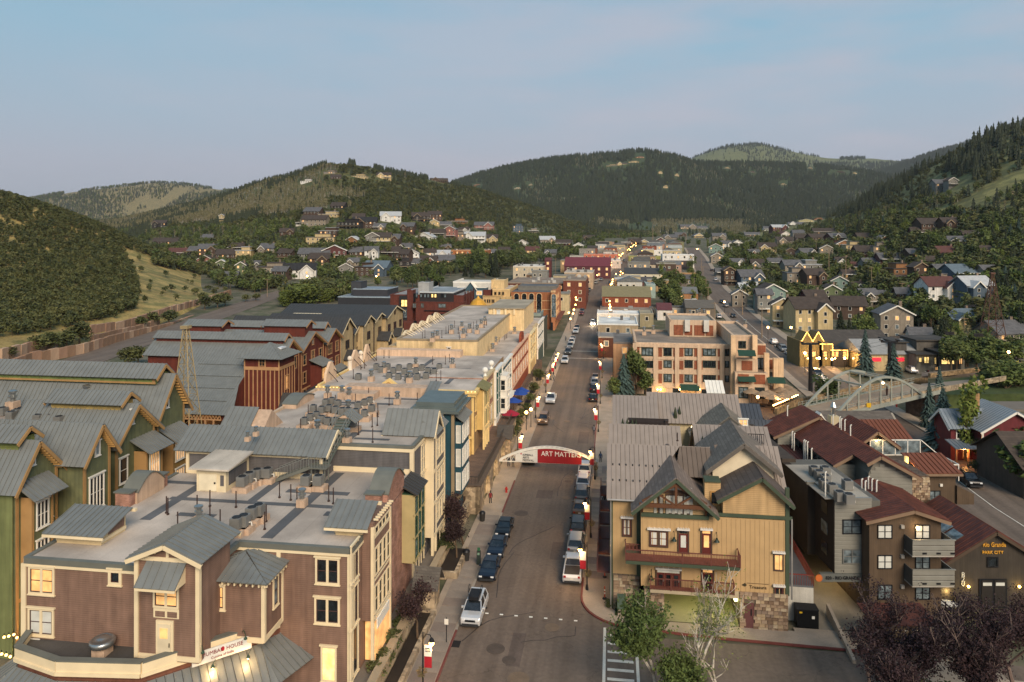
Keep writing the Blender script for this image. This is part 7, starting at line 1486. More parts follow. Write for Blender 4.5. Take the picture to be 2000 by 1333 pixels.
u0,u1,ur,zu0,zu1=36.2,43.0,39.3,10.7,12.75
MB().gable(u0+2.1,u1,77,91,0,zu0,zu1-.15,'s',(ur-u0-2.1)/(u1-u0-2.1)).build('wall',M('6a675f'),b)
n=8
for k in range(n):
 z=7.6+k*.38;MB().prism([(u0+2.15,77,z),(u0+2.15,76.95,z+.03),(u0+2.15,76.95,z+.33),(u0+2.15,77,z+.37)],(u1-u0-2.2,0,0)).build('panel',sid,b)
for k in range(3):z=zu0+k*.38-.06;MB().prism([(u0+2.3+k*.5,77,z),(u0+2.3+k*.5,76.95,z+.03),(u0+2.3+k*.5,76.95,z+.33),(u0+2.3+k*.5,77,z+.37)],(u1-u0-2.9-k*1.7,0,0)).build('panel',sid,b)
MB().box(u0,u0+2.2,80,91,0,zu0).build('wall',M('6a675f'),b)
for k in range(8):z=7.6+k*.38;MB().prism([(u0+.05,80,z),(u0+.05,79.95,z+.03),(u0+.05,79.95,z+.33),(u0+.05,80,z+.37)],(2.05,0,0)).build('panel',sid,b)
kk=(zu1-zu0)/(u1-ur)
metal_roof(b,[(ur,76.3,zu1),(u1+.7,76.3,zu0-.4),(u1+.7,92,zu0-.4),(ur,92,zu1)],rust,.42,rib=.05);metal_roof(b,[(ur,76.3,zu1),(u0+1.6,76.3,zu1-(ur-u0-1.6)*kk),(u0+1.6,79.4,zu1-(ur-u0-1.6)*kk),(ur,79.4,zu1)],rust,.42,rib=.05)
metal_roof(b,[(ur,79.4,zu1),(u0-.6,79.4,zu1-(ur-u0+.6)*kk),(u0-.6,92,zu1-(ur-u0+.6)*kk),(ur,92,zu1)],rust,.42,rib=.05)
f=MB();f.bar((ur,76.25,zu1-.12),(u1+.7,76.25,zu0-.5),.08,.32);f.bar((ur,76.25,zu1-.12),(u0+1.6,76.25,zu1-(ur-u0-1.6)*kk-.12),.08,.32);f.bar((u0+1.6,79.35,zu1-(ur-u0-1.6)*kk-.12),(u0-.6,79.35,zu1-(ur-u0+.6)*kk-.12),.08,.32);f.build('rake_board',eavec,b)
for k in range(7):MB().box(u0-.05,u0-.01,81+k*1.4,81.9+k*1.4,9.3,10.1).build('side_window',GL['d'],b)
MB().gable(33.8,41,91.2,95.4,0,10.9,13.1,'s',.72).build('wall',M('6a675f'),b);gable_roof(b,33.8,41,91.4,95.6,10.9,13.2,rust,'s',.7,.72,.45,False,eavec)
for k in range(6):z=8.6+k*.38;MB().prism([(33.85,91.2,z),(33.85,91.15,z+.03),(33.85,91.15,z+.33),(33.85,91.2,z+.37)],(3.3,0,0)).build('panel',sid,b)
metal_roof(b,[(c1-.6,81,8.9),(u0-.1,81,8.9),(u0-.1,96,9.7),(c1-.6,96,9.7)],M('431f18','plain',.7,.1),.42,rib=.05,pieces=False)
MB().box(c1-.5,u0,80.8,96,8,8.85).build('wall',dwood,b)
metal_roof(b,[(48.9,97.6,8.3),(54.6,97.6,8.3),(54.6,101.6,9.9),(48.9,101.6,9.9)],rust2,.55);MB().box(49.2,54.2,98,101.4,0,8.4).build('wall',bwood,b)
MB().gable(44.6,49.2,92.6,98,5,9.3,10.8).build('lit_gable_wall',M('a8895c','lap',p=.2),b);gable_roof(b,44.6,49.2,92.4,99,9.3,11.0,rust,'s',.6,.5,.5,False,eavec);lamp(47,91.6,9.6,60,parent=b);MB().box(45.2,47.0,92.54,92.6,8.2,9.6).build('sliding_door',GL['d'],b)
MB().box(43.2,52.6,86.5,92.5,0,7.9).build('deck_base',M('4a443c'),b);f=MB()
for k in range(5):x=46+k*1.6;f.box(x-.05,x+.05,92.0,92.1,7.9,9.9)
for k in range(4):y=87+k*1.5;f.box(54.15,54.25,y-.05,y+.05,6.4,8.4)
f.box(46,52.5,92,92.1,9.8,9.92);f.box(54.15,54.25,87,91.8,8.3,8.42);f.bar((52.5,92,9.86),(54.2,91.8,8.4),.1);f.box(46,52.5,92,92.1,7.9,8.0);f.box(50.5,54.2,86.9,87.0,8.3,8.42)
f.build('white_railing',white,b);MB().box(46.1,52.4,92.04,92.06,8.0,9.8).build('railing_glass',GL['s'],b)
MB().box(48.8,52.6,85,88.6,0,8.2).build('wall',bwood,b);metal_roof(b,[(48.3,84.4,8.1),(53.1,84.4,8.1),(52.9,88.4,9.3),(47.9,88.4,9.3)],rust2,.55);f=MB();f.box(48.3,53.1,84.3,84.4,7.85,8.12);f.build('fascia',eavec,b)
winw(b,85,1815,958,1836,980,black,'s',2,2,.07,False);(x,z)=Wp(1838,947,84.9);MB().box(x-.15,x+.15,84.8,84.95,z-.2,z+.1).build('wall_lamp',white,b)
MB().prism([(52.6,84.7,4.4),(54.6,84.7,4.4),(54.6,84.7,5.6),(52.6,84.7,6.6)],(0,3.5,0)).build('side_wing',bwood,b)
sw0,sw1=Wp(1766,0,80)[0],Wp(1815,0,80)[0];MB().box(sw0,sw1,80,86,0,9.4).build('stone_wall',M('5a4a3c','stone',p=.3),b)
cnt=0;rs=random.Random(4);z=6.2
while z<9.2:
 x=sw0
 while x<sw1-.15:w_=min(rs.uniform(.22,.5),sw1-x);o=part('stone',rs.choice(smesh),b,(x+w_/2,79.98,z+.14));o.scale=(w_*.93,1+rs.random(),.25);x+=w_
 z+=.28
lamp(47.8,86,8.6,40,parent=b);MB().box(47.6,47.9,86.6,87,8.2,9.4).build('lit_slot',GL['y'],b)
acs([],0,'','')
for k,(px,py)in enumerate(((1590,935),(1600,943),(1612,952),(1610,962),(1625,970),(1655,962),(1640,985),(1658,990),(1612,935))):
 X,Y=Wg(px,py-6,zt+.06);t,s=TS(X,Y);place(AC0,_acu,t,s,zt+.06,'grey air conditioner on the flat roof between the rust roofs, %s'%ORD[k],'air conditioners between the rust roofs',-ROT)
def wpipes(L_,z,h,lab):
 for k,(px,py)in enumerate(L_):X,Y=Wg(px,py,z);t,s=TS(X,Y);solo('white_flue',MB().cyl((0,0,0),(0,0,h),.07,n=7).cyl((0,0,h),(.14,0,h+.1),.07,n=6),white,'%s, %s'%(lab,ORD[k]),'flue pipe',t,s,z,'white flues on the rust roofs')
wpipes([(1547,880),(1551,884),(1570,898),(1573,900),(1577,902),(1585,916)],9.2,2.3,'tall white flue pipe rising from the low rust roof on the left');wpipes([(1683,962),(1690,966),(1696,957),(1703,962),(1712,965)],10.2,1.3,'white flue pipe at the back of the front rust roof');wpipes([(1612,975)],10.4,2.6,'white hooked flue pipe beside the roof air conditioners');wpipes([(1640,836),(1643,840),(1650,842),(1661,853),(1538,813),(1627,832)],12.4,1.3,'white flue pipe by the ridge of the long rust roof')
b=thingw('rio_grande_shed','dark timber gabled shed with rust roof, skylights and gold Rio Grande lettering','building',47,72,0);YS=70.0
s_l,s_e=Wp(1838,1100,YS);s_p,s_z=Wp(1942,1036,YS);MB().gable(s_l,2*s_p-s_l,YS,78.5,0,s_e,s_z-.15).build('wall',M('3c362f','batten',.85,p=.25),b);gable_roof(b,s_l,2*s_p-s_l,YS,78.5,s_e,s_z,rust,'s',.4,.5,.6,True,M('4a3c30'),rib=.04)
gold=M('d8a040','plain',.4);text(b,'Rio Grande',.62,gold,(Wp(1941,0,YS)[0],YS-.06,Wp(0,1064,YS)[1]),'S',ext=.05,font_w=.78);text(b,'PARK CITY',.42,gold,(Wp(1938,0,YS)[0],YS-.06,Wp(0,1079,YS)[1]),'S',ext=.05)
for k,ch in enumerate('820'):text(b,ch,.72,M('c9c4b4'),(Wp(1880,0,YS)[0],YS-.06,Wp(0,1123+k*8.6,YS)[1]),'S',ext=.04)
winw(b,YS,1927,1087,1949,1108,black,'d',1,1,.12,False);MB().box(Wp(1911,0,YS)[0],Wp(1966,0,YS)[0],YS-.1,YS,0,Wp(0,1131,YS)[1]).build('door_frame',black,b)
for x0 in(1916,1941):MB().box(Wp(x0,0,YS)[0],Wp(x0+21,0,YS)[0],YS-.14,YS-.08,.2,2.7).build('door',M('24201d'),b);MB().box(Wp(x0+2,0,YS)[0],Wp(x0+19,0,YS)[0],YS-.17,YS-.13,2.2,2.5).build('door_window',GL['w'],b)
for px in(1889,1988):x,z=Wp(px,1144,YS);MB().ball((x,YS-.22,z),.12,6).build('wall_lamp',glow('ffc860',20,'bulb'),b);lamp(x,YS-.5,z,28,(1,.7,.25),parent=b)
for(a,c_)in((1852,1040),(1872,1056)):
 k=(s_z-s_e)/(s_p-s_l);X=s_l+(s_p-s_l)*.45;X,Y=Wg(a,c_,s_e+(s_z-s_e)*.5);z=s_e+(X-s_l)*k;MB().prism([(X-.5,Y,z-.5*k+.18),(X+.5,Y,z+.5*k+.18),(X+.5,Y+1.6,z+.5*k+.18),(X-.5,Y+1.6,z-.5*k+.18)],(0,0,.08)).build('skylight',GL['s'],b)
b=thingw('bin_enclosure','brown timber bin enclosure with rust roof and five panelled doors','shed',37,63,0);e0,e1=Wp(1714,0,62.6)[0],Wp(1822,0,62.6)[0]
MB().box(e0,e1,62.6,64.6,0,2.6).build('wall',M('5e5040','plain'),b);metal_roof(b,[(e0-.6,62.0,2.6),(e1+.3,62.0,2.6),(e1+.1,64.8,3.1),(e0-.8,64.8,3.1)],rust,5,rib=0)
for k in range(5):x=e0+.1+(e1-e0-.2)*k/5;MB().box(x+.03,x+(e1-e0-.2)/5-.03,62.53,62.6,.2,2.4).build('door',M('6a5a46','plain'),b);f=MB();xx=x+(e1-e0)/10;f.box(xx-.12,xx+.12,62.5,62.54,.6,.8);f.box(xx-.1,xx+.1,62.5,62.54,1.9,1.96);f.build('door_label',white,b)
b=thing('terrace_fence','dark horizontal rail fence round the sunken terrace before the shed','fence',36,66,0)
f=MB();q=[TS(*Wg(1832,1190,.2)),TS(*Wg(1862,1215,.2)),TS(*Wg(1975,1205,.2)),TS(*Wg(2030,1240,.2))];q2=[TS(*Wg(1825,1120,.2)),TS(*Wg(1868,1190,.2))]
for A,B in list(zip(q[:-1],q[1:]))+[q2]:
 for k in range(4):MB().bar((A[0],A[1],.35+k*.32),(B[0],B[1],.35+k*.32),.05,.12).build('rail',M('2a2320'),b)
 for k in range(3):p=Vector(A).lerp(Vector(B),k/2);MB().bar((p.x,p.y,0),(p.x,p.y,1.5),.1).build('post',M('2a2320'),b)
lamp(42-TS(0,0)[0]-9.7,75,1.6,60,(1,.7,.25));
X,Y=Wg(1848,1178,1);t,s=TS(X,Y);w=thing('covered_kayak','pale wrapped upturned boat lying behind the rail fence','boat',t,s,.4);MB().ball((t,s,.9),.5,8,.35).build('hull',M('a8a8a4'),w);bpy.context.view_layer.update();w.scale=(2.2,1,1)
w=thing('utility_cabinet','black utility cabinet with yellow sticker beside the white wall','utility cabinet',0,0);t,s=G(1578,1230);w.location=(*XY(t,s),0);ORI[w.name]=(t,s,0)
MB().box(t-.95,t+.95,s,s+1.2,.12,1.75).build('cabinet',M('0e0f11','plain',.4),w);MB().box(t-.98,t+.98,s-.03,s+1.25,1.75,1.82).build('lid',M('121316'),w);MB().box(t-.75,t-.5,s-.02,s,1.45,1.6).build('sticker',M('c8a020'),w);MB().box(t+.35,t+.6,s-.02,s,1.0,1.25).build('sticker',white,w)
w=thing('white_ramp_wall','white plastered wall block with grey deck and red railing between the two buildings','wall',17.5,71,0);MB().box(xb+.5,xb+2.9,70.7,74,0,3.2).build('wall',M('b4b0a6','stucco'),w);MB().box(xb+.5,xb+2.9,70.7,80,3.2,3.4).build('deck',M('5a5c60','rib',p=.2),w);MB().box(xb+.5,xb+2.9,74,80,0,3.2).build('wall',M('8a867c','stucco'),w)
f=MB()
for k in range(12):x=xb+.5+k*.22;f.bar((x,70.7,3.4),(x,70.7,4.4),.04)
for k in range(24):f.bar((xb+2.9,70.7+k*.4,3.4),(xb+2.9,70.7+k*.4,4.4),.04)
f.bar((xb+.5,70.7,4.4),(xb+2.9,70.7,4.4),.08);f.bar((xb+2.9,70.7,4.4),(xb+2.9,80,4.4),.08);f.k=[];tag(f.build('railing',M('6a2c24'),w),kind='stuff')
w=thing('concrete_kerb_wall','low sloping concrete wall beside the driveway mouth','wall',20.5,66,0);MB().prism([(20.2,64.4,0),(20.2,72,0),(20.2,72,1.2),(20.2,64.4,.3)],(.3,0,0)).build('wall',conc,w)
m=MB();X0,Y0=XY(22.6,66);m.box(22.6,32,60.5,90,0,.06);ground_obj('driveway',m,M('7d7468','concrete',.9))
# big cream and brick hotel in the middle right
b=thing('cream_brick_hotel','five storey cream and orange brick hotel with green awnings and stepped terraces','hotel',20,165,0)
cf=M('c0a68c','stucco',.8,var=.06);bk=M('8c5239','brick',.8,p=.12,var=.08);SH=163.0;gaw=M('1f3c30','plain',.7)
h0,zt_=onS(1240,673,SH);h1,_=onS(1436,664,SH);MB().box(h0,h1,SH,184,0,zt_).build('wall',cf,b);MB().box(h0+.4,h1-.4,SH+.5,183.6,zt_,zt_+.06).build('flat_roof',M('8a7c6e','membrane'),b);parapet(b,[(h0+.2,SH+.2),(h1-.2,SH+.2),(h1-.2,183.8),(h0+.2,183.8)],zt_-.02,.5,.5,cf)
f=MB();f.box(h0-.2,h1+.2,SH-.3,SH,zt_-.5,zt_+.1);f.box(h0-.1,h1+.1,SH-.15,SH,1.5,1.9)
for px in(1240,1280,1322,1366,1410,1432):t=onS(px,0,SH)[0];f.box(t-.45,t+.45,SH-.35,SH,1.9,zt_+.3)
for py in(700,728):z=onS(1300,py,SH)[1];f.box(h0,h1,SH-.12,SH,z-.25,z+.25)
f.build('frame_band',cf,b)
rowsy=((679,696),(704,719),(730,747));wx=[(1253,1276),(1296,1312),(1337,1353),(1373,1398),(1416,1424)]
for j,(y0,y1)in enumerate(rowsy):
 for i,(x0,x1)in enumerate(wx):winpx(b,'S',SH,x0,y0,x1,y1,M('24302a'),random.choice('dssd'),3 if x1-x0>18 else 2 if x1-x0>10 else 1,1,.2,False)
for j,(y0,y1)in enumerate(((678,697),(705,722),(730,749))):
 for x0,x1 in((1244,1249),(1278,1283),(1286,1293),(1315,1320),(1327,1335),(1356,1363),(1368,1372),(1402,1409)):
  (a,z1_),(c_,z0_)=onS(x0,y0,SH),onS(x1,y1,SH);MB().box(a,c_,SH-.08,SH,z0_,z1_).build('brick_panel',bk,b)
for j in range(6):x0=1258+j*28;(a,z1_),(c_,z0_)=onS(x0,757,SH),onS(x0+15,769,SH);MB().box(a,c_,SH-.06,SH,0,z1_).build('shop_window',GL['l' if j%2 else 'd'],b)
(a,z1_),(c_,_)=onS(1328,751,SH),onS(1366,751,SH);metal_roof(b,[(a,SH-1.4,z1_-1.1),(c_,SH-1.4,z1_-1.1),(c_,SH,z1_),(a,SH,z1_)],gaw,5,rib=0)
for px in(1284,1290,1327,1366,1335):t,z=onS(px,760,SH);MB().ball((t,SH-.6,z),.16,6).build('wall_lamp',glow('ffc070',25,'bulb'),b);lamp(t,SH-1.2,z,32,parent=b)
tw0,zt2=onS(1308,629,176);tw1,_=onS(1399,621,176);MB().box(tw0,tw1,176,190,zt_-1,zt2).build('tower_wall',cf,b);f=MB()
for px0,px1 in((1316,1334),(1337,1352),(1356,1376),(1379,1393)):(a,_),(c_,_)=onS(px0,0,176),onS(px1,0,176);MB().box(a,c_,175.9,176,zt_+.4,zt2-.7).build('brick_panel',bk,b)
MB().box(tw0+.4,tw1-.4,176.4,189.6,zt2,zt2+.05).build('flat_roof',M('a39a8c','membrane'),b);parapet(b,[(tw0+.2,176.2),(tw1-.2,176.2),(tw1-.2,189.8),(tw0+.2,189.8)],zt2,.4,.5,cf)
f=MB()
for px in(1342,1379):(a,_)=onS(px,0,176);f.box(a-.6,a+.6,175.2,175.9,zt_+1.4,zt2+.6)
f.build('duct',M('cfcac0','plain',.4,.3),b)
vents([(1348,620),(1362,618),(1366,616),(1375,618),(1276,652),(1258,655),(1320,656),(1338,657),(1410,655),(1434,648),(1455,640),(1440,642)],zt_+.1,'on the cream hotel roof',1.2)
w0,w1=onS(1430,0,SH-3)[0],onS(1476,0,SH-3)[0];zw=onS(1450,660,SH-3)[1]
MB().box(w0,w1,SH-3,184,0,zw).build('wing_wall',cf,b);MB().box(w0+.3,w1-.3,SH-2.6,183,zw,zw+.05).build('flat_roof',M('9a8c7c','membrane'),b);parapet(b,[(w0+.2,SH-2.8),(w1-.2,SH-2.8),(w1-.2,183.8),(w0+.2,183.8)],zw-.02,.5,.6,cf)
for k,(x0,x1,ytop,ds)in enumerate(((1474,1496,672,1),(1494,1526,700,2),(1438,1480,702,-2.2),(1436,1500,728,-3.2))):
 a,zz=onS(x0,ytop,SH-3+ds);c_,_=onS(x1,ytop,SH-3+ds);MB().box(a,c_,SH-3+ds,178-k,0,zz).build('terrace_wall',cf,b);MB().box(a+.4,c_-.4,SH-2.5+ds,177-k,zz,zz+.04).build('terrace_floor',M('7a6c5e','membrane'),b)
 n=max(1,int((c_-a)/3))
 for i in range(n):q=a+(c_-a)*(i+.5)/n;MB().box(q-1.1,q+1.1,SH-3+ds-.1,SH-3+ds,zz-2.3,zz-.3).build('brick_panel',bk,b);window(b,'S',SH-3+ds,q-1,q+1,max(.4,zz-5.4),zz-3,M('24302a'),'d' if i%2 else 's',2,1,.18,False)
winpx(b,'S',SH-3,1442,666,1457,681,M('24302a'),'d',2,1,.2,False);f=MB()
for px in(1432,1474,1497,1515,1525):t=onS(px,0,SH-4)[0];zz=onS(px,655 if px<1480 else 690 if px<1510 else 700,SH-4)[1];f.box(t-.5,t+.5,SH-4.4,SH-3.4,0,zz)
f.build('pillar',M('cfb08c','stucco'),b)
for x0,y0 in((1441,685),(1441,735),(1498,738)):(a,zz)=onS(x0,y0,SH-6.5);metal_roof(b,[(a,SH-7.5,zz-1),(a+3.6,SH-7.5,zz-1),(a+3.6,SH-6,zz),(a,SH-6,zz)],gaw,6,rib=0)
w=thing('white_cupola','small white clapboard cupola house in front of the hotel entrance','shed',14,118,0);t,s=G(1398,800,9);MB().gable(t-1.1,t+1.1,s,s+2.4,8,11.6,12.8,'t',.99).build('wall',M('bcbcb8','lap',p=.2),w);metal_roof(w,[(t-1.4,s-.3,11.5),(t+1.4,s-.3,11.5),(t+1.4,s+2.6,12.9),(t-1.4,s+2.6,12.9)],white,.6)
def make_umbrella():
 r=thing('patio_umbrella','','umbrella',0,0,0,street=False);part('pole',MB().cyl((0,0,0),(0,0,2.7),.04).mesh('pole',brown),r)
 m=MB();n=8;R=1.7
 vs=[(0,0,3.0)]+[(R*cos(2*pi*k/n),R*sin(2*pi*k/n),2.25-.08*(k%2))for k in range(n)];m.add(vs,[(0,1+k,1+(k+1)%n)for k in range(n)]);me_=m.mesh('canopy',M('8a7660','rough',.85));part('canopy',me_,r);part('base',MB().cyl((0,0,0),(0,0,.12),.35,n=10).mesh('base',black),r);return r
UM=make_umbrella();um_used=[False]
for k,(px,py)in enumerate(((1468,765),(1482,760),(1490,770),(1502,768),(1496,755),(1478,752),(1515,758),(1524,762),(1532,755),(1540,760),(1520,750),(1548,766),(1536,768),(1510,776),(1528,774))):
 t,s=G(px,py,2.8);place(UM,um_used,t,s,.2,'%s patio umbrella in the dense group by the hotel'%('tan thatched, %s'%ORD[k]),'umbrellas on the hotel patio',0,1.1)
w=thing('patio_table_group','wooden patio floor with low walls under the umbrellas','patio',36,150,0);MB().box(29,45,139,158,0,.2).build('floor',M('6a5444','pavers',p=.3),w)
for k in range(14):
 px=1511+k*3.6;py=792-k*1.55;t,s=G(px,py,1.6);w=thing('festoon_bulb','glowing bulb on the patio fence, %s from the left'%ORD[k],'string light',t,s,1.6,'festoon bulbs along the patio fence');MB().ball((t,s,1.6),.16,6).build('bulb',glow('ffc878',14,'bulb'),w);MB().bar((t,s,0),(t,s,1.45),.06).build('fence_post',brown,w)
lamp(38,145,3,250);lamp(33,150,3,200)
# arched foot bridge
bm=M('8d9086','plain',.6,.1);P0=Vector((55.5,124.5,0));dv=Vector((.89,.456,0));nv=Vector((-.456,.89,0));b=thingw('arched_footbridge','pale green steel footbridge with two tied arches and hangers','bridge',66,130,0)
def bp(u,v,z):q=P0+dv*u+nv*v;return(q.x,q.y,z)
def zd(u):return 4.4+min(max(u,0),30)*.045
MB().prism([bp(-2,0,zd(0)-.5),bp(32,0,zd(32)-.5),bp(32,0,zd(32)),bp(-2,0,zd(0))],tuple(nv*6.5)).build('deck',M('8a7a68','concrete'),b)
for v in(0,6.5):
 m=MB();pts=[bp(1+24*k/16,v,zd(1+24*k/16)+4.9*sin(pi*k/16))for k in range(17)]
 for a,c_ in zip(pts[:-1],pts[1:]):m.bar(a,c_,.34,.4)
 m.k=[];m.build('arch',bm,b);m=MB();m.bar(bp(-1,v,zd(0)-.2),bp(32,v,zd(32)-.2),.3,.7);m.build('tie_beam',bm,b)
 for k in range(2,15,2):u=1+24*k/16;MB().bar(bp(u,v,zd(u)),bp(u,v,zd(u)+4.9*sin(pi*k/16)),.22).build('hanger',bm,b)
 m=MB()
 for k in range(33):u=k-1;m.bar(bp(u,v+.3*(1 if v==0 else-1),zd(u)),bp(u,v+.3*(1 if v==0 else-1),zd(u)+1.2),.06)
 for z in(.4,.8,1.2):m.bar(bp(-1,v+.3*(1 if v==0 else-1),zd(-1)+z),bp(32,v+.3*(1 if v==0 else-1),zd(32)+z),.05)
 m.k=[];tag(m.build('railing',bm,b),kind='stuff')
m=MB()
for k in(5,8,11):u=1+24*k/16;z=zd(u)+4.9*sin(pi*k/16);MB().bar(bp(u,0,z),bp(u,6.5,z),.3).build('cross_beam',bm,b)
MB().prism([bp(31,-.4,zd(32)-.3),bp(52,-.4,zd(32)-.1),bp(52,-.4,zd(32)+.9),bp(31,-.4,zd(32)+.7)],tuple(nv*.3)).build('approach_parapet',M('93836c','stone',p=.5),b);MB().prism([bp(-1,.1,zd(0)),bp(31,.1,zd(31)),bp(31,.1,zd(31)+.6),bp(-1,.1,zd(0)+.6)],tuple(nv*.12)).build('deck_parapet',M('93836c','stone',p=.5),b)
for u in(2,30):MB().prism([bp(u-.6,.2,-.1),bp(u+.6,.2,-.1),bp(u+.6,6.3,-.1),bp(u-.6,6.3,-.1)],(0,0,zd(u)-.4)).build('abutment',M('3a302a','stone',p=.5),b)
MB().box(*(lambda q:(q[0]-.4,q[0]+.4,q[1]-.12,q[1]-.02,q[2]+.1,q[2]+.9))(bp(9.5,-.15,zd(9))),).build('yellow_sign',M('c9a020'),b)
for k in(5,9):u=1+24*k/16;q=bp(u,.6,zd(u)+3.6);MB().ball(q,.22,6).build('bridge_lamp',glow('ffb860',30,'bulb'),b);l=D.lights.new('lamp_light','POINT');l.energy=120;l.color=(1,.62,.25);l.shadow_soft_size=.2;o=D.objects.new('lamp_light',l);COL.objects.link(o);o.parent=b;o.location=Vector(q)-Vector(ORI[b.name])
lawnm=M('374422','grass',.95,h2='424b28',var=.2)
def sheet(name,pts,mat,zf=0.0,th=.3):
 W=[(*Wg(px,py,z),z)for px,py,z in pts];m=MB();m.prism([(x,y,z-th)for x,y,z in W],(0,0,th));o=D.objects.new(name,m.mesh(name,mat));COL.objects.link(o);o['kind']='structure';return o
sheet('park_lawn',[(1800,772,3.6),(2120,768,3.6),(2120,722,3.6),(1880,738,3.6),(1790,752,3.6)],lawnm,th=4);sheet('park_path',[(1795,757,3.65),(2120,733,3.65),(2120,722,3.65),(1800,750,3.65)],M('7a7064','concrete'),th=.3)
sheet('corner_lawn',[(1538,800,.6),(1610,800,.6),(1700,776,.6),(1690,765,.6),(1590,783,.6)],lawnm,th=.6)
def lowwall(lab,pts,h,z=0.0,mat=None,th=.6):
 W=[Wg(px,py,z)for px,py in pts];w=thingw('stone_wall',lab,'wall',W[0][0],W[0][1],z)
 for a,c_ in zip(W[:-1],W[1:]):MB().bar((a[0],a[1],z+h/2),(c_[0],c_[1],z+h/2),th,h).build('wall',mat or M('8a7456','stone',.9,p=.6),w)
lowwall('low sandstone wall curving from the patio towards the bridge',[(1515,812),(1560,793),(1600,782),(1680,766),(1810,748)],1.4)
lowwall('low stone wall along the park road at the far right',[(1815,738),(1900,728),(2030,712)],1.0,3.6)
sheet('upper_road',[(1800,735,3.6),(2060,724,3.6),(2060,700,3.6),(1960,690,3.6),(2010,712,3.6),(1800,728,3.6)],asph,th=.4)
b=thingw('red_house','dark red clapboard house with pale grey roof, brick chimney and lit porch','house',80,116,0);rw=M('5e2428','lap',.7,p=.18);rg_=M('7f8890','plain',.5,.4,var=.05)
X0,X1,Yf,Yb=73.5,83.5,112,119;MB().gable(X0,X1,Yf,Yb,0,5.6,8.3,'s',.5).build('wall',rw,b);gable_roof(b,X0,X1,Yf,Yb,5.6,8.5,rg_,'s',.6,.5,.6,True,white)
MB().gable(X0-3.4,X0+2,Yf+2.5,Yb,0,5.6,7.4,'t').build('wing_wall',rw,b);gable_roof(b,X0-3.4,X0+3,Yf+2.5,Yb,5.6,7.6,rg_,'t',.6,.5,.6,False,white);MB().box(X0-.1,X0+.15,Yf-.1,Yf+.1,0,5.6).build('corner_board',white,b)
MB().box(74.6,76,116.5,117.7,6,10.2).build('chimney',M('a8845c','brick',p=.1),b);window(b,'S',Yf,76.4,78.2,2.8,5.0,white,'d',1,2,.15);window(b,'S',Yf+2.5,X0-2.6,X0-1.4,3.4,5.2,white,'d',1,2,.15)
metal_roof(b,[(X0-4.4,Yf-.4,2.6),(X0-.2,Yf-.4,2.6),(X0-.2,Yf+2.5,3.3),(X0-4.4,Yf+2.5,3.3)],rg_,.6,pieces=False);f=MB()
for x in(X0-4.2,X0-2.3,X0-.4):f.box(x-.1,x+.1,Yf-.3,Yf-.1,0,2.6)
f.build('porch_post',M('b07a50'),b);l=D.lights.new('lamp_light','POINT');l.energy=260;l.color=(1,.42,.12);l.shadow_soft_size=.2;o=D.objects.new('lamp_light',l);COL.objects.link(o);o.parent=b;o.location=Vector((X0-3,Yf-.5,2.4))-Vector(ORI[b.name]);window(b,'S',Yf+2.5,X0-1.6,X0-.6,.4,2.4,M('b07a50'),'l',1,1,.12)
b=thingw('brown_shingle_house','low house with dark brown shingled roof at the right edge below the red house','house',76,100,0);MB().gable(70,86,98,108,0,4.5,7.6,'t').build('wall',M('4a4038','lap'),b);gable_roof(b,70,86,98,108,4.5,7.8,M('4a4038','shingle',p=.25),'t',.6,.5,3,False,rib=0)
b=thingw('grey_shingle_house','grey shingled roof of a house between the patio and the footbridge','house',52,112,0);MB().gable(45,60,108,118,0,4.6,8.0,'t').build('wall',M('8a8478','lap'),b);gable_roof(b,45,59,108,118,4.6,8.2,M('5c5650','shingle',p=.22),'t',.5,.5,3,False,rib=0)
MB().gable(44.4,47.4,106.5,108,4,7.4,9.6).build('dormer',white,b);MB().box(47.2,48.4,106,107.2,7,9.2).build('chimney',M('b4a688'),b);MB().lathe([(.3,9.2),(.3,10.4),(.5,10.5),(.2,11.2)],47.8,106.6,10).build('chimney_cap',galv,b)
b=thingw('park_pavilion','low pavilion with tables and a pale railing at the right edge by the park','pavilion',96,130,0);MB().box(88,110,126,132,4.8,5.2).build('roof',M('6a6258'),b);MB().box(86,110,120,126,0,1.4).build('terrace',M('8a7e6e','concrete'),b);f=MB()
for k in range(9):f.box(86.2+k*2.6,86.4+k*2.6,120,120.2,1.4,5.0)
f.build('post',M('2c2824'),b);f=MB();f.box(86,110,119.9,120,2.2,2.4);f.build('rail',white,b)
gl_=glow('ffc864',3,'string_bulb');b=thingw('yellow_restaurant','yellow two storey restaurant outlined with gold light strings behind the footbridge','restaurant',88,196);Yr=192.0
for x0,x1,yt,yb,g in((1562,1606,662,712,1),(1600,1626,668,716,0),(1622,1655,680,722,0)):
 (a,z1_),(c_,z0_)=Wp(x0,yt,Yr),Wp(x1,yb,Yr);MB().box(a,c_,Yr,Yr+9,0,z1_-.6).build('wall',M('76643c' if x0!=1622 else '3a3430','lap',p=.2),b)
 if g:
  for q in(.3,.8):x=a+(c_-a)*q;MB().gable(x-1.3,x+1.3,Yr-.3,Yr+5,z1_-1.2,z1_-.5,z1_+1.8).build('gable_wall',M('76643c','lap',p=.2),b);m=MB();m.bar((x-1.5,Yr-.4,z1_-.7),(x,Yr-.4,z1_+1.9),.14);m.bar((x+1.5,Yr-.4,z1_-.7),(x,Yr-.4,z1_+1.9),.14);m.build('light_string',gl_,b)
 m=MB();m.bar((a,Yr-.1,z1_-.6),(c_,Yr-.1,z1_-.6),.13);m.bar((c_,Yr-.1,z1_-.6),(c_,Yr-.1,z1_-3),.13);m.build('light_string',gl_,b)
 for k in range(2):window(b,'S',Yr,a+1+k*2.2,a+2.2+k*2.2,2.6,4.2,black,'l',1,1,.12,False,sub=False)
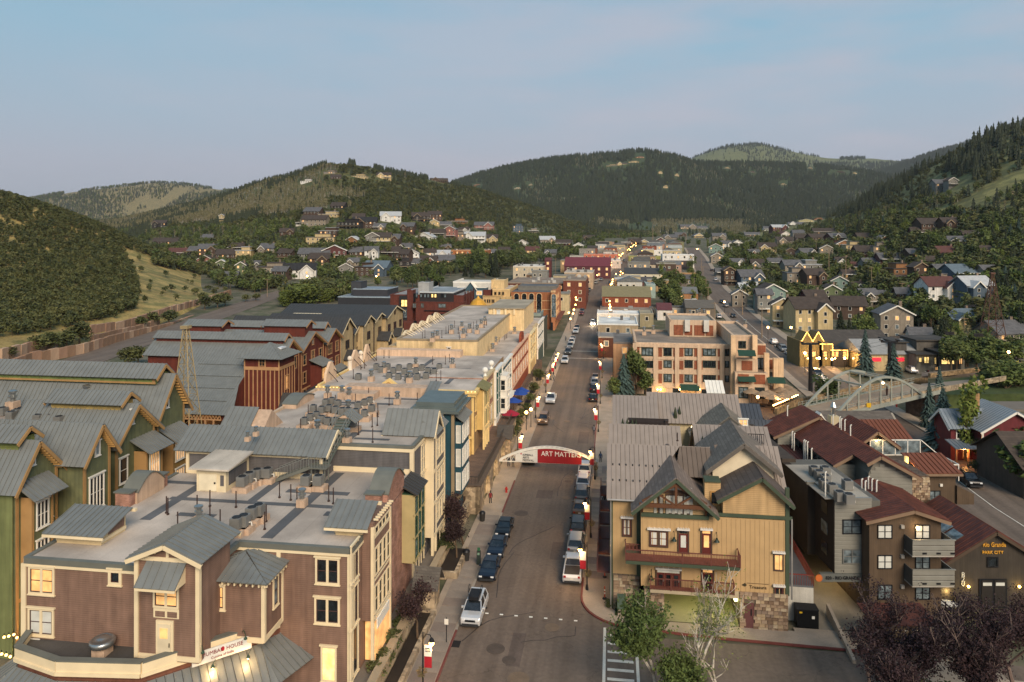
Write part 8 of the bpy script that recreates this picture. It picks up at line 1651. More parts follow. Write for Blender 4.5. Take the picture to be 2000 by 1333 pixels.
MB().gable(86,106,Yr+9,Yr+19,0,5.5,8,'t').build('back_roof',M('4a4540','shingle',p=.3),b);MB().box(91,104,Yr-6,Yr+8,0,4.6).build('side_hall',M('b4a078','stucco'),b);MB().gable(90.5,112,Yr-6.5,Yr+8,4.4,4.6,7.4,'t').build('pale_roof',M('8a8a88','rib',.6,p=.6),b)
for k in range(7):X=78+k*2.4;MB().ball((X,Yr-3,2.8),.2,6).build('bulb',glow('ffc878',14,'bulb'),b)
for x in(80,88,93):l=D.lights.new('lamp_light','POINT');l.energy=420;l.color=(1,.6,.22);l.shadow_soft_size=.3;o=D.objects.new('lamp_light',l);COL.objects.link(o);o.parent=b;o.location=Vector((x,Yr-3,3.4))-Vector(ORI[b.name])
for x in(93.5,99.5):MB().box(x,x+2.2,Yr-6.15,Yr-6,2.6,3.5).build('red_sign',glow('d02030',1.6,'sign_glow'),b)
b=thingw('glass_front_restaurant','dark flat roofed restaurant with bright lit window bays left of the park road','restaurant',106,185);Yr=182.0
for x0,x1,yt,yb,mt in((1770,1792,676,712,'4e4a46'),(1790,1832,694,722,'7a766c'),(1830,1872,688,726,'3a3836'),(1870,1884,690,722,'6a665c'),(1812,1882,672,692,'56524c')):
 (a,z1_),(c_,z0_)=Wp(x0,yt,Yr),Wp(x1,yb,Yr);Yk=Yr+(5 if yt<680 else 0)-(1 if x0==1830 else 0);MB().box(a,c_,Yk,Yk+8,0,z1_).build('wall',M(mt,'lap',p=.2),b);MB().box(a-.4,c_+.4,Yk-.5,Yk+8.4,z1_,z1_+.3).build('flat_roof',M('45403a','membrane'),b)
for x0,x1,y0,y1,p in((1794,1800,698,708,'y'),(1804,1815,697,710,'y'),(1824,1829,698,712,'y'),(1838,1864,699,712,'y'),(1872,1880,700,712,'l'),(1826,1832,716,724,'l')):winw(b,Yr-1.06,x0,y0,x1,y1,black,p,2,1,.12,False,sub=False)
# HOUSES AND TREES PLACED ON THE TERRAIN
from mathutils.bvhtree import BVHTree
bpy.context.view_layer.update()
_bv=[]
for o in(go,HA.o,HC.o,HD.o,HG.o,HB.o):_bv.append(BVHTree.FromPolygons([v.co.copy()for v in o.data.vertices],[tuple(p.vertices)for p in o.data.polygons]))
def hit(px,py):
 d=Vector(((px-1000)/FPX,1,(HOR-py)/FPX));o=Vector((0,0,HCAM));best=None
 for b in _bv:
  q=b.ray_cast(o,d)[0]
  if q and(best is None or q.y<best.y):best=q
 return best
WN={'w':('d0cec8','white'),'c':('b3a078','cream'),'g':('76746e','grey'),'b':('4a3a30','dark brown'),'k':('2e2c2c','black'),'r':('553230','dark red'),'u':('4a5864','blue'),'t':('74887f','mint green'),'o':('86603f','orange brown'),'y':('a39b6c','pale yellow'),'e':('5a6446','green'),'s':('847a6c','taupe'),'p':('8e6258','pinkish')}
RN={'g':('5c5c5e','grey'),'b':('453c36','brown'),'w':('9fa2a4','pale'),'r':('533530','red'),'u':('56646e','slate blue'),'k':('2c2b2c','black')}
_wk={}
def wmesh(lit):
 if lit not in _wk:
  p=MB().box(-.6,.6,-.06,0,0,1.5).mesh('window',M('c9c4b8','plain'));_wk[lit]=(p,MB().box(-.48,.48,-.09,-.05,.12,1.38).mesh('pane',GL[lit]))
 return _wk[lit]
HS=[];_hl={}
REG={}
RS=dict(A='middle hill foot',B='middle hill top',C='left valley',D='right hillside',E='right valley',F='valley head',G='upper right hillside',H='canyon mountain',I='second street rows')
def house(px,py,wp,wall,roof,st=2,kind='c',reg='A',turn=0.0):
 p=hit(px,py)
 if not p:return
 w=max(6,wp*p.y/FPX);w=min(w,34);d=w*.75 if w<16 else 11;h=st*2.9;rr=random.Random(px*7+py)
 ds={'c':'cross gabled','f':'flat roofed','s':'long gabled','g':'front gabled'}[kind]
 lab='%s %s house with %s roof %s'%(WN[wall][1],ds,RN[roof][1],REG[reg]);n=_hl[lab]=_hl.get(lab,0)+1
 if n>1:lab+=', %s'%ORD[n-1]
 o=D.objects.new('house',None);COL.objects.link(o);o.location=p;o.rotation_euler=(0,0,turn if turn else rr.uniform(-.25,.25));tag(o,lab,'house',None);ORI[o.name]=(0,0,0);HS.append((px,py,'%s %s house, %s'%(WN[wall][1],ds,RS[reg]),wp))
 wm=M(WN[wall][0],'lap',.8,p=.3);rm=M(RN[roof][0],'shingle' if roof in 'gbk' else 'plain',.8,p=.4 if roof in 'gbk' else None);tr=white if wall not in 'bk' else M('8a7a62')
 x=w/2;rz=min(w,d)*.28+.6
 if kind=='f':
  MB().box(-x,x,0,d,-4,h).build('wall',wm,o);MB().box(-x-.4,x+.4,-.4,d+.4,h,h+.35).build('flat_roof',rm,o);MB().box(-x*.4,x*.7,d*.3,d,h+.35,h+2.6).build('upper_storey',wm,o);MB().box(-x*.45,x*.75,d*.25,d,h+2.6,h+2.9).build('upper_roof',rm,o)
 else:
  rd='s' if kind=='g' else 't';MB().gable(-x,x,0,d,-4,h,h+rz-.1,rd).build('wall',wm,o)
  def rf(a,b_,c_,e_,ze,zr,r):
   m=MB();ov=.6
   if r=='s':xm_=(a+b_)/2;k=(zr-ze)/(b_-xm_);m.prism([(a-ov,c_-ov,ze-ov*k),(xm_,c_-ov,zr),(b_+ov,c_-ov,ze-ov*k),(b_+ov,c_-ov,ze-ov*k+.25),(xm_,c_-ov,zr+.25),(a-ov,c_-ov,ze-ov*k+.25)],(0,e_-c_+2*ov,0))
   else:ym=(c_+e_)/2;k=(zr-ze)/(e_-ym);m.prism([(a-ov,c_-ov,ze-ov*k),(a-ov,ym,zr),(a-ov,e_+ov,ze-ov*k),(a-ov,e_+ov,ze-ov*k+.25),(a-ov,ym,zr+.25),(a-ov,c_-ov,ze-ov*k+.25)],(b_-a+2*ov,0,0))
   m.build('roof',rm,o)
   if r=='s':m=MB();xm_=(a+b_)/2;k=(zr-ze)/(b_-xm_);m.bar((a-ov,c_-ov-.05,ze-ov*k+.05),(xm_,c_-ov-.05,zr+.05),.12,.4);m.bar((b_+ov,c_-ov-.05,ze-ov*k+.05),(xm_,c_-ov-.05,zr+.05),.12,.4);m.build('bargeboard',tr,o)
  rf(-x,x,0,d,h,h+rz,rd)
  if kind=='c':
   a,b_=(-x*.85,-x*.05)if rr.random()<.5 else(x*.05,x*.85);zz=h-(.6 if st>1 else 0);MB().gable(a,b_,-2.2,d*.4,-4,zz,zz+(b_-a)*.42,'s').build('wing_wall',wm,o);rf(a,b_,-2.2,d*.4,zz,zz+(b_-a)*.42+.1,'s')
   wpn,wpp=wmesh('l' if rr.random()<.25 else 'd')
   for z in([h-2.2]if st<2 else[h-2.6,h-5.2]):
    q=part('window',wpn,o,((a+b_)/2,-2.2,z));k=D.objects.new('pane',wpp);COL.objects.link(k);k.parent=q
 n=max(2,int(w/3.2))
 for j in range(st):
  for i in range(n):
   X=-x+w*(i+.5)/n
   if kind=='c' and a-.6<X<b_+.6:continue
   wpn,wpp=wmesh('l' if rr.random()<.13 else rr.choice('ddds'));q=part('window',wpn,o,(X,0,j*2.9+.8));k=D.objects.new('pane',wpp);COL.objects.link(k);k.parent=q
 if rr.random()<.5:MB().box(x*.4,x*.4+.9,d*.5,d*.5+.9,h,h+rz+1.2).build('chimney',M('7a6a5c','stone',p=.4),o)
 if rr.random()<.4:MB().box(-x,x,-2.6,0,2.5,2.75).build('deck',tr,o)
REG.update({'A':'on the lower middle hill','B':'high on the middle hill','C':'in the left valley mouth','D':'on the lower right hillside','E':'in the valley right of the avenue','F':'at the head of the valley','G':'high on the right hillside','H':'on the canyon mountain','I':'above the second street'})
for r in HT:
 a=r.split();house(int(a[0]),int(a[1]),int(a[2]),a[3],a[4],int(a[5]),a[6],a[7])
ret_wall('middle block retaining wall below the grassy slope',[(0,705),(60,690),(110,676)],3)
ret_wall('upper block retaining wall below the dry grass',[(175,652),(240,642),(330,612),(400,592),(450,576)],2.6)
ret_wall('short second tier of block wall above the highway',[(180,668),(270,648),(310,634)],2.2)
rt=random.Random(21)
def crown_meshes(fol,n,k,size,tall,lobes,r):
 out=[]
 for _ in range(k):
  a=MB();b_=MB();b_.cyl((0,0,-.06),(0,0,.55),.028,.014,6)
  for j in range(lobes):
   an=rt.uniform(0,6.28);dd=rt.uniform(.04,.24)*(1 if not tall else .4);z=(.25+.68*(j+.5)/lobes)if tall else rt.uniform(.38,.82);leaves(a,(dd*cos(an),dd*sin(an),z),r*rt.uniform(.65,1.1),n//lobes,size,rt,shell=.3);b_.cyl((0,0,max(.15,z-.3)),(dd*cos(an),dd*sin(an),z),.014,.006,4)
  out.append((a.mesh('crown',fol),b_.mesh('trunk',bark)))
 return out
def con_meshes(fol,k):
 out=[]
 for _ in range(k):m=spruce_mesh(rt,640,.22);t_=MB().cyl((0,0,-.06),(0,0,.9),.02,.004,5);out.append((m.mesh('crown',fol),t_.mesh('trunk',bark)))
 return out
TM={'broadleaf_tree':crown_meshes(LF['green'],900,4,.05,False,9,.2),'conifer_tree':con_meshes(LF['conifer'],3),'blue_spruce':con_meshes(LF['spruce'],2),'aspen_tree':crown_meshes(LF['poplar'],500,2,.035,True,7,.13),'scrub_bush':crown_meshes(LF['oak'],500,2,.07,False,6,.3),'willow_tree':crown_meshes(LF['willow'],2600,1,.035,False,12,.24),'plum_tree':crown_meshes(LF['plum'],900,2,.045,False,9,.18)}
NM={'broadleaf_tree':'green broadleaf tree','conifer_tree':'dark conifer','blue_spruce':'blue spruce','aspen_tree':'slim pale aspen','scrub_bush':'round green bush','willow_tree':'willow','plum_tree':'dark red leaved tree'}
_tl={}
def ptree(kind,p,h,lab,wf=1.0,grp=None):
 a,b_=rt.choice(TM[kind]);o=D.objects.new(kind,None);COL.objects.link(o);o.location=p;o.rotation_euler=(0,0,rt.uniform(0,6));o.scale=(h*wf,h*wf,h)
 n=_tl[lab]=_tl.get(lab,0)+1
 if n>1:lab+=', %s'%ORD[n-1]
 tag(o,lab,'bush' if 'bush' in kind else 'tree',grp or kind.replace('_',' ')+'s about the town')
 for nm,me in(('crown',a),('trunk',b_)):q=D.objects.new(nm,me);COL.objects.link(q);q.parent=o
 return o
def near_label(px,py):
 h=min(HS,key=lambda q:(q[0]-px)**2+4*(q[1]-py)**2);rel='left of' if px<h[0]-h[3]*.5 else 'right of' if px>h[0]+h[3]*.5 else 'behind' if py<h[1]else 'before'
 return rel+' '+h[2]
ZN=[([(380,470),(1160,470),(1160,505),(1000,520),(950,545),(700,552),(520,560),(380,520)],120,(6,11),'bbbbbcca'),([(560,420),(960,420),(1000,470),(560,470)],50,(5,9),'bbbcas'),([(1370,450),(1520,450),(1480,600),(1410,560),(1385,500)],70,(7,12),'bbbbca'),([(1520,470),(1760,440),(1990,430),(1999,660),(1800,640),(1650,560),(1520,530)],130,(7,13),'bbbbcceaa'),([(1640,580),(1800,640),(1990,690),(1760,720),(1640,690)],30,(6,11),'bbcca'),([(1130,440),(1400,440),(1380,485),(1130,490)],50,(6,10),'bbbc'),([(1282,545),(1330,548),(1330,618),(1285,620)],14,(8,12),'bba'),([(1345,500),(1372,505),(1384,590),(1352,600)],16,(7,10),'bba'),([(660,545),(850,545),(860,562),(660,568)],24,(7,10),'bbbc'),([(920,495),(1000,498),(1000,545),(930,545)],16,(11,17),'bbcc')]
KM={'b':'broadleaf_tree','c':'conifer_tree','a':'aspen_tree','e':'blue_spruce','s':'scrub_bush'}
for P,n,(h0_,h1_),mix in ZN:
 xs_=[q[0]for q in P];ys_=[q[1]for q in P];c_=0;tries=0
 while c_<n and tries<n*12:
  tries+=1;px,py=rt.uniform(min(xs_),max(xs_)),rt.uniform(min(ys_),max(ys_))
  if not inpoly(px,py,P)or False:continue
  p=hit(px,py)
  if not p or not clear(px,py,h1_*FPX/p.y*.9):continue
  t,s=TS(p.x,p.y)
  if p.y<900 and(abs(t-(-8.6 if s<400 else-8.6+(s-400)*.09))<11 or any(hypot(p.x-q[0],p.y-q[1])<9 for q in dens(park_w,12))):continue
  k=KM[rt.choice(mix)];h=rt.uniform(h0_,h1_)*(1.15 if k=='conifer_tree' else 1);sz='tall' if h>h0_+(h1_-h0_)*.6 else 'low' if h<h0_+(h1_-h0_)*.3 else 'mid-sized'
  ptree(k,p,h,'%s %s %s'%(sz,NM[k],near_label(px,py)),rt.uniform(.85,1.2));c_+=1
def gtree(kind,px,py,h,lab,wf=1.0,z=0.0):X,Y=Wg(px,py,z);return ptree(kind,Vector((X,Y,z)),h,lab,wf)
gtree('blue_spruce',1218,775,9.5,'broad blue spruce beside the cream brick hotel',1.3);gtree('broadleaf_tree',1242,772,11,'tall thin leafed tree at the left corner of the cream hotel',.7);gtree('broadleaf_tree',1262,775,6,'small green tree under the hotel shop windows',1.1);gtree('broadleaf_tree',1200,780,5,'small round tree behind the tan roofs')
gtree('blue_spruce',1690,735,12,'tall dark spruce behind the footbridge left',1);gtree('blue_spruce',1745,742,9,'dark spruce beside the chairlift tower',1.3);gtree('blue_spruce',1815,835,8.5,'pointed blue spruce left of the red house',1);gtree('blue_spruce',1842,880,10.5,'large bushy blue spruce by the red house porch',1.5);gtree('blue_spruce',1835,788,8,'blue spruce behind the end of the footbridge',1);gtree('blue_spruce',1943,925,5.2,'small silvery spruce by the right pavement',1.4)
gtree('aspen_tree',1898,895,13.5,'tall slender poplar before the red house',.9);gtree('aspen_tree',1885,900,11,'half bare poplar before the red house',.8);gtree('broadleaf_tree',1620,792,6.5,'feathery green tree at the left end of the footbridge',1.3,1);gtree('willow_tree',592,606,12,'wide green willow beside the highway',2.3);gtree('willow_tree',560,607,9,'lower willow left of the wide one',1.4);gtree('willow_tree',640,600,9,'lower willow right of the wide one',1.3)
for k,(px,py,h)in enumerate(((1975,935,7.5),(1995,965,8),(1955,900,6),(1920,905,4),(1990,905,7),(1880,895,3),(1905,925,2),(1860,890,2.5))):gtree('scrub_bush' if h<5 else 'broadleaf_tree',px,py,h,'%s dark green shrub of the garden at the right edge'%ORD[k],1.2)
for k,(px,py,h)in enumerate(((75,690,5),(100,686,6),(130,682,6),(155,675,7),(275,640,4.5),(300,636,5),(330,634,6),(400,605,6),(425,602,7),(440,598,6),(395,590,5),(20,700,3),(480,590,4),(250,715,5),(270,712,5),(500,588,4))):p=hit(px,py)or Vector((*Wg(px,py),0));ptree('scrub_bush',p,h,'%s rounded bush along the highway retaining walls'%ORD[k],1.4)
for k,(px,py,h,z)in enumerate(((985,875,1.5,.8),(998,862,1.6,.8),(1010,838,1.6,.8),(1018,822,1.7,.8),(1028,806,1.6,.8),(1036,788,1.8,.8),(1044,768,1.8,.8),(1008,850,1.3,.8),(1052,745,2.5,.8),(765,1275,1.5,.3),(780,1240,1.4,.3),(795,1215,1.5,.3),(748,1310,1.4,.3),(735,1333,1.3,.3),(868,1085,1.4,.6),(872,1070,1.6,.6),(1228,1155,2.6,1.0),(1210,1195,.8,0),(1190,1190,.7,0))):gtree('scrub_bush',px,py,h*1.3,'%s low shrub in the planters beside the pavement'%ORD[k],1.3,z)
for k in range(26):gtree('broadleaf_tree',1840+rt.uniform(0,155),690+rt.uniform(0,38),rt.uniform(5,8),'green tree of the thicket between road and park, %s'%ORD[k],1.3,2)
for k in range(14):gtree('broadleaf_tree',1925+rt.uniform(0,110),752+rt.uniform(0,36),rt.uniform(4,7),'leafy tree of the clump behind the pavilion, %s'%ORD[k],1.4,2)
def rV(n,P,seed,hs):
 rg3=random.Random(seed);out=[];xs_=[q[0]for q in P];ys_=[q[1]for q in P];i=0
 rr_=[XY(*q)for q in dens(main_c,14)]+dens(park_w,14)+dens([(-118,165),(-122,230),(-123,300),(-122,365),(-112,430),(-95,500)],10)
 while len(out)<n and i<n*8:
  i+=1;px,py=rg3.uniform(min(xs_),max(xs_)),rg3.uniform(min(ys_),max(ys_))
  if not inpoly(px,py,P):continue
  p=hit(px,py)
  if p is None or p.y>1500 or any(abs(p.x-q[0])<11 and abs(p.y-q[1])<11 for q in rr_):continue
  t,s=TS(p.x,p.y)
  if not clear(px,py,5*FPX/p.y)and rg3.random()>.04:continue
  out.append((p.x,p.y,p.z-.2,rg3.uniform(*hs),rg3.uniform(.9,1.5),rg3.choice((3,4,5,9,10,11,1))))
 return out
forest('town_greenery',rV(500,[(380,520),(560,515),(700,556),(680,590),(560,598),(520,575),(430,562)],9,(4,9))+rV(3200,[(300,480),(700,470),(1180,462),(1180,496),(960,530),(700,552),(540,566),(300,520)],5,(3,8))+rV(3000,[(1380,450),(1560,440),(1800,420),(2000,430),(2000,650),(1800,640),(1640,600),(1500,600),(1420,580)],6,(3.5,9)),'low green shrubs filling the gaps between the town houses','shrubs')
# STREET LIFE
def car_meshes(kind,col):
 L_,W_,H_,hood,ws,rw_,rr_,bed={'sedan':(4.7,1.82,1.45,.95,1.45,2.15,4.0,0),'suv':(4.8,1.9,1.75,1.08,1.25,1.95,4.55,0),'wagon':(4.7,1.85,1.62,1.0,1.3,2.0,4.4,0),'pickup':(5.7,1.98,1.85,1.12,1.5,2.2,3.5,1)}[kind]
 belt=hood+.02;rearb=belt if bed or kind=='sedan' else belt;rb_end={'sedan':3.35,'suv':4.25,'wagon':4.0,'pickup':3.35}[kind]
 st=[(0,.42,.8,0),(.12,.32,hood-.1,0),(.5,.3,hood-.03,0),(ws-.15,.3,hood,0),(rw_,.3,belt,H_),(rb_end,.3,belt,H_),(rr_,.3,belt,0),(L_-.12,.32,belt-.04,0),(L_,.42,.85,0)]
 m=MB();hw=W_/2;g=MB()
 prof=[]
 for x,zb,zt,zr in st:
  k=.9 if x in(0,L_)else 1;prof.append([(x,-hw*k*.94,zb),(x,-hw*k,zb+.28),(x,-hw*k*.96,zt),(x,-hw*k*.9,zt+.04),(x,hw*k*.9,zt+.04),(x,hw*k*.96,zt),(x,hw*k,zb+.28),(x,hw*k*.94,zb)])
 v=[p for r in prof for p in r];n=8;f=[(i*n+j,i*n+j+1,(i+1)*n+j+1,(i+1)*n+j)for i in range(len(st)-1)for j in range(n-1)]+[((i+1)*n,(i+1)*n+7,i*n+7,i*n)for i in range(len(st)-1)]
 f+=[tuple(range(n-1,-1,-1)),tuple((len(st)-1)*n+i for i in range(n))];m.add(v,f)
 z0=belt+.03;a0,a1,b0,b1=ws-.1,rw_,rb_end,rr_
 gh=lambda x,z,k:[(x,-hw*k,z),(x,hw*k,z)]
 A=gh(a0,z0,.9);B=gh(a1,H_-.04,.72);C_=gh(b0,H_-.04,.72);E_=gh(b1,z0,.9)
 g.add(A+B+C_+E_,[(0,1,3,2),(2,3,5,4),(4,5,7,6),(0,2,4,6),(1,7,5,3),(0,6,7,1)])
 rf_=MB().prism([(a1-.04,-hw*.7,H_-.05),(b0+.04,-hw*.7,H_-.05),(b0+.04,hw*.7,H_-.05),(a1-.04,hw*.7,H_-.05)],(0,0,.07))
 for y in(-1,1):
  rf_.bar((a0,y*hw*.885,z0),(a1,y*hw*.715,H_-.02),.07);rf_.bar((b1,y*hw*.885,z0),(b0,y*hw*.715,H_-.02),.09);xm_=(a1+b0)/2;rf_.bar((xm_,y*hw*.9,z0),(xm_,y*hw*.72,H_-.02),.08)
 rf_.k=[]
 cm=M(col,'plain',.28,.35,var=.03)
 out=[('body',m.mesh('body',cm,smooth=False)),('window',g.mesh('glasshouse',GL['d'])),('roof',rf_.mesh('roof',cm))]
 wh=MB().cyl((0,-.12,.34),(0,.12,.34),.34,n=14).mesh('tyre',black);rim=MB().cyl((0,-.14,.34),(0,.14,.34),.2,n=10).mesh('rim',galv)
 ex=[('headlight',MB().box(-.02,.1,-.16,.16,-.08,.08).mesh('headlight',M('cfd2d4','plain',.2)),(.0,s_*hw*.68,hood-.22))for s_ in(-1,1)]+[('tail_light',MB().box(-.06,.03,-.12,.12,-.1,.1).mesh('tail_light',M('8a1c18','plain',.3)),(L_,s_*hw*.74,belt-.2))for s_ in(-1,1)]+[('bumper',MB().box(-.06,.1,-hw*.8,hw*.8,.3,.52).mesh('bumper',M('2a2b2d')),(0,0,0)),('bumper',MB().box(-.1,.06,-hw*.8,hw*.8,.34,.55).mesh('bumper',M('2a2b2d')),(L_,0,0)),('grille',MB().box(-.02,.03,-.5,.5,0,.2).mesh('grille',black),(.02,0,hood-.42)),('licence_plate',MB().box(-.02,.02,-.16,.16,-.06,.06).mesh('plate',white),(L_+.03,0,.72))]
 ex+=[('mirror',MB().box(-.08,.08,-.12,.12,0,.16).mesh('mirror',cm),(a0+.45,s_*(hw+.05),z0))for s_ in(-1,1)]
 if bed:ex.append(('cargo_bed',MB().box(3.65,L_-.12,-hw*.8,hw*.8,belt+.045,belt+.06).mesh('cargo_bed',M('3a3632')),(0,0,0)))
 wx_=(.85,L_-.95)
 return L_,out,wh,rim,ex,wx_,hw
_cm={};_CARS={}
def car(kind,col,t,s,z,heading,lab,grp,rack=False):
 """heading: +1 drives away from the camera, -1 faces it; or an angle in radians for the nose direction (world)"""
 key=(kind,col)
 if key not in _cm:_cm[key]=car_meshes(kind,col)
 L_,out,wh,rim,ex,wx_,hw=_cm[key];o=D.objects.new('parked_car',None);COL.objects.link(o);X,Y=XY(t,s);o.location=(X,Y,z)
 o.rotation_euler=(0,0,(ROT+(-pi/2 if heading==1 else pi/2))if heading in(1,-1)else heading+pi);tag(o,lab,'car' if kind!='pickup' else 'pickup',grp)
 ad=lambda nm,me,loc,par=o:(lambda q:(COL.objects.link(q),setattr(q,'parent',par),setattr(q,'location',loc),q)[3])(D.objects.new(nm,me))
 for nm,me in out:ad(nm,me,(-L_/2,0,0))
 for nm,me,(x,y,zz)in ex:ad(nm,me,(x-L_/2,y,zz))
 for x in wx_:
  for y in(-hw+.14,hw-.14):q=ad('wheel',wh,(x-L_/2,y,0));ad('rim',rim,(0,0,0),q)
 if rack:f=MB();f.box(-.7,.9,-.5,.5,1.8,2.15);q=ad('roof_box',f.mesh('roof_box',black),(0,0,0));f=MB();[f.tube([(.2+.5*cos(a*.6),y,2.5+.3*sin(a*.6))for a in range(11)]+[(.7,y,2.5)],.03)for y in(-.6,.6)];f.bar((.2,-.6,2.5),(-.6,-.5,2.2),.04);f.bar((.2,.6,2.5),(-.6,.5,2.2),.04);f.k=[];ad('bicycle_rack',f.mesh('bicycle_rack',black),(0,0,0))
 return o
blk_,wht,slv,nvy,brz,gry_,rdc='15171b','c9cacb','8d8f90','1c2636','6a5440','4c4f52','7a1a18'
CL='cars parked along the left kerb';CR='cars parked along the right kerb'
for px,py,kd,c_,hd,lab,g_,rk in((917,1228,'suv',wht,-1,'white wagon with black roof box and bicycles at the near left kerb',CL,1),(953,1140,'sedan',nvy,-1,'dark blue sedan second from the camera at the left kerb',CL,0),(968,1095,'sedan',nvy,-1,'dark blue hatchback squeezed between two sedans at the left kerb',CL,0),(984,1055,'sedan',blk_,-1,'dark sedan just past the plum trees at the left kerb',CL,0),(1036,908,'pickup',blk_,-1,'black pickup under the banner arch at the left kerb',CL,0),(1058,832,'suv',brz,-1,'bronze minivan beyond the arch at the left kerb',CL,0),(1077,790,'pickup',wht,-1,'white pickup at the left kerb near the blue umbrellas',CL,0),(1118,1140,'pickup',wht,1,'white pickup with open bed at the near right kerb',CR,0),(1123,1088,'suv',slv,1,'silver wagon with roof rails ahead of the white pickup',CR,0),(1131,1052,'suv',blk_,1,'black estate third from the near end of the right kerb',CR,0),(1132,1013,'sedan',brz,1,'bronze hatchback fourth along the right kerb',CR,0),(1134,985,'suv',gry_,1,'grey off-roader fifth along the right kerb',CR,0),(1138,960,'suv',wht,1,'white small car behind the white roof box car',CR,0),(1140,934,'suv',wht,1,'white car with black roof box under the banner',CR,0),(1160,787,'sedan',blk_,1,'black sedan at the right kerb by the tan roofs',CR,0),(1162,768,'suv',blk_,1,'black car second past the arch on the right',CR,0),(1163,756,'suv',slv,1,'silver car third past the arch on the right',CR,0),(1164,745,'sedan',brz,1,'copper car fourth past the arch on the right',CR,0),(1097,712,'suv',wht,-1,'white suv at the left kerb just before the crossing',CL,0),(1094,694,'suv',gry_,-1,'grey car behind the white suv near the crossing',CL,0),(1092,682,'suv',slv,-1,'silver car third before the crossing on the left',CL,0),(1090,674,'suv',wht,-1,'white car fourth before the crossing on the left',CL,0),(1089,667,'sedan',slv,-1,'pale sedan last before the crossing on the left',CL,0)):
 t,s=G(px,py);t=-13.05 if g_==CL and s<300 else-4.2 if s<300 else t;car(kd,c_,t,s+2.2,.02,hd,lab,g_,rk)
def pathpt(P,s):
 for a,b in zip(P[:-1],P[1:]):
  if a[1]<=s<=b[1]:f=(s-a[1])/(b[1]-a[1]);return a[0]+(b[0]-a[0])*f,atan2(b[0]-a[0],b[1]-a[1])
 return P[-1][0],0
rc=random.Random(8);k=0
for s in[248,254,262,300,307,322,329,345,352,368,385,400,420,438,455,480,500,530,560,590]:
 for sd in(-1,1):
  if rc.random()<.25:continue
  x,an=pathpt(main_c,s);t=x+sd*(4.3 if s>290 or sd>0 else 4.3);car(rc.choice(('suv','sedan','suv')),rc.choice((blk_,wht,slv,gry_,rdc)),t,s,gzs(t,s)+.03,ROT+pi/2-an+(0 if sd>0 else pi),'small distant car on the %s side of upper main street, %s'%('left' if sd<0 else 'right',ORD[k]),'distant cars on upper main street');k+=1
t,s=G(1131,632,.6);car('suv',wht,-7.5,s,gzs(0,s)+.02,-1,'white car with bright headlights driving down through the crossing','moving cars');X,Y=XY(-7.5,s-2.4)
for dx in(-.6,.6):l=MB().ball((-7.5+dx,s-2.5,.75),.2,6);w=thing('car_beam','glowing headlamp of the oncoming white car, %s side'%('left' if dx<0 else 'right'),'headlamp',-7.5+dx,s-2.5,.7);l.build('bulb',glow('fff0c0',40,'bulb'),w)
lamp(-7.5,s-5,1.2,500,(1,.85,.6),.3)
k=0
for px,py,kd,c_ in((1891,945,'suv',blk_),(1845,884,'suv',blk_),(1605,748,'suv',wht),(1596,735,'suv',gry_),(1558,702,'suv',slv),(1542,694,'suv',wht),(1530,686,'suv',slv),(1524,680,'sedan',blk_),(1511,672,'suv',wht),(1432,620,'sedan',blk_),(1404,622,'suv',wht),(1418,600,'suv',slv),(1410,592,'sedan',blk_),(1398,550,'suv',wht),(1390,533,'sedan',blk_),(1572,712,'sedan',slv),(1800,728,'suv',blk_),(1780,728,'suv',wht)):
 X,Y=Wg(px,py);
 for _ in range(4):Y=FPX*(HCAM-gz(Y))/(py-HOR);X=(px-1000)*Y/FPX
 t,s=TS(X,Y);q=min(range(len(park_w)-1),key=lambda i:abs(park_w[i][1]-Y));dx=park_w[q+1][0]-park_w[q][0];dy=park_w[q+1][1]-park_w[q][1]
 car(kd,c_,t,s,gz(Y)+.03,atan2(dy,dx)+(pi if k%3==0 else 0),'%s %s on the right hand avenue, %s from the camera'%({blk_:'black',wht:'white',slv:'silver',gry_:'grey'}[c_],'estate car' if kd=='suv' else 'sedan',ORD[k]),'cars on the right hand avenue');k+=1
cp=random.Random(3)
for k in range(16):px=838+k*8+cp.uniform(-1,1);p=hit(px,524+(k%3)*3);o=car('sedan',cp.choice((wht,slv,wht,rdc,gry_)),*TS(p.x,p.y),p.z+.1,cp.uniform(-.2,.2)+.3,'small car in the hillside car park, %s from the left'%ORD[k],'cars in the hillside car park')
sheet('car_park',[(825,534,5),(965,534,5),(950,520,5),(835,520,5)],asph,th=.3)
# street lamps with banners and baskets
def make_lamp():
 r=thing('street_lamp','','street lamp',0,0,0,street=False)
 part('pole',MB().lathe([(.16,0),(.12,.5),(.07,.6),(.06,4.5),(.03,4.9)],n=8).mesh('pole',black),r)
 part('arm',MB().tube([(0,0,4.3),(.25,0,4.75),(.6,0,4.7),(.7,0,4.35)],.035).mesh('arm',black),r)
 part('lamp_shade',MB().lathe([(.24,4.2),(.16,4.4),(.05,4.5)],.7,0,10).mesh('lamp_shade',black),r)
 part('bulb',MB().ball((.7,0,4.06),.2,7).mesh('bulb',glow('ffba66',22,'bulb')),r)
 q=part('banner',MB().box(.12,.72,-.02,.02,2.1,3.9).mesh('banner',M('9a1c26','plain')),r);k=D.objects.new('banner_panel',MB().box(.12,.72,-.03,.03,3.0,3.9).mesh('banner_panel',white));COL.objects.link(k);k.parent=q
 k=D.objects.new('lettering',MB().box(.2,.6,-.04,-.03,3.6,3.66).box(.2,.55,-.04,-.03,3.48,3.54).box(.2,.62,-.04,-.03,3.36,3.42).mesh('lettering',black));COL.objects.link(k);k.parent=q
 b_=MB();rr=random.Random(2);leaves(b_,(-.1,0,1.75),.42,160,.09,rr);part('flower_basket',b_.mesh('flower_basket',M('5c6a34','leaf',h2='a8586a')),r);return r
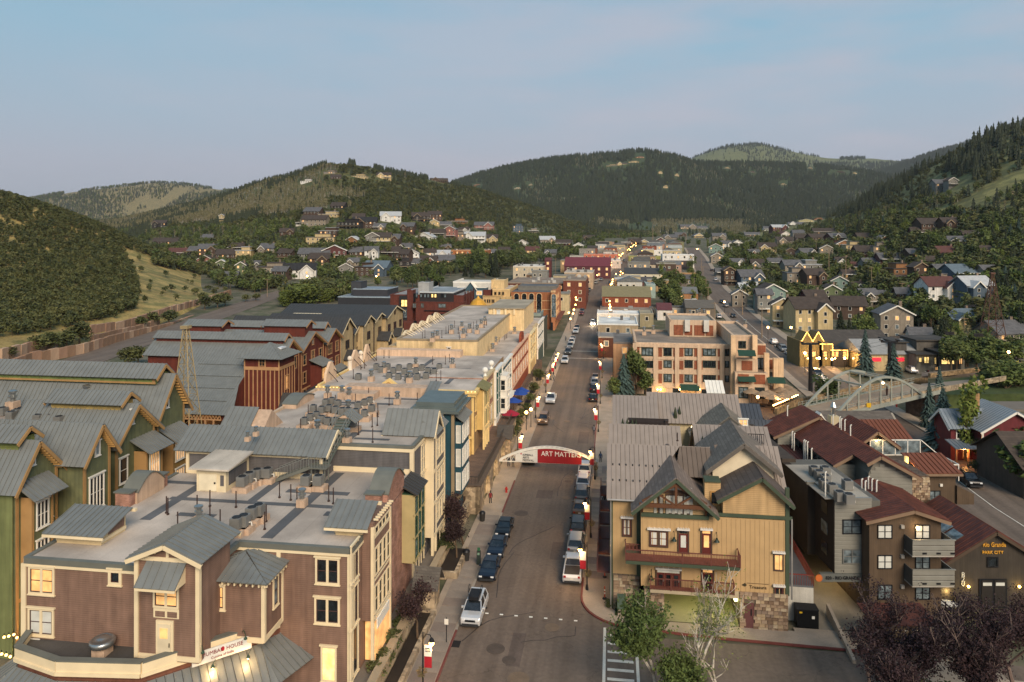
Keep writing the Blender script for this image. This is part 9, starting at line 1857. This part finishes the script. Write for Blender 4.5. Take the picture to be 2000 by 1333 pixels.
LP0=make_lamp();lpu=[False];k=0
def slamp(t,s,lab,rz=0.0,pw=90,sc=1.0):
 o=place(LP0,lpu,t,s,.14+gzs(t,s),lab,'street lamps with red and white banners',rz,sc);c_=cos(ROT+rz)*.7*sc;s__=sin(ROT+rz)*.7*sc
 l=D.lights.new('lamp_light','POINT');l.energy=pw;l.color=(1,.58,.22);l.shadow_soft_size=.17;q=D.objects.new('lamp_light',l);COL.objects.link(q);q.parent=o;q.location=(.7,0,3.75);return o
for k,px in enumerate((826,1011,1046,1066,1076,1081,1085)):s=onT(px,1000,-14.9)[0];slamp(-14.9,s,'%s lamp post with banner and basket along the left pavement'%ORD[k],pw=270)
for k,px in enumerate((1148,1150,1155,1166,1170,1176,1180,1184)):s=(65.5+8,86,106,131,152,178,205,232)[k];slamp(-2.6,s,'%s lamp post with banner and basket along the right pavement'%ORD[k],pi if k in(0,1,2)else pi,pw=270)
bl_=MB().ball((0,0,3.6),.34,6).mesh('bulb',glow('ffb45c',16,'bulb'));pl_=MB().cyl((0,0,0),(0,0,3.3),.07).mesh('pole',black);k=0;rc=random.Random(4)
for s in range(262,760,9):
 for sd in(-1,1):
  x,an=pathpt(main_c,s+rc.uniform(-3,3));t=x+sd*(6.5+rc.uniform(0,1.6));o=D.objects.new('shop_light',None);COL.objects.link(o);o.location=(*XY(t,s),gzs(t,s)+rc.uniform(-.8,2));tag(o,'warm glowing light on the %s of upper main street, %s up the row'%('left' if sd<0 else 'right',ORD[k//2]),'street light','warm lights of upper main street')
  for nm,me in(('bulb',bl_),('pole',pl_)):q=D.objects.new(nm,me);COL.objects.link(q);q.parent=o
  if k%7==0:lamp(t,s,gzs(t,s)+4,420,(1,.6,.25),.4)
  k+=1
for px,py,z,pw in((1362,487,16,2500),(1970,688,9,500),(1572,690,5,260),(1600,700,3,300),(1625,702,3,300),(1650,700,3,260),(1545,640,6,260),(1500,640,5,100),(1010,690,3,60),(605,782,5,30),(985,842,4,60),(1028,806,3.4,60),(1037,800,3.4,60),(1480,776,3,90),(1415,590,6,80),(600,540,9,200),(735,540,8,200),(560,560,6,200)):
 t,s=G(px,py,z);w=thing('lit_lamp','lone glowing lamp %s'%('at the head of the avenue' if px==1362 else 'on a tall orange arm at the far right' if px==1970 else near_label(px,py)+', bulb %s'%ORD[int(px)%17]),'lamp',t,s,z);MB().ball((t,s,z),.2+.0006*s,6).build('bulb',glow('ffb866',26,'bulb'),w);MB().cyl((t,s,gzs(t,s)),(t,s,z-.15),.06).build('pole',black,w);lamp(t,s-.5,z,pw,parent=w)
 # banner arch over the street
b=thing('banner_arch','white truss arch across the street carrying the red and white ART MATTERS banner','banner arch',-10,108,0);SB=107.0
def arc(px,top=0):u=(px-968)/(1165-968);return onS(px,(905-30*sin(pi*min(1,max(0,u)))**.8)+top,SB)
pts=[arc(968+197*k/20)for k in range(21)];m=MB()
for(a,za),(c_,zc)in zip(pts[:-1],pts[1:]):m.bar((a,SB,za),(c_,SB,zc),.14,.22);m.bar((a,SB+.8,za),(c_,SB+.8,zc),.12,.12);m.bar((a,SB,za),(c_,SB+.8,zc),.06)
m.k=[];m.build('top_chord',white,b);z0_=onS(1070,905,SB)[1];m=MB();x0_,x1_=pts[0][0],pts[-1][0];m.bar((x0_,SB,z0_),(x1_,SB,z0_+.1),.12)
for k in range(5):m.bar((pts[k][0],SB,z0_),(pts[k][0],SB,pts[k][1]),.07);m.bar((pts[k][0],SB,z0_),(pts[k+1][0],SB,pts[k+1][1]),.06)
m.k=[];m.build('truss',white,b);MB().box(x0_-.15,x0_+.15,SB-.15,SB+.15,0,z0_+.4).build('post',galv,b);MB().box(x1_-.15,x1_+.15,SB-.15,SB+.15,0,z0_+.6).build('post',galv,b)
def bpoly(p0,p1):n=10;P=[(onS(p0,905,SB)[0],SB-.12,z0_+.05),(onS(p1,905,SB)[0],SB-.12,z0_+.05)];return P+[(arc(p1-(p1-p0)*k/n)[0],SB-.12,arc(p1-(p1-p0)*k/n)[1]-.15)for k in range(n+1)]
MB().prism(bpoly(1007,1050),(0,-.04,0)).build('white_banner',M('c9c6c0'),b);MB().prism(bpoly(1050,1136),(0,-.04,0)).build('red_banner',M('8c1c22'),b)
x,z=onS(1096,887.5,SB);text(b,'ART MATTERS',1.02,M('e0dcd6','plain',.5),(x,SB-.2,z),'S',ext=.02,font_w=.92)
for k,s_ in enumerate(('KIMBALL','ARTS','FESTIVAL')):x,z=onS(1021,888+k*5.2,SB);text(b,s_,.42,black,(x,SB-.2,z),'S',ext=.02,align='LEFT')
x,z=onS(1018,886,SB);MB().box(x-.1,x+.1,SB-.2,SB-.17,z-.1,z+.1).build('logo_dot',M('a01c28'),b)
# small street furniture
for k,(px,py)in enumerate(((1181,1128),(1181,1170))):t,s=G(px,py,.14);w=thing('traffic_delineator','orange and white delineator post on the right pavement, %s'%('farther one' if k==0 else 'nearer one'),'traffic post',t,s,.14,street=False);part('base',MB().lathe([(.25,0),(.2,.12),(.06,.15)]).mesh('base',black),w);part('post',MB().cyl((0,0,.1),(0,0,1.25),.06).mesh('post',M('a83a1c')),w);part('reflective_band',MB().cyl((0,0,.8),(0,0,.95),.065).cyl((0,0,.5),(0,0,.65),.065).mesh('band',white),w)
for k,(px,py,c_)in enumerate(((989,962,'a02018'),(1115,0,''),(1751,795,'a02018'))):
 if py:t,s=G(px,py,.14);w=thing('fire_hydrant','red fire hydrant %s'%('on the left pavement by the arcade' if k==0 else 'beside the road under the footbridge'),'hydrant',t,s,.14,street=False);part('body',MB().lathe([(.2,0),(.14,.1),(.13,.5),(.17,.55),(.1,.75),(.02,.8)]).cyl((-.24,0,.45),(.24,0,.45),.07).mesh('body',M(c_,'plain',.45)),w)
for k,(px,py)in enumerate(((942,1018),(911,1095))):t,s=G(px,py,.14);w=thing('litter_bin','dark round litter bin %s'%('by the arcade wall' if k==0 else 'behind the near left parked cars'),'bin',t,s,.14,street=False);part('body',MB().lathe([(.3,0),(.38,.9),(.4,1.0)]).mesh('body',M('2a2826')),w);part('lid',MB().lathe([(.42,1.0),(.3,1.2),(.05,1.25)]).mesh('lid',black),w)
t,s=G(935,1103,.14);w=thing('parking_meter','dark parking pay station with green screen on the left pavement','pay station',t,s,.14,street=False);part('cabinet',MB().box(-.2,.2,-.15,.15,0,1.5).mesh('cabinet',M('26302c')),w);part('screen',MB().box(-.12,.12,-.17,-.14,1.1,1.35).mesh('screen',M('6f8a78')),w);part('sign',MB().box(-.15,.15,-.03,.03,1.5,1.85).mesh('sign',M('2a5a3c')),w)
t,s=G(872,1255,.14);w=thing('parking_sign','white parking sign on a thin post by the near left kerb','sign',t,s,.14,street=False);part('post',MB().cyl((0,0,0),(0,0,2.2),.04).mesh('post',black),w);part('plate',MB().box(-.18,.18,-.05,-.02,1.6,2.1).mesh('plate',white),w)
w=thing('pad_mounted_box','grey green utility box on a pale plinth at the right corner bed','utility box',0,0);t,s=G(1214,1205,.14);w.location=(*XY(t,s),.14);ORI[w.name]=(t,s,.14);MB().box(t-.35,t+.35,s,s+.6,.14,.8).build('plinth',conc,w);MB().box(t-.4,t+.4,s-.02,s+.65,.8,2.0).build('cabinet',M('4a5a4c'),w)
w=thing('corner_bed','small planting bed of grass between pavement and stone wall','planting bed',.5,69.5,.14);MB().box(.2,2.6,69.0,70.3,.14,.2).build('soil',M('2e3a1e','grass'),w)
w=thing('door_mat_sign','small white address plate left of the restaurant low on the brown wall','sign',0,0,0);t,z=onS(68,1250,48.9);w.location=(*XY(t,48.9),z);ORI[w.name]=(t,48.9,z);MB().box(t-.45,t+.45,48.84,48.9,z-.12,z+.12).build('plate',white,w);w.name='address_plate'
for k,ch in enumerate('222'):pass
for k,(px,py)in enumerate(((1000,785),(1012,770),(1016,765),(994,810))):
 t,s=G(px,py,4.3);t=max(t,-20.0);place(UM,um_used,t+.3,s,2.2,('bright red closed patio umbrella by the white house' if k==3 else '%s blue patio umbrella under the teal house'%ORD[k]),'umbrellas on the left patios',0,1.0);o=[q for q in D.objects if q.get('label','').startswith('bright red' if k==3 else '%s blue'%ORD[k])][-1]
 for c2 in o.children:
  if c2.name.startswith('canopy'):c2.data=c2.data.copy();c2.data.materials[0]=M('8c1c30' if k==3 else '1f3f86')
for k,(px,py)in enumerate(((812,1232),(815,1234))):pass
# poles, chairlift towers, right lattice tower
def upole(px,py0,py1,lab,z=None,dz=0):
 p=hit(px,py1)or Vector((*Wg(px,py1),0));h=(py1-py0)*p.y/FPX;w=D.objects.new('utility_pole',None);COL.objects.link(w);w.location=p;tag(w,lab,'utility pole','wooden utility poles');ORI[w.name]=(0,0,0)
 MB().cyl((0,0,-1),(0,0,h),.02*h*.9+.03,.08,6).build('pole',M('8a7660','bark'),w);MB().bar((-1.3,0,h-.5),(1.3,0,h-.5),.16).build('crossarm',M('7a6850'),w)
for k,(a,y0,y1)in enumerate(((1619,487,545),(1652,499,560),(1702,522,572),(1762,552,600),(1594,470,505),(1370,505,530),(1373,520,560),(1379,545,580),(1383,560,600),(1396,590,640),(1450,565,615),(1488,600,660),(1555,640,700),(1884,620,660),(820,448,480),(1118,497,525),(1085,505,535),(1275,430,470),(722,488,505),(522,545,580),(1225,470,505),(1340,440,470))):upole(a,y0,y1,'%s wooden utility pole %s'%(ORD[k],near_label(a,y1)))
for k,(px,y0,y1)in enumerate(((1583,672,765),(1737,668,742))):
 X,Y=Wg(px,y1);h=(y1-y0)*Y/FPX;w=thingw('chairlift_tower','black steel chairlift tower %s'%('left of the footbridge arches' if k==0 else 'among spruces behind the footbridge'),'lift tower',X,Y);MB().cyl((X,Y,0),(X,Y,h),.5,.35,10).build('mast',black,w);MB().bar((X-2,Y,h),(X+2,Y,h),.4).build('crosshead',black,w);MB().bar((X-2,Y-.8,h+.4),(X-2,Y+.8,h+.4),.3).build('sheave',black,w);MB().bar((X+2,Y-.8,h+.4),(X+2,Y+.8,h+.4),.3).build('sheave',black,w)
X,Y=Wg(1938,700);lattice('lattice_tower','rusty brown lattice tower standing among trees at the right',*TS(X,Y),24,6.5,.5,M('5a4034','plain',.8),rails=.11)
for k,(px,py)in enumerate(((1857,655),(1914,658),(1900,600))):X,Y=Wg(px,py,12);w=thingw('lift_chair','empty hanging lift chair, %s of the right line'%ORD[k],'lift chair',X,Y,12);MB().box(X-1.1,X+1.1,Y,Y+.5,12,12.1).build('seat',black,w);MB().box(X-1.1,X+1.1,Y+.45,Y+.5,12.1,12.7).build('backrest',black,w);MB().bar((X,Y,12.1),(X,Y,14.5),.08).build('hanger',black,w)
w=thing('lift_cable','thin dark chairlift cable running over the right side','cable',40,150,10);X,Y=Wg(1583,765);A=Vector((X,Y,6.8));X,Y=Wg(1737,742);B=Vector((X,Y,8.8))
for d_ in(-2,2):m=MB();m.tube([TS(A.x+d_,A.y)+(A.z+.5,),TS(B.x+d_,B.y)+(B.z+.6,),TS(B.x+d_+130,B.y+150)+(60,)],.03);m.k=[];m.build('cable',black,w)
# people
def person(px,py,lab,top,leg,z=0.0,rz=0.0):
 t,s=G(px,py,z);w=thing('person',lab,'person',t,s,z,rz=rz,street=False);m=D.meshes.new('body')
 J=[(0,0,.95),(0,0,1.2),(0,0,1.45),(0,0,1.55),(0,-.01,1.66),(.2,0,1.4),(.27,.03,1.12),(.25,-.08,.86),(-.2,0,1.4),(-.27,.03,1.12),(-.25,-.08,.86),(.1,0,.9),(.12,-.06,.5),(.13,.06,.08),(.13,-.1,.04),(-.1,0,.9),(-.11,.08,.5),(-.12,-.06,.08),(-.12,-.2,.04)]
 m.from_pydata(J,[(0,1),(1,2),(2,3),(3,4),(2,5),(5,6),(6,7),(2,8),(8,9),(9,10),(0,11),(11,12),(12,13),(13,14),(0,15),(15,16),(16,17),(17,18)],[]);R=[.14,.13,.15,.06,.11,.06,.045,.035,.06,.045,.035,.09,.065,.045,.04,.09,.065,.045,.04]
 o=part('body',m,w);md=o.modifiers.new('skin','SKIN');
 for v,r in zip(m.skin_vertices[0].data,R):v.radius=(r,r)
 m.skin_vertices[0].data[0].use_root=True;md2=o.modifiers.new('sub','SUBSURF');md2.levels=1;md2.render_levels=1;m.materials.append(M(leg,'rough'));part('shirt',MB().lathe([(.17,.92),(.19,1.2),(.22,1.42),(.1,1.52)],n=10).mesh('shirt',M(top,'rough')),w);part('hair',MB().ball((0,.02,1.74),.11,6).mesh('hair',M('2a1c14')),w)
for a in((993,913,'person in dark clothes standing under the left end of the banner arch','2a2a30','3a3a40'),(1002,914,'person in a grey top beside another under the banner arch','5a5c60','2a2c34'),(1081,745,'person walking on the left pavement near the crossing','8a8478','2c2c34'),(1113+60,905,'person in blue on the right pavement beside the banner post','3a4c6a','24262c'),(1178,985,'pair member in white on the right pavement','b4b0a8','3a3a44'),(1181,990,'pair member in black on the right pavement','26262a','2e3440'),(958,985,'person in red near the litter bin','7a2c2c','26282e'),(1030,820,'person in tan by the planters','8c7a60','2c2c34'),(1105,668,'person stepping onto the crossing','5a5c60','2a2c34'),(1160,850,'person in grey under the right lamp','6c6c70','30303a'),(1074,735,'second walker farther up the left pavement','4a3030','20222a')):person(*a)
q=bp(19,3,zd(19));b=thingw('person','cyclist in dark clothes crossing the footbridge','person',q[0],q[1],q[2]);MB().lathe([(.14,q[2]+.1),(.2,q[2]+.9),(.22,q[2]+1.4),(.08,q[2]+1.5),(.12,q[2]+1.65),(.02,q[2]+1.8)],q[0],q[1],10).build('body',M('3a2a26','rough'),b)
# FOREGROUND TREES
def bigtree(name,lab,px,py,h,spread,n_leaf,fol,brk,seed,size=.12,z=0.0,stems=1,bare=.0,levels=4,up=.75,lobe=.7,low=.3):
 rr=random.Random(seed);X,Y=Wg(px,py,z);o=D.objects.new(name,None);COL.objects.link(o);o.location=(X,Y,z);tag(o,lab,'tree');tips=[];br=MB()
 def grow(p,d,L_,r,lv):
  q=p;n=3
  for i in range(n):
   d2=(d+Vector((rr.gauss(0,.13),rr.gauss(0,.13),rr.gauss(.03,.08)))).normalized();e=q+d2*L_/n;br.cyl(q,e,r*(1-.25*i/n),r*(1-.25*(i+1)/n),6 if lv<2 else 4,False);q=e;d=d2
   if lv>1:tips.append(q)
   if 0<lv<levels and rr.random()<.75:a=rr.uniform(0,6.28);sd=Vector((cos(a),sin(a),rr.uniform(.1,.7))).normalized();grow(q,(d*.5+sd*.7).normalized(),L_*rr.uniform(.45,.7),r*.5,lv+1)
  if lv<levels:
   for _ in range(2):a=rr.uniform(0,6.28);sd=Vector((cos(a)*spread,sin(a)*spread,up)).normalized();grow(q,(d*.45+sd*.65).normalized(),L_*rr.uniform(.6,.85),r*.6,lv+1)
 for k in range(stems):a=6.28*k/stems;grow(Vector((.15*cos(a),.15*sin(a),0))if stems>1 else Vector((0,0,0)),Vector((.25*cos(a)*(stems>1),.25*sin(a)*(stems>1),1)).normalized(),h*low,h*.014+.03,0)
 m=D.meshes.new('trunk');m.from_pydata(br.v,[],br.f);mx=max(v[2]for v in br.v);sc=h/mx;m.materials.append(brk);lf=MB();tips=[t for t in tips if t.z>h*.22/sc*.8]or tips
 for _ in range(n_leaf):
  if rr.random()<bare:continue
  leaves(lf,rr.choice(tips)+Vector((rr.gauss(0,lobe*.4),rr.gauss(0,lobe*.4),rr.gauss(0,lobe*.3))),lobe*.25,3,size/sc*.8,rr)
 for nm,me in(('trunk',m),('crown',lf.mesh('crown',fol))):q=D.objects.new(nm,me);COL.objects.link(q);q.parent=o
 o.scale=(sc,)*3;return o
aspb=M('b8b0a2','bark',.8,h2='8a8070')
bigtree('aspen_tree','sparse white barked aspen in front of the tan balcony building',1378,1420,11.5,.8,520,LF['poplar'],aspb,11,.1,stems=1,up=1.1,low=.34)
bigtree('young_aspen','slender white stemmed sapling right of the white aspen',1420,1420,7.0,.6,160,LF['poplar'],aspb,12,.08,levels=3,up=1.3)
bigtree('broadleaf_tree','leafy green tree at the bottom edge before the garage',1292,1415,9.6,.8,3400,LF['green'],aspb,13,.16,lobe=.9)
bigtree('broadleaf_tree','lower green tree beside the crosswalk at the bottom edge',1345,1450,5.6,1.0,2200,LF['green'],bark,14,.16,lobe=.9)
bigtree('plum_tree','dark red plum tree by the near left lamp post',815,1255,5.0,1.0,1300,LF['plum'],bark,15,.13,lobe=.7)
bigtree('plum_tree','dark red plum tree beside the stone planter box',893,1100,4.6,.9,1000,LF['plum'],bark,16,.13,lobe=.7)
bigtree('plum_tree','taller plum tree before the plaza end wall',905,1065,5.6,.9,1300,LF['plum'],bark,17,.13,lobe=.7)
for k,(px,py,h)in enumerate(((1700,1370,9),(1770,1420,8.4),(1860,1420,9.6),(1925,1400,9.8),(1990,1380,9),(1830,1480,7.5),(1960,1480,8))):bigtree('plum_tree','purple leaved plum tree in the lower right mass, %s'%('leftmost' if k==0 else ORD[k]+' from the left'),px,py,h,1.0,2300,LF['plum'],M('6a5a52','bark'),30+k,.115,lobe=.75)
for k,(px,py,h)in enumerate(((1800,1400,3),(1870,1420,3),(1940,1430,3))):gtree('broadleaf_tree',px,py,h,'bright green bush under the purple trees, %s'%ORD[k],1.6)
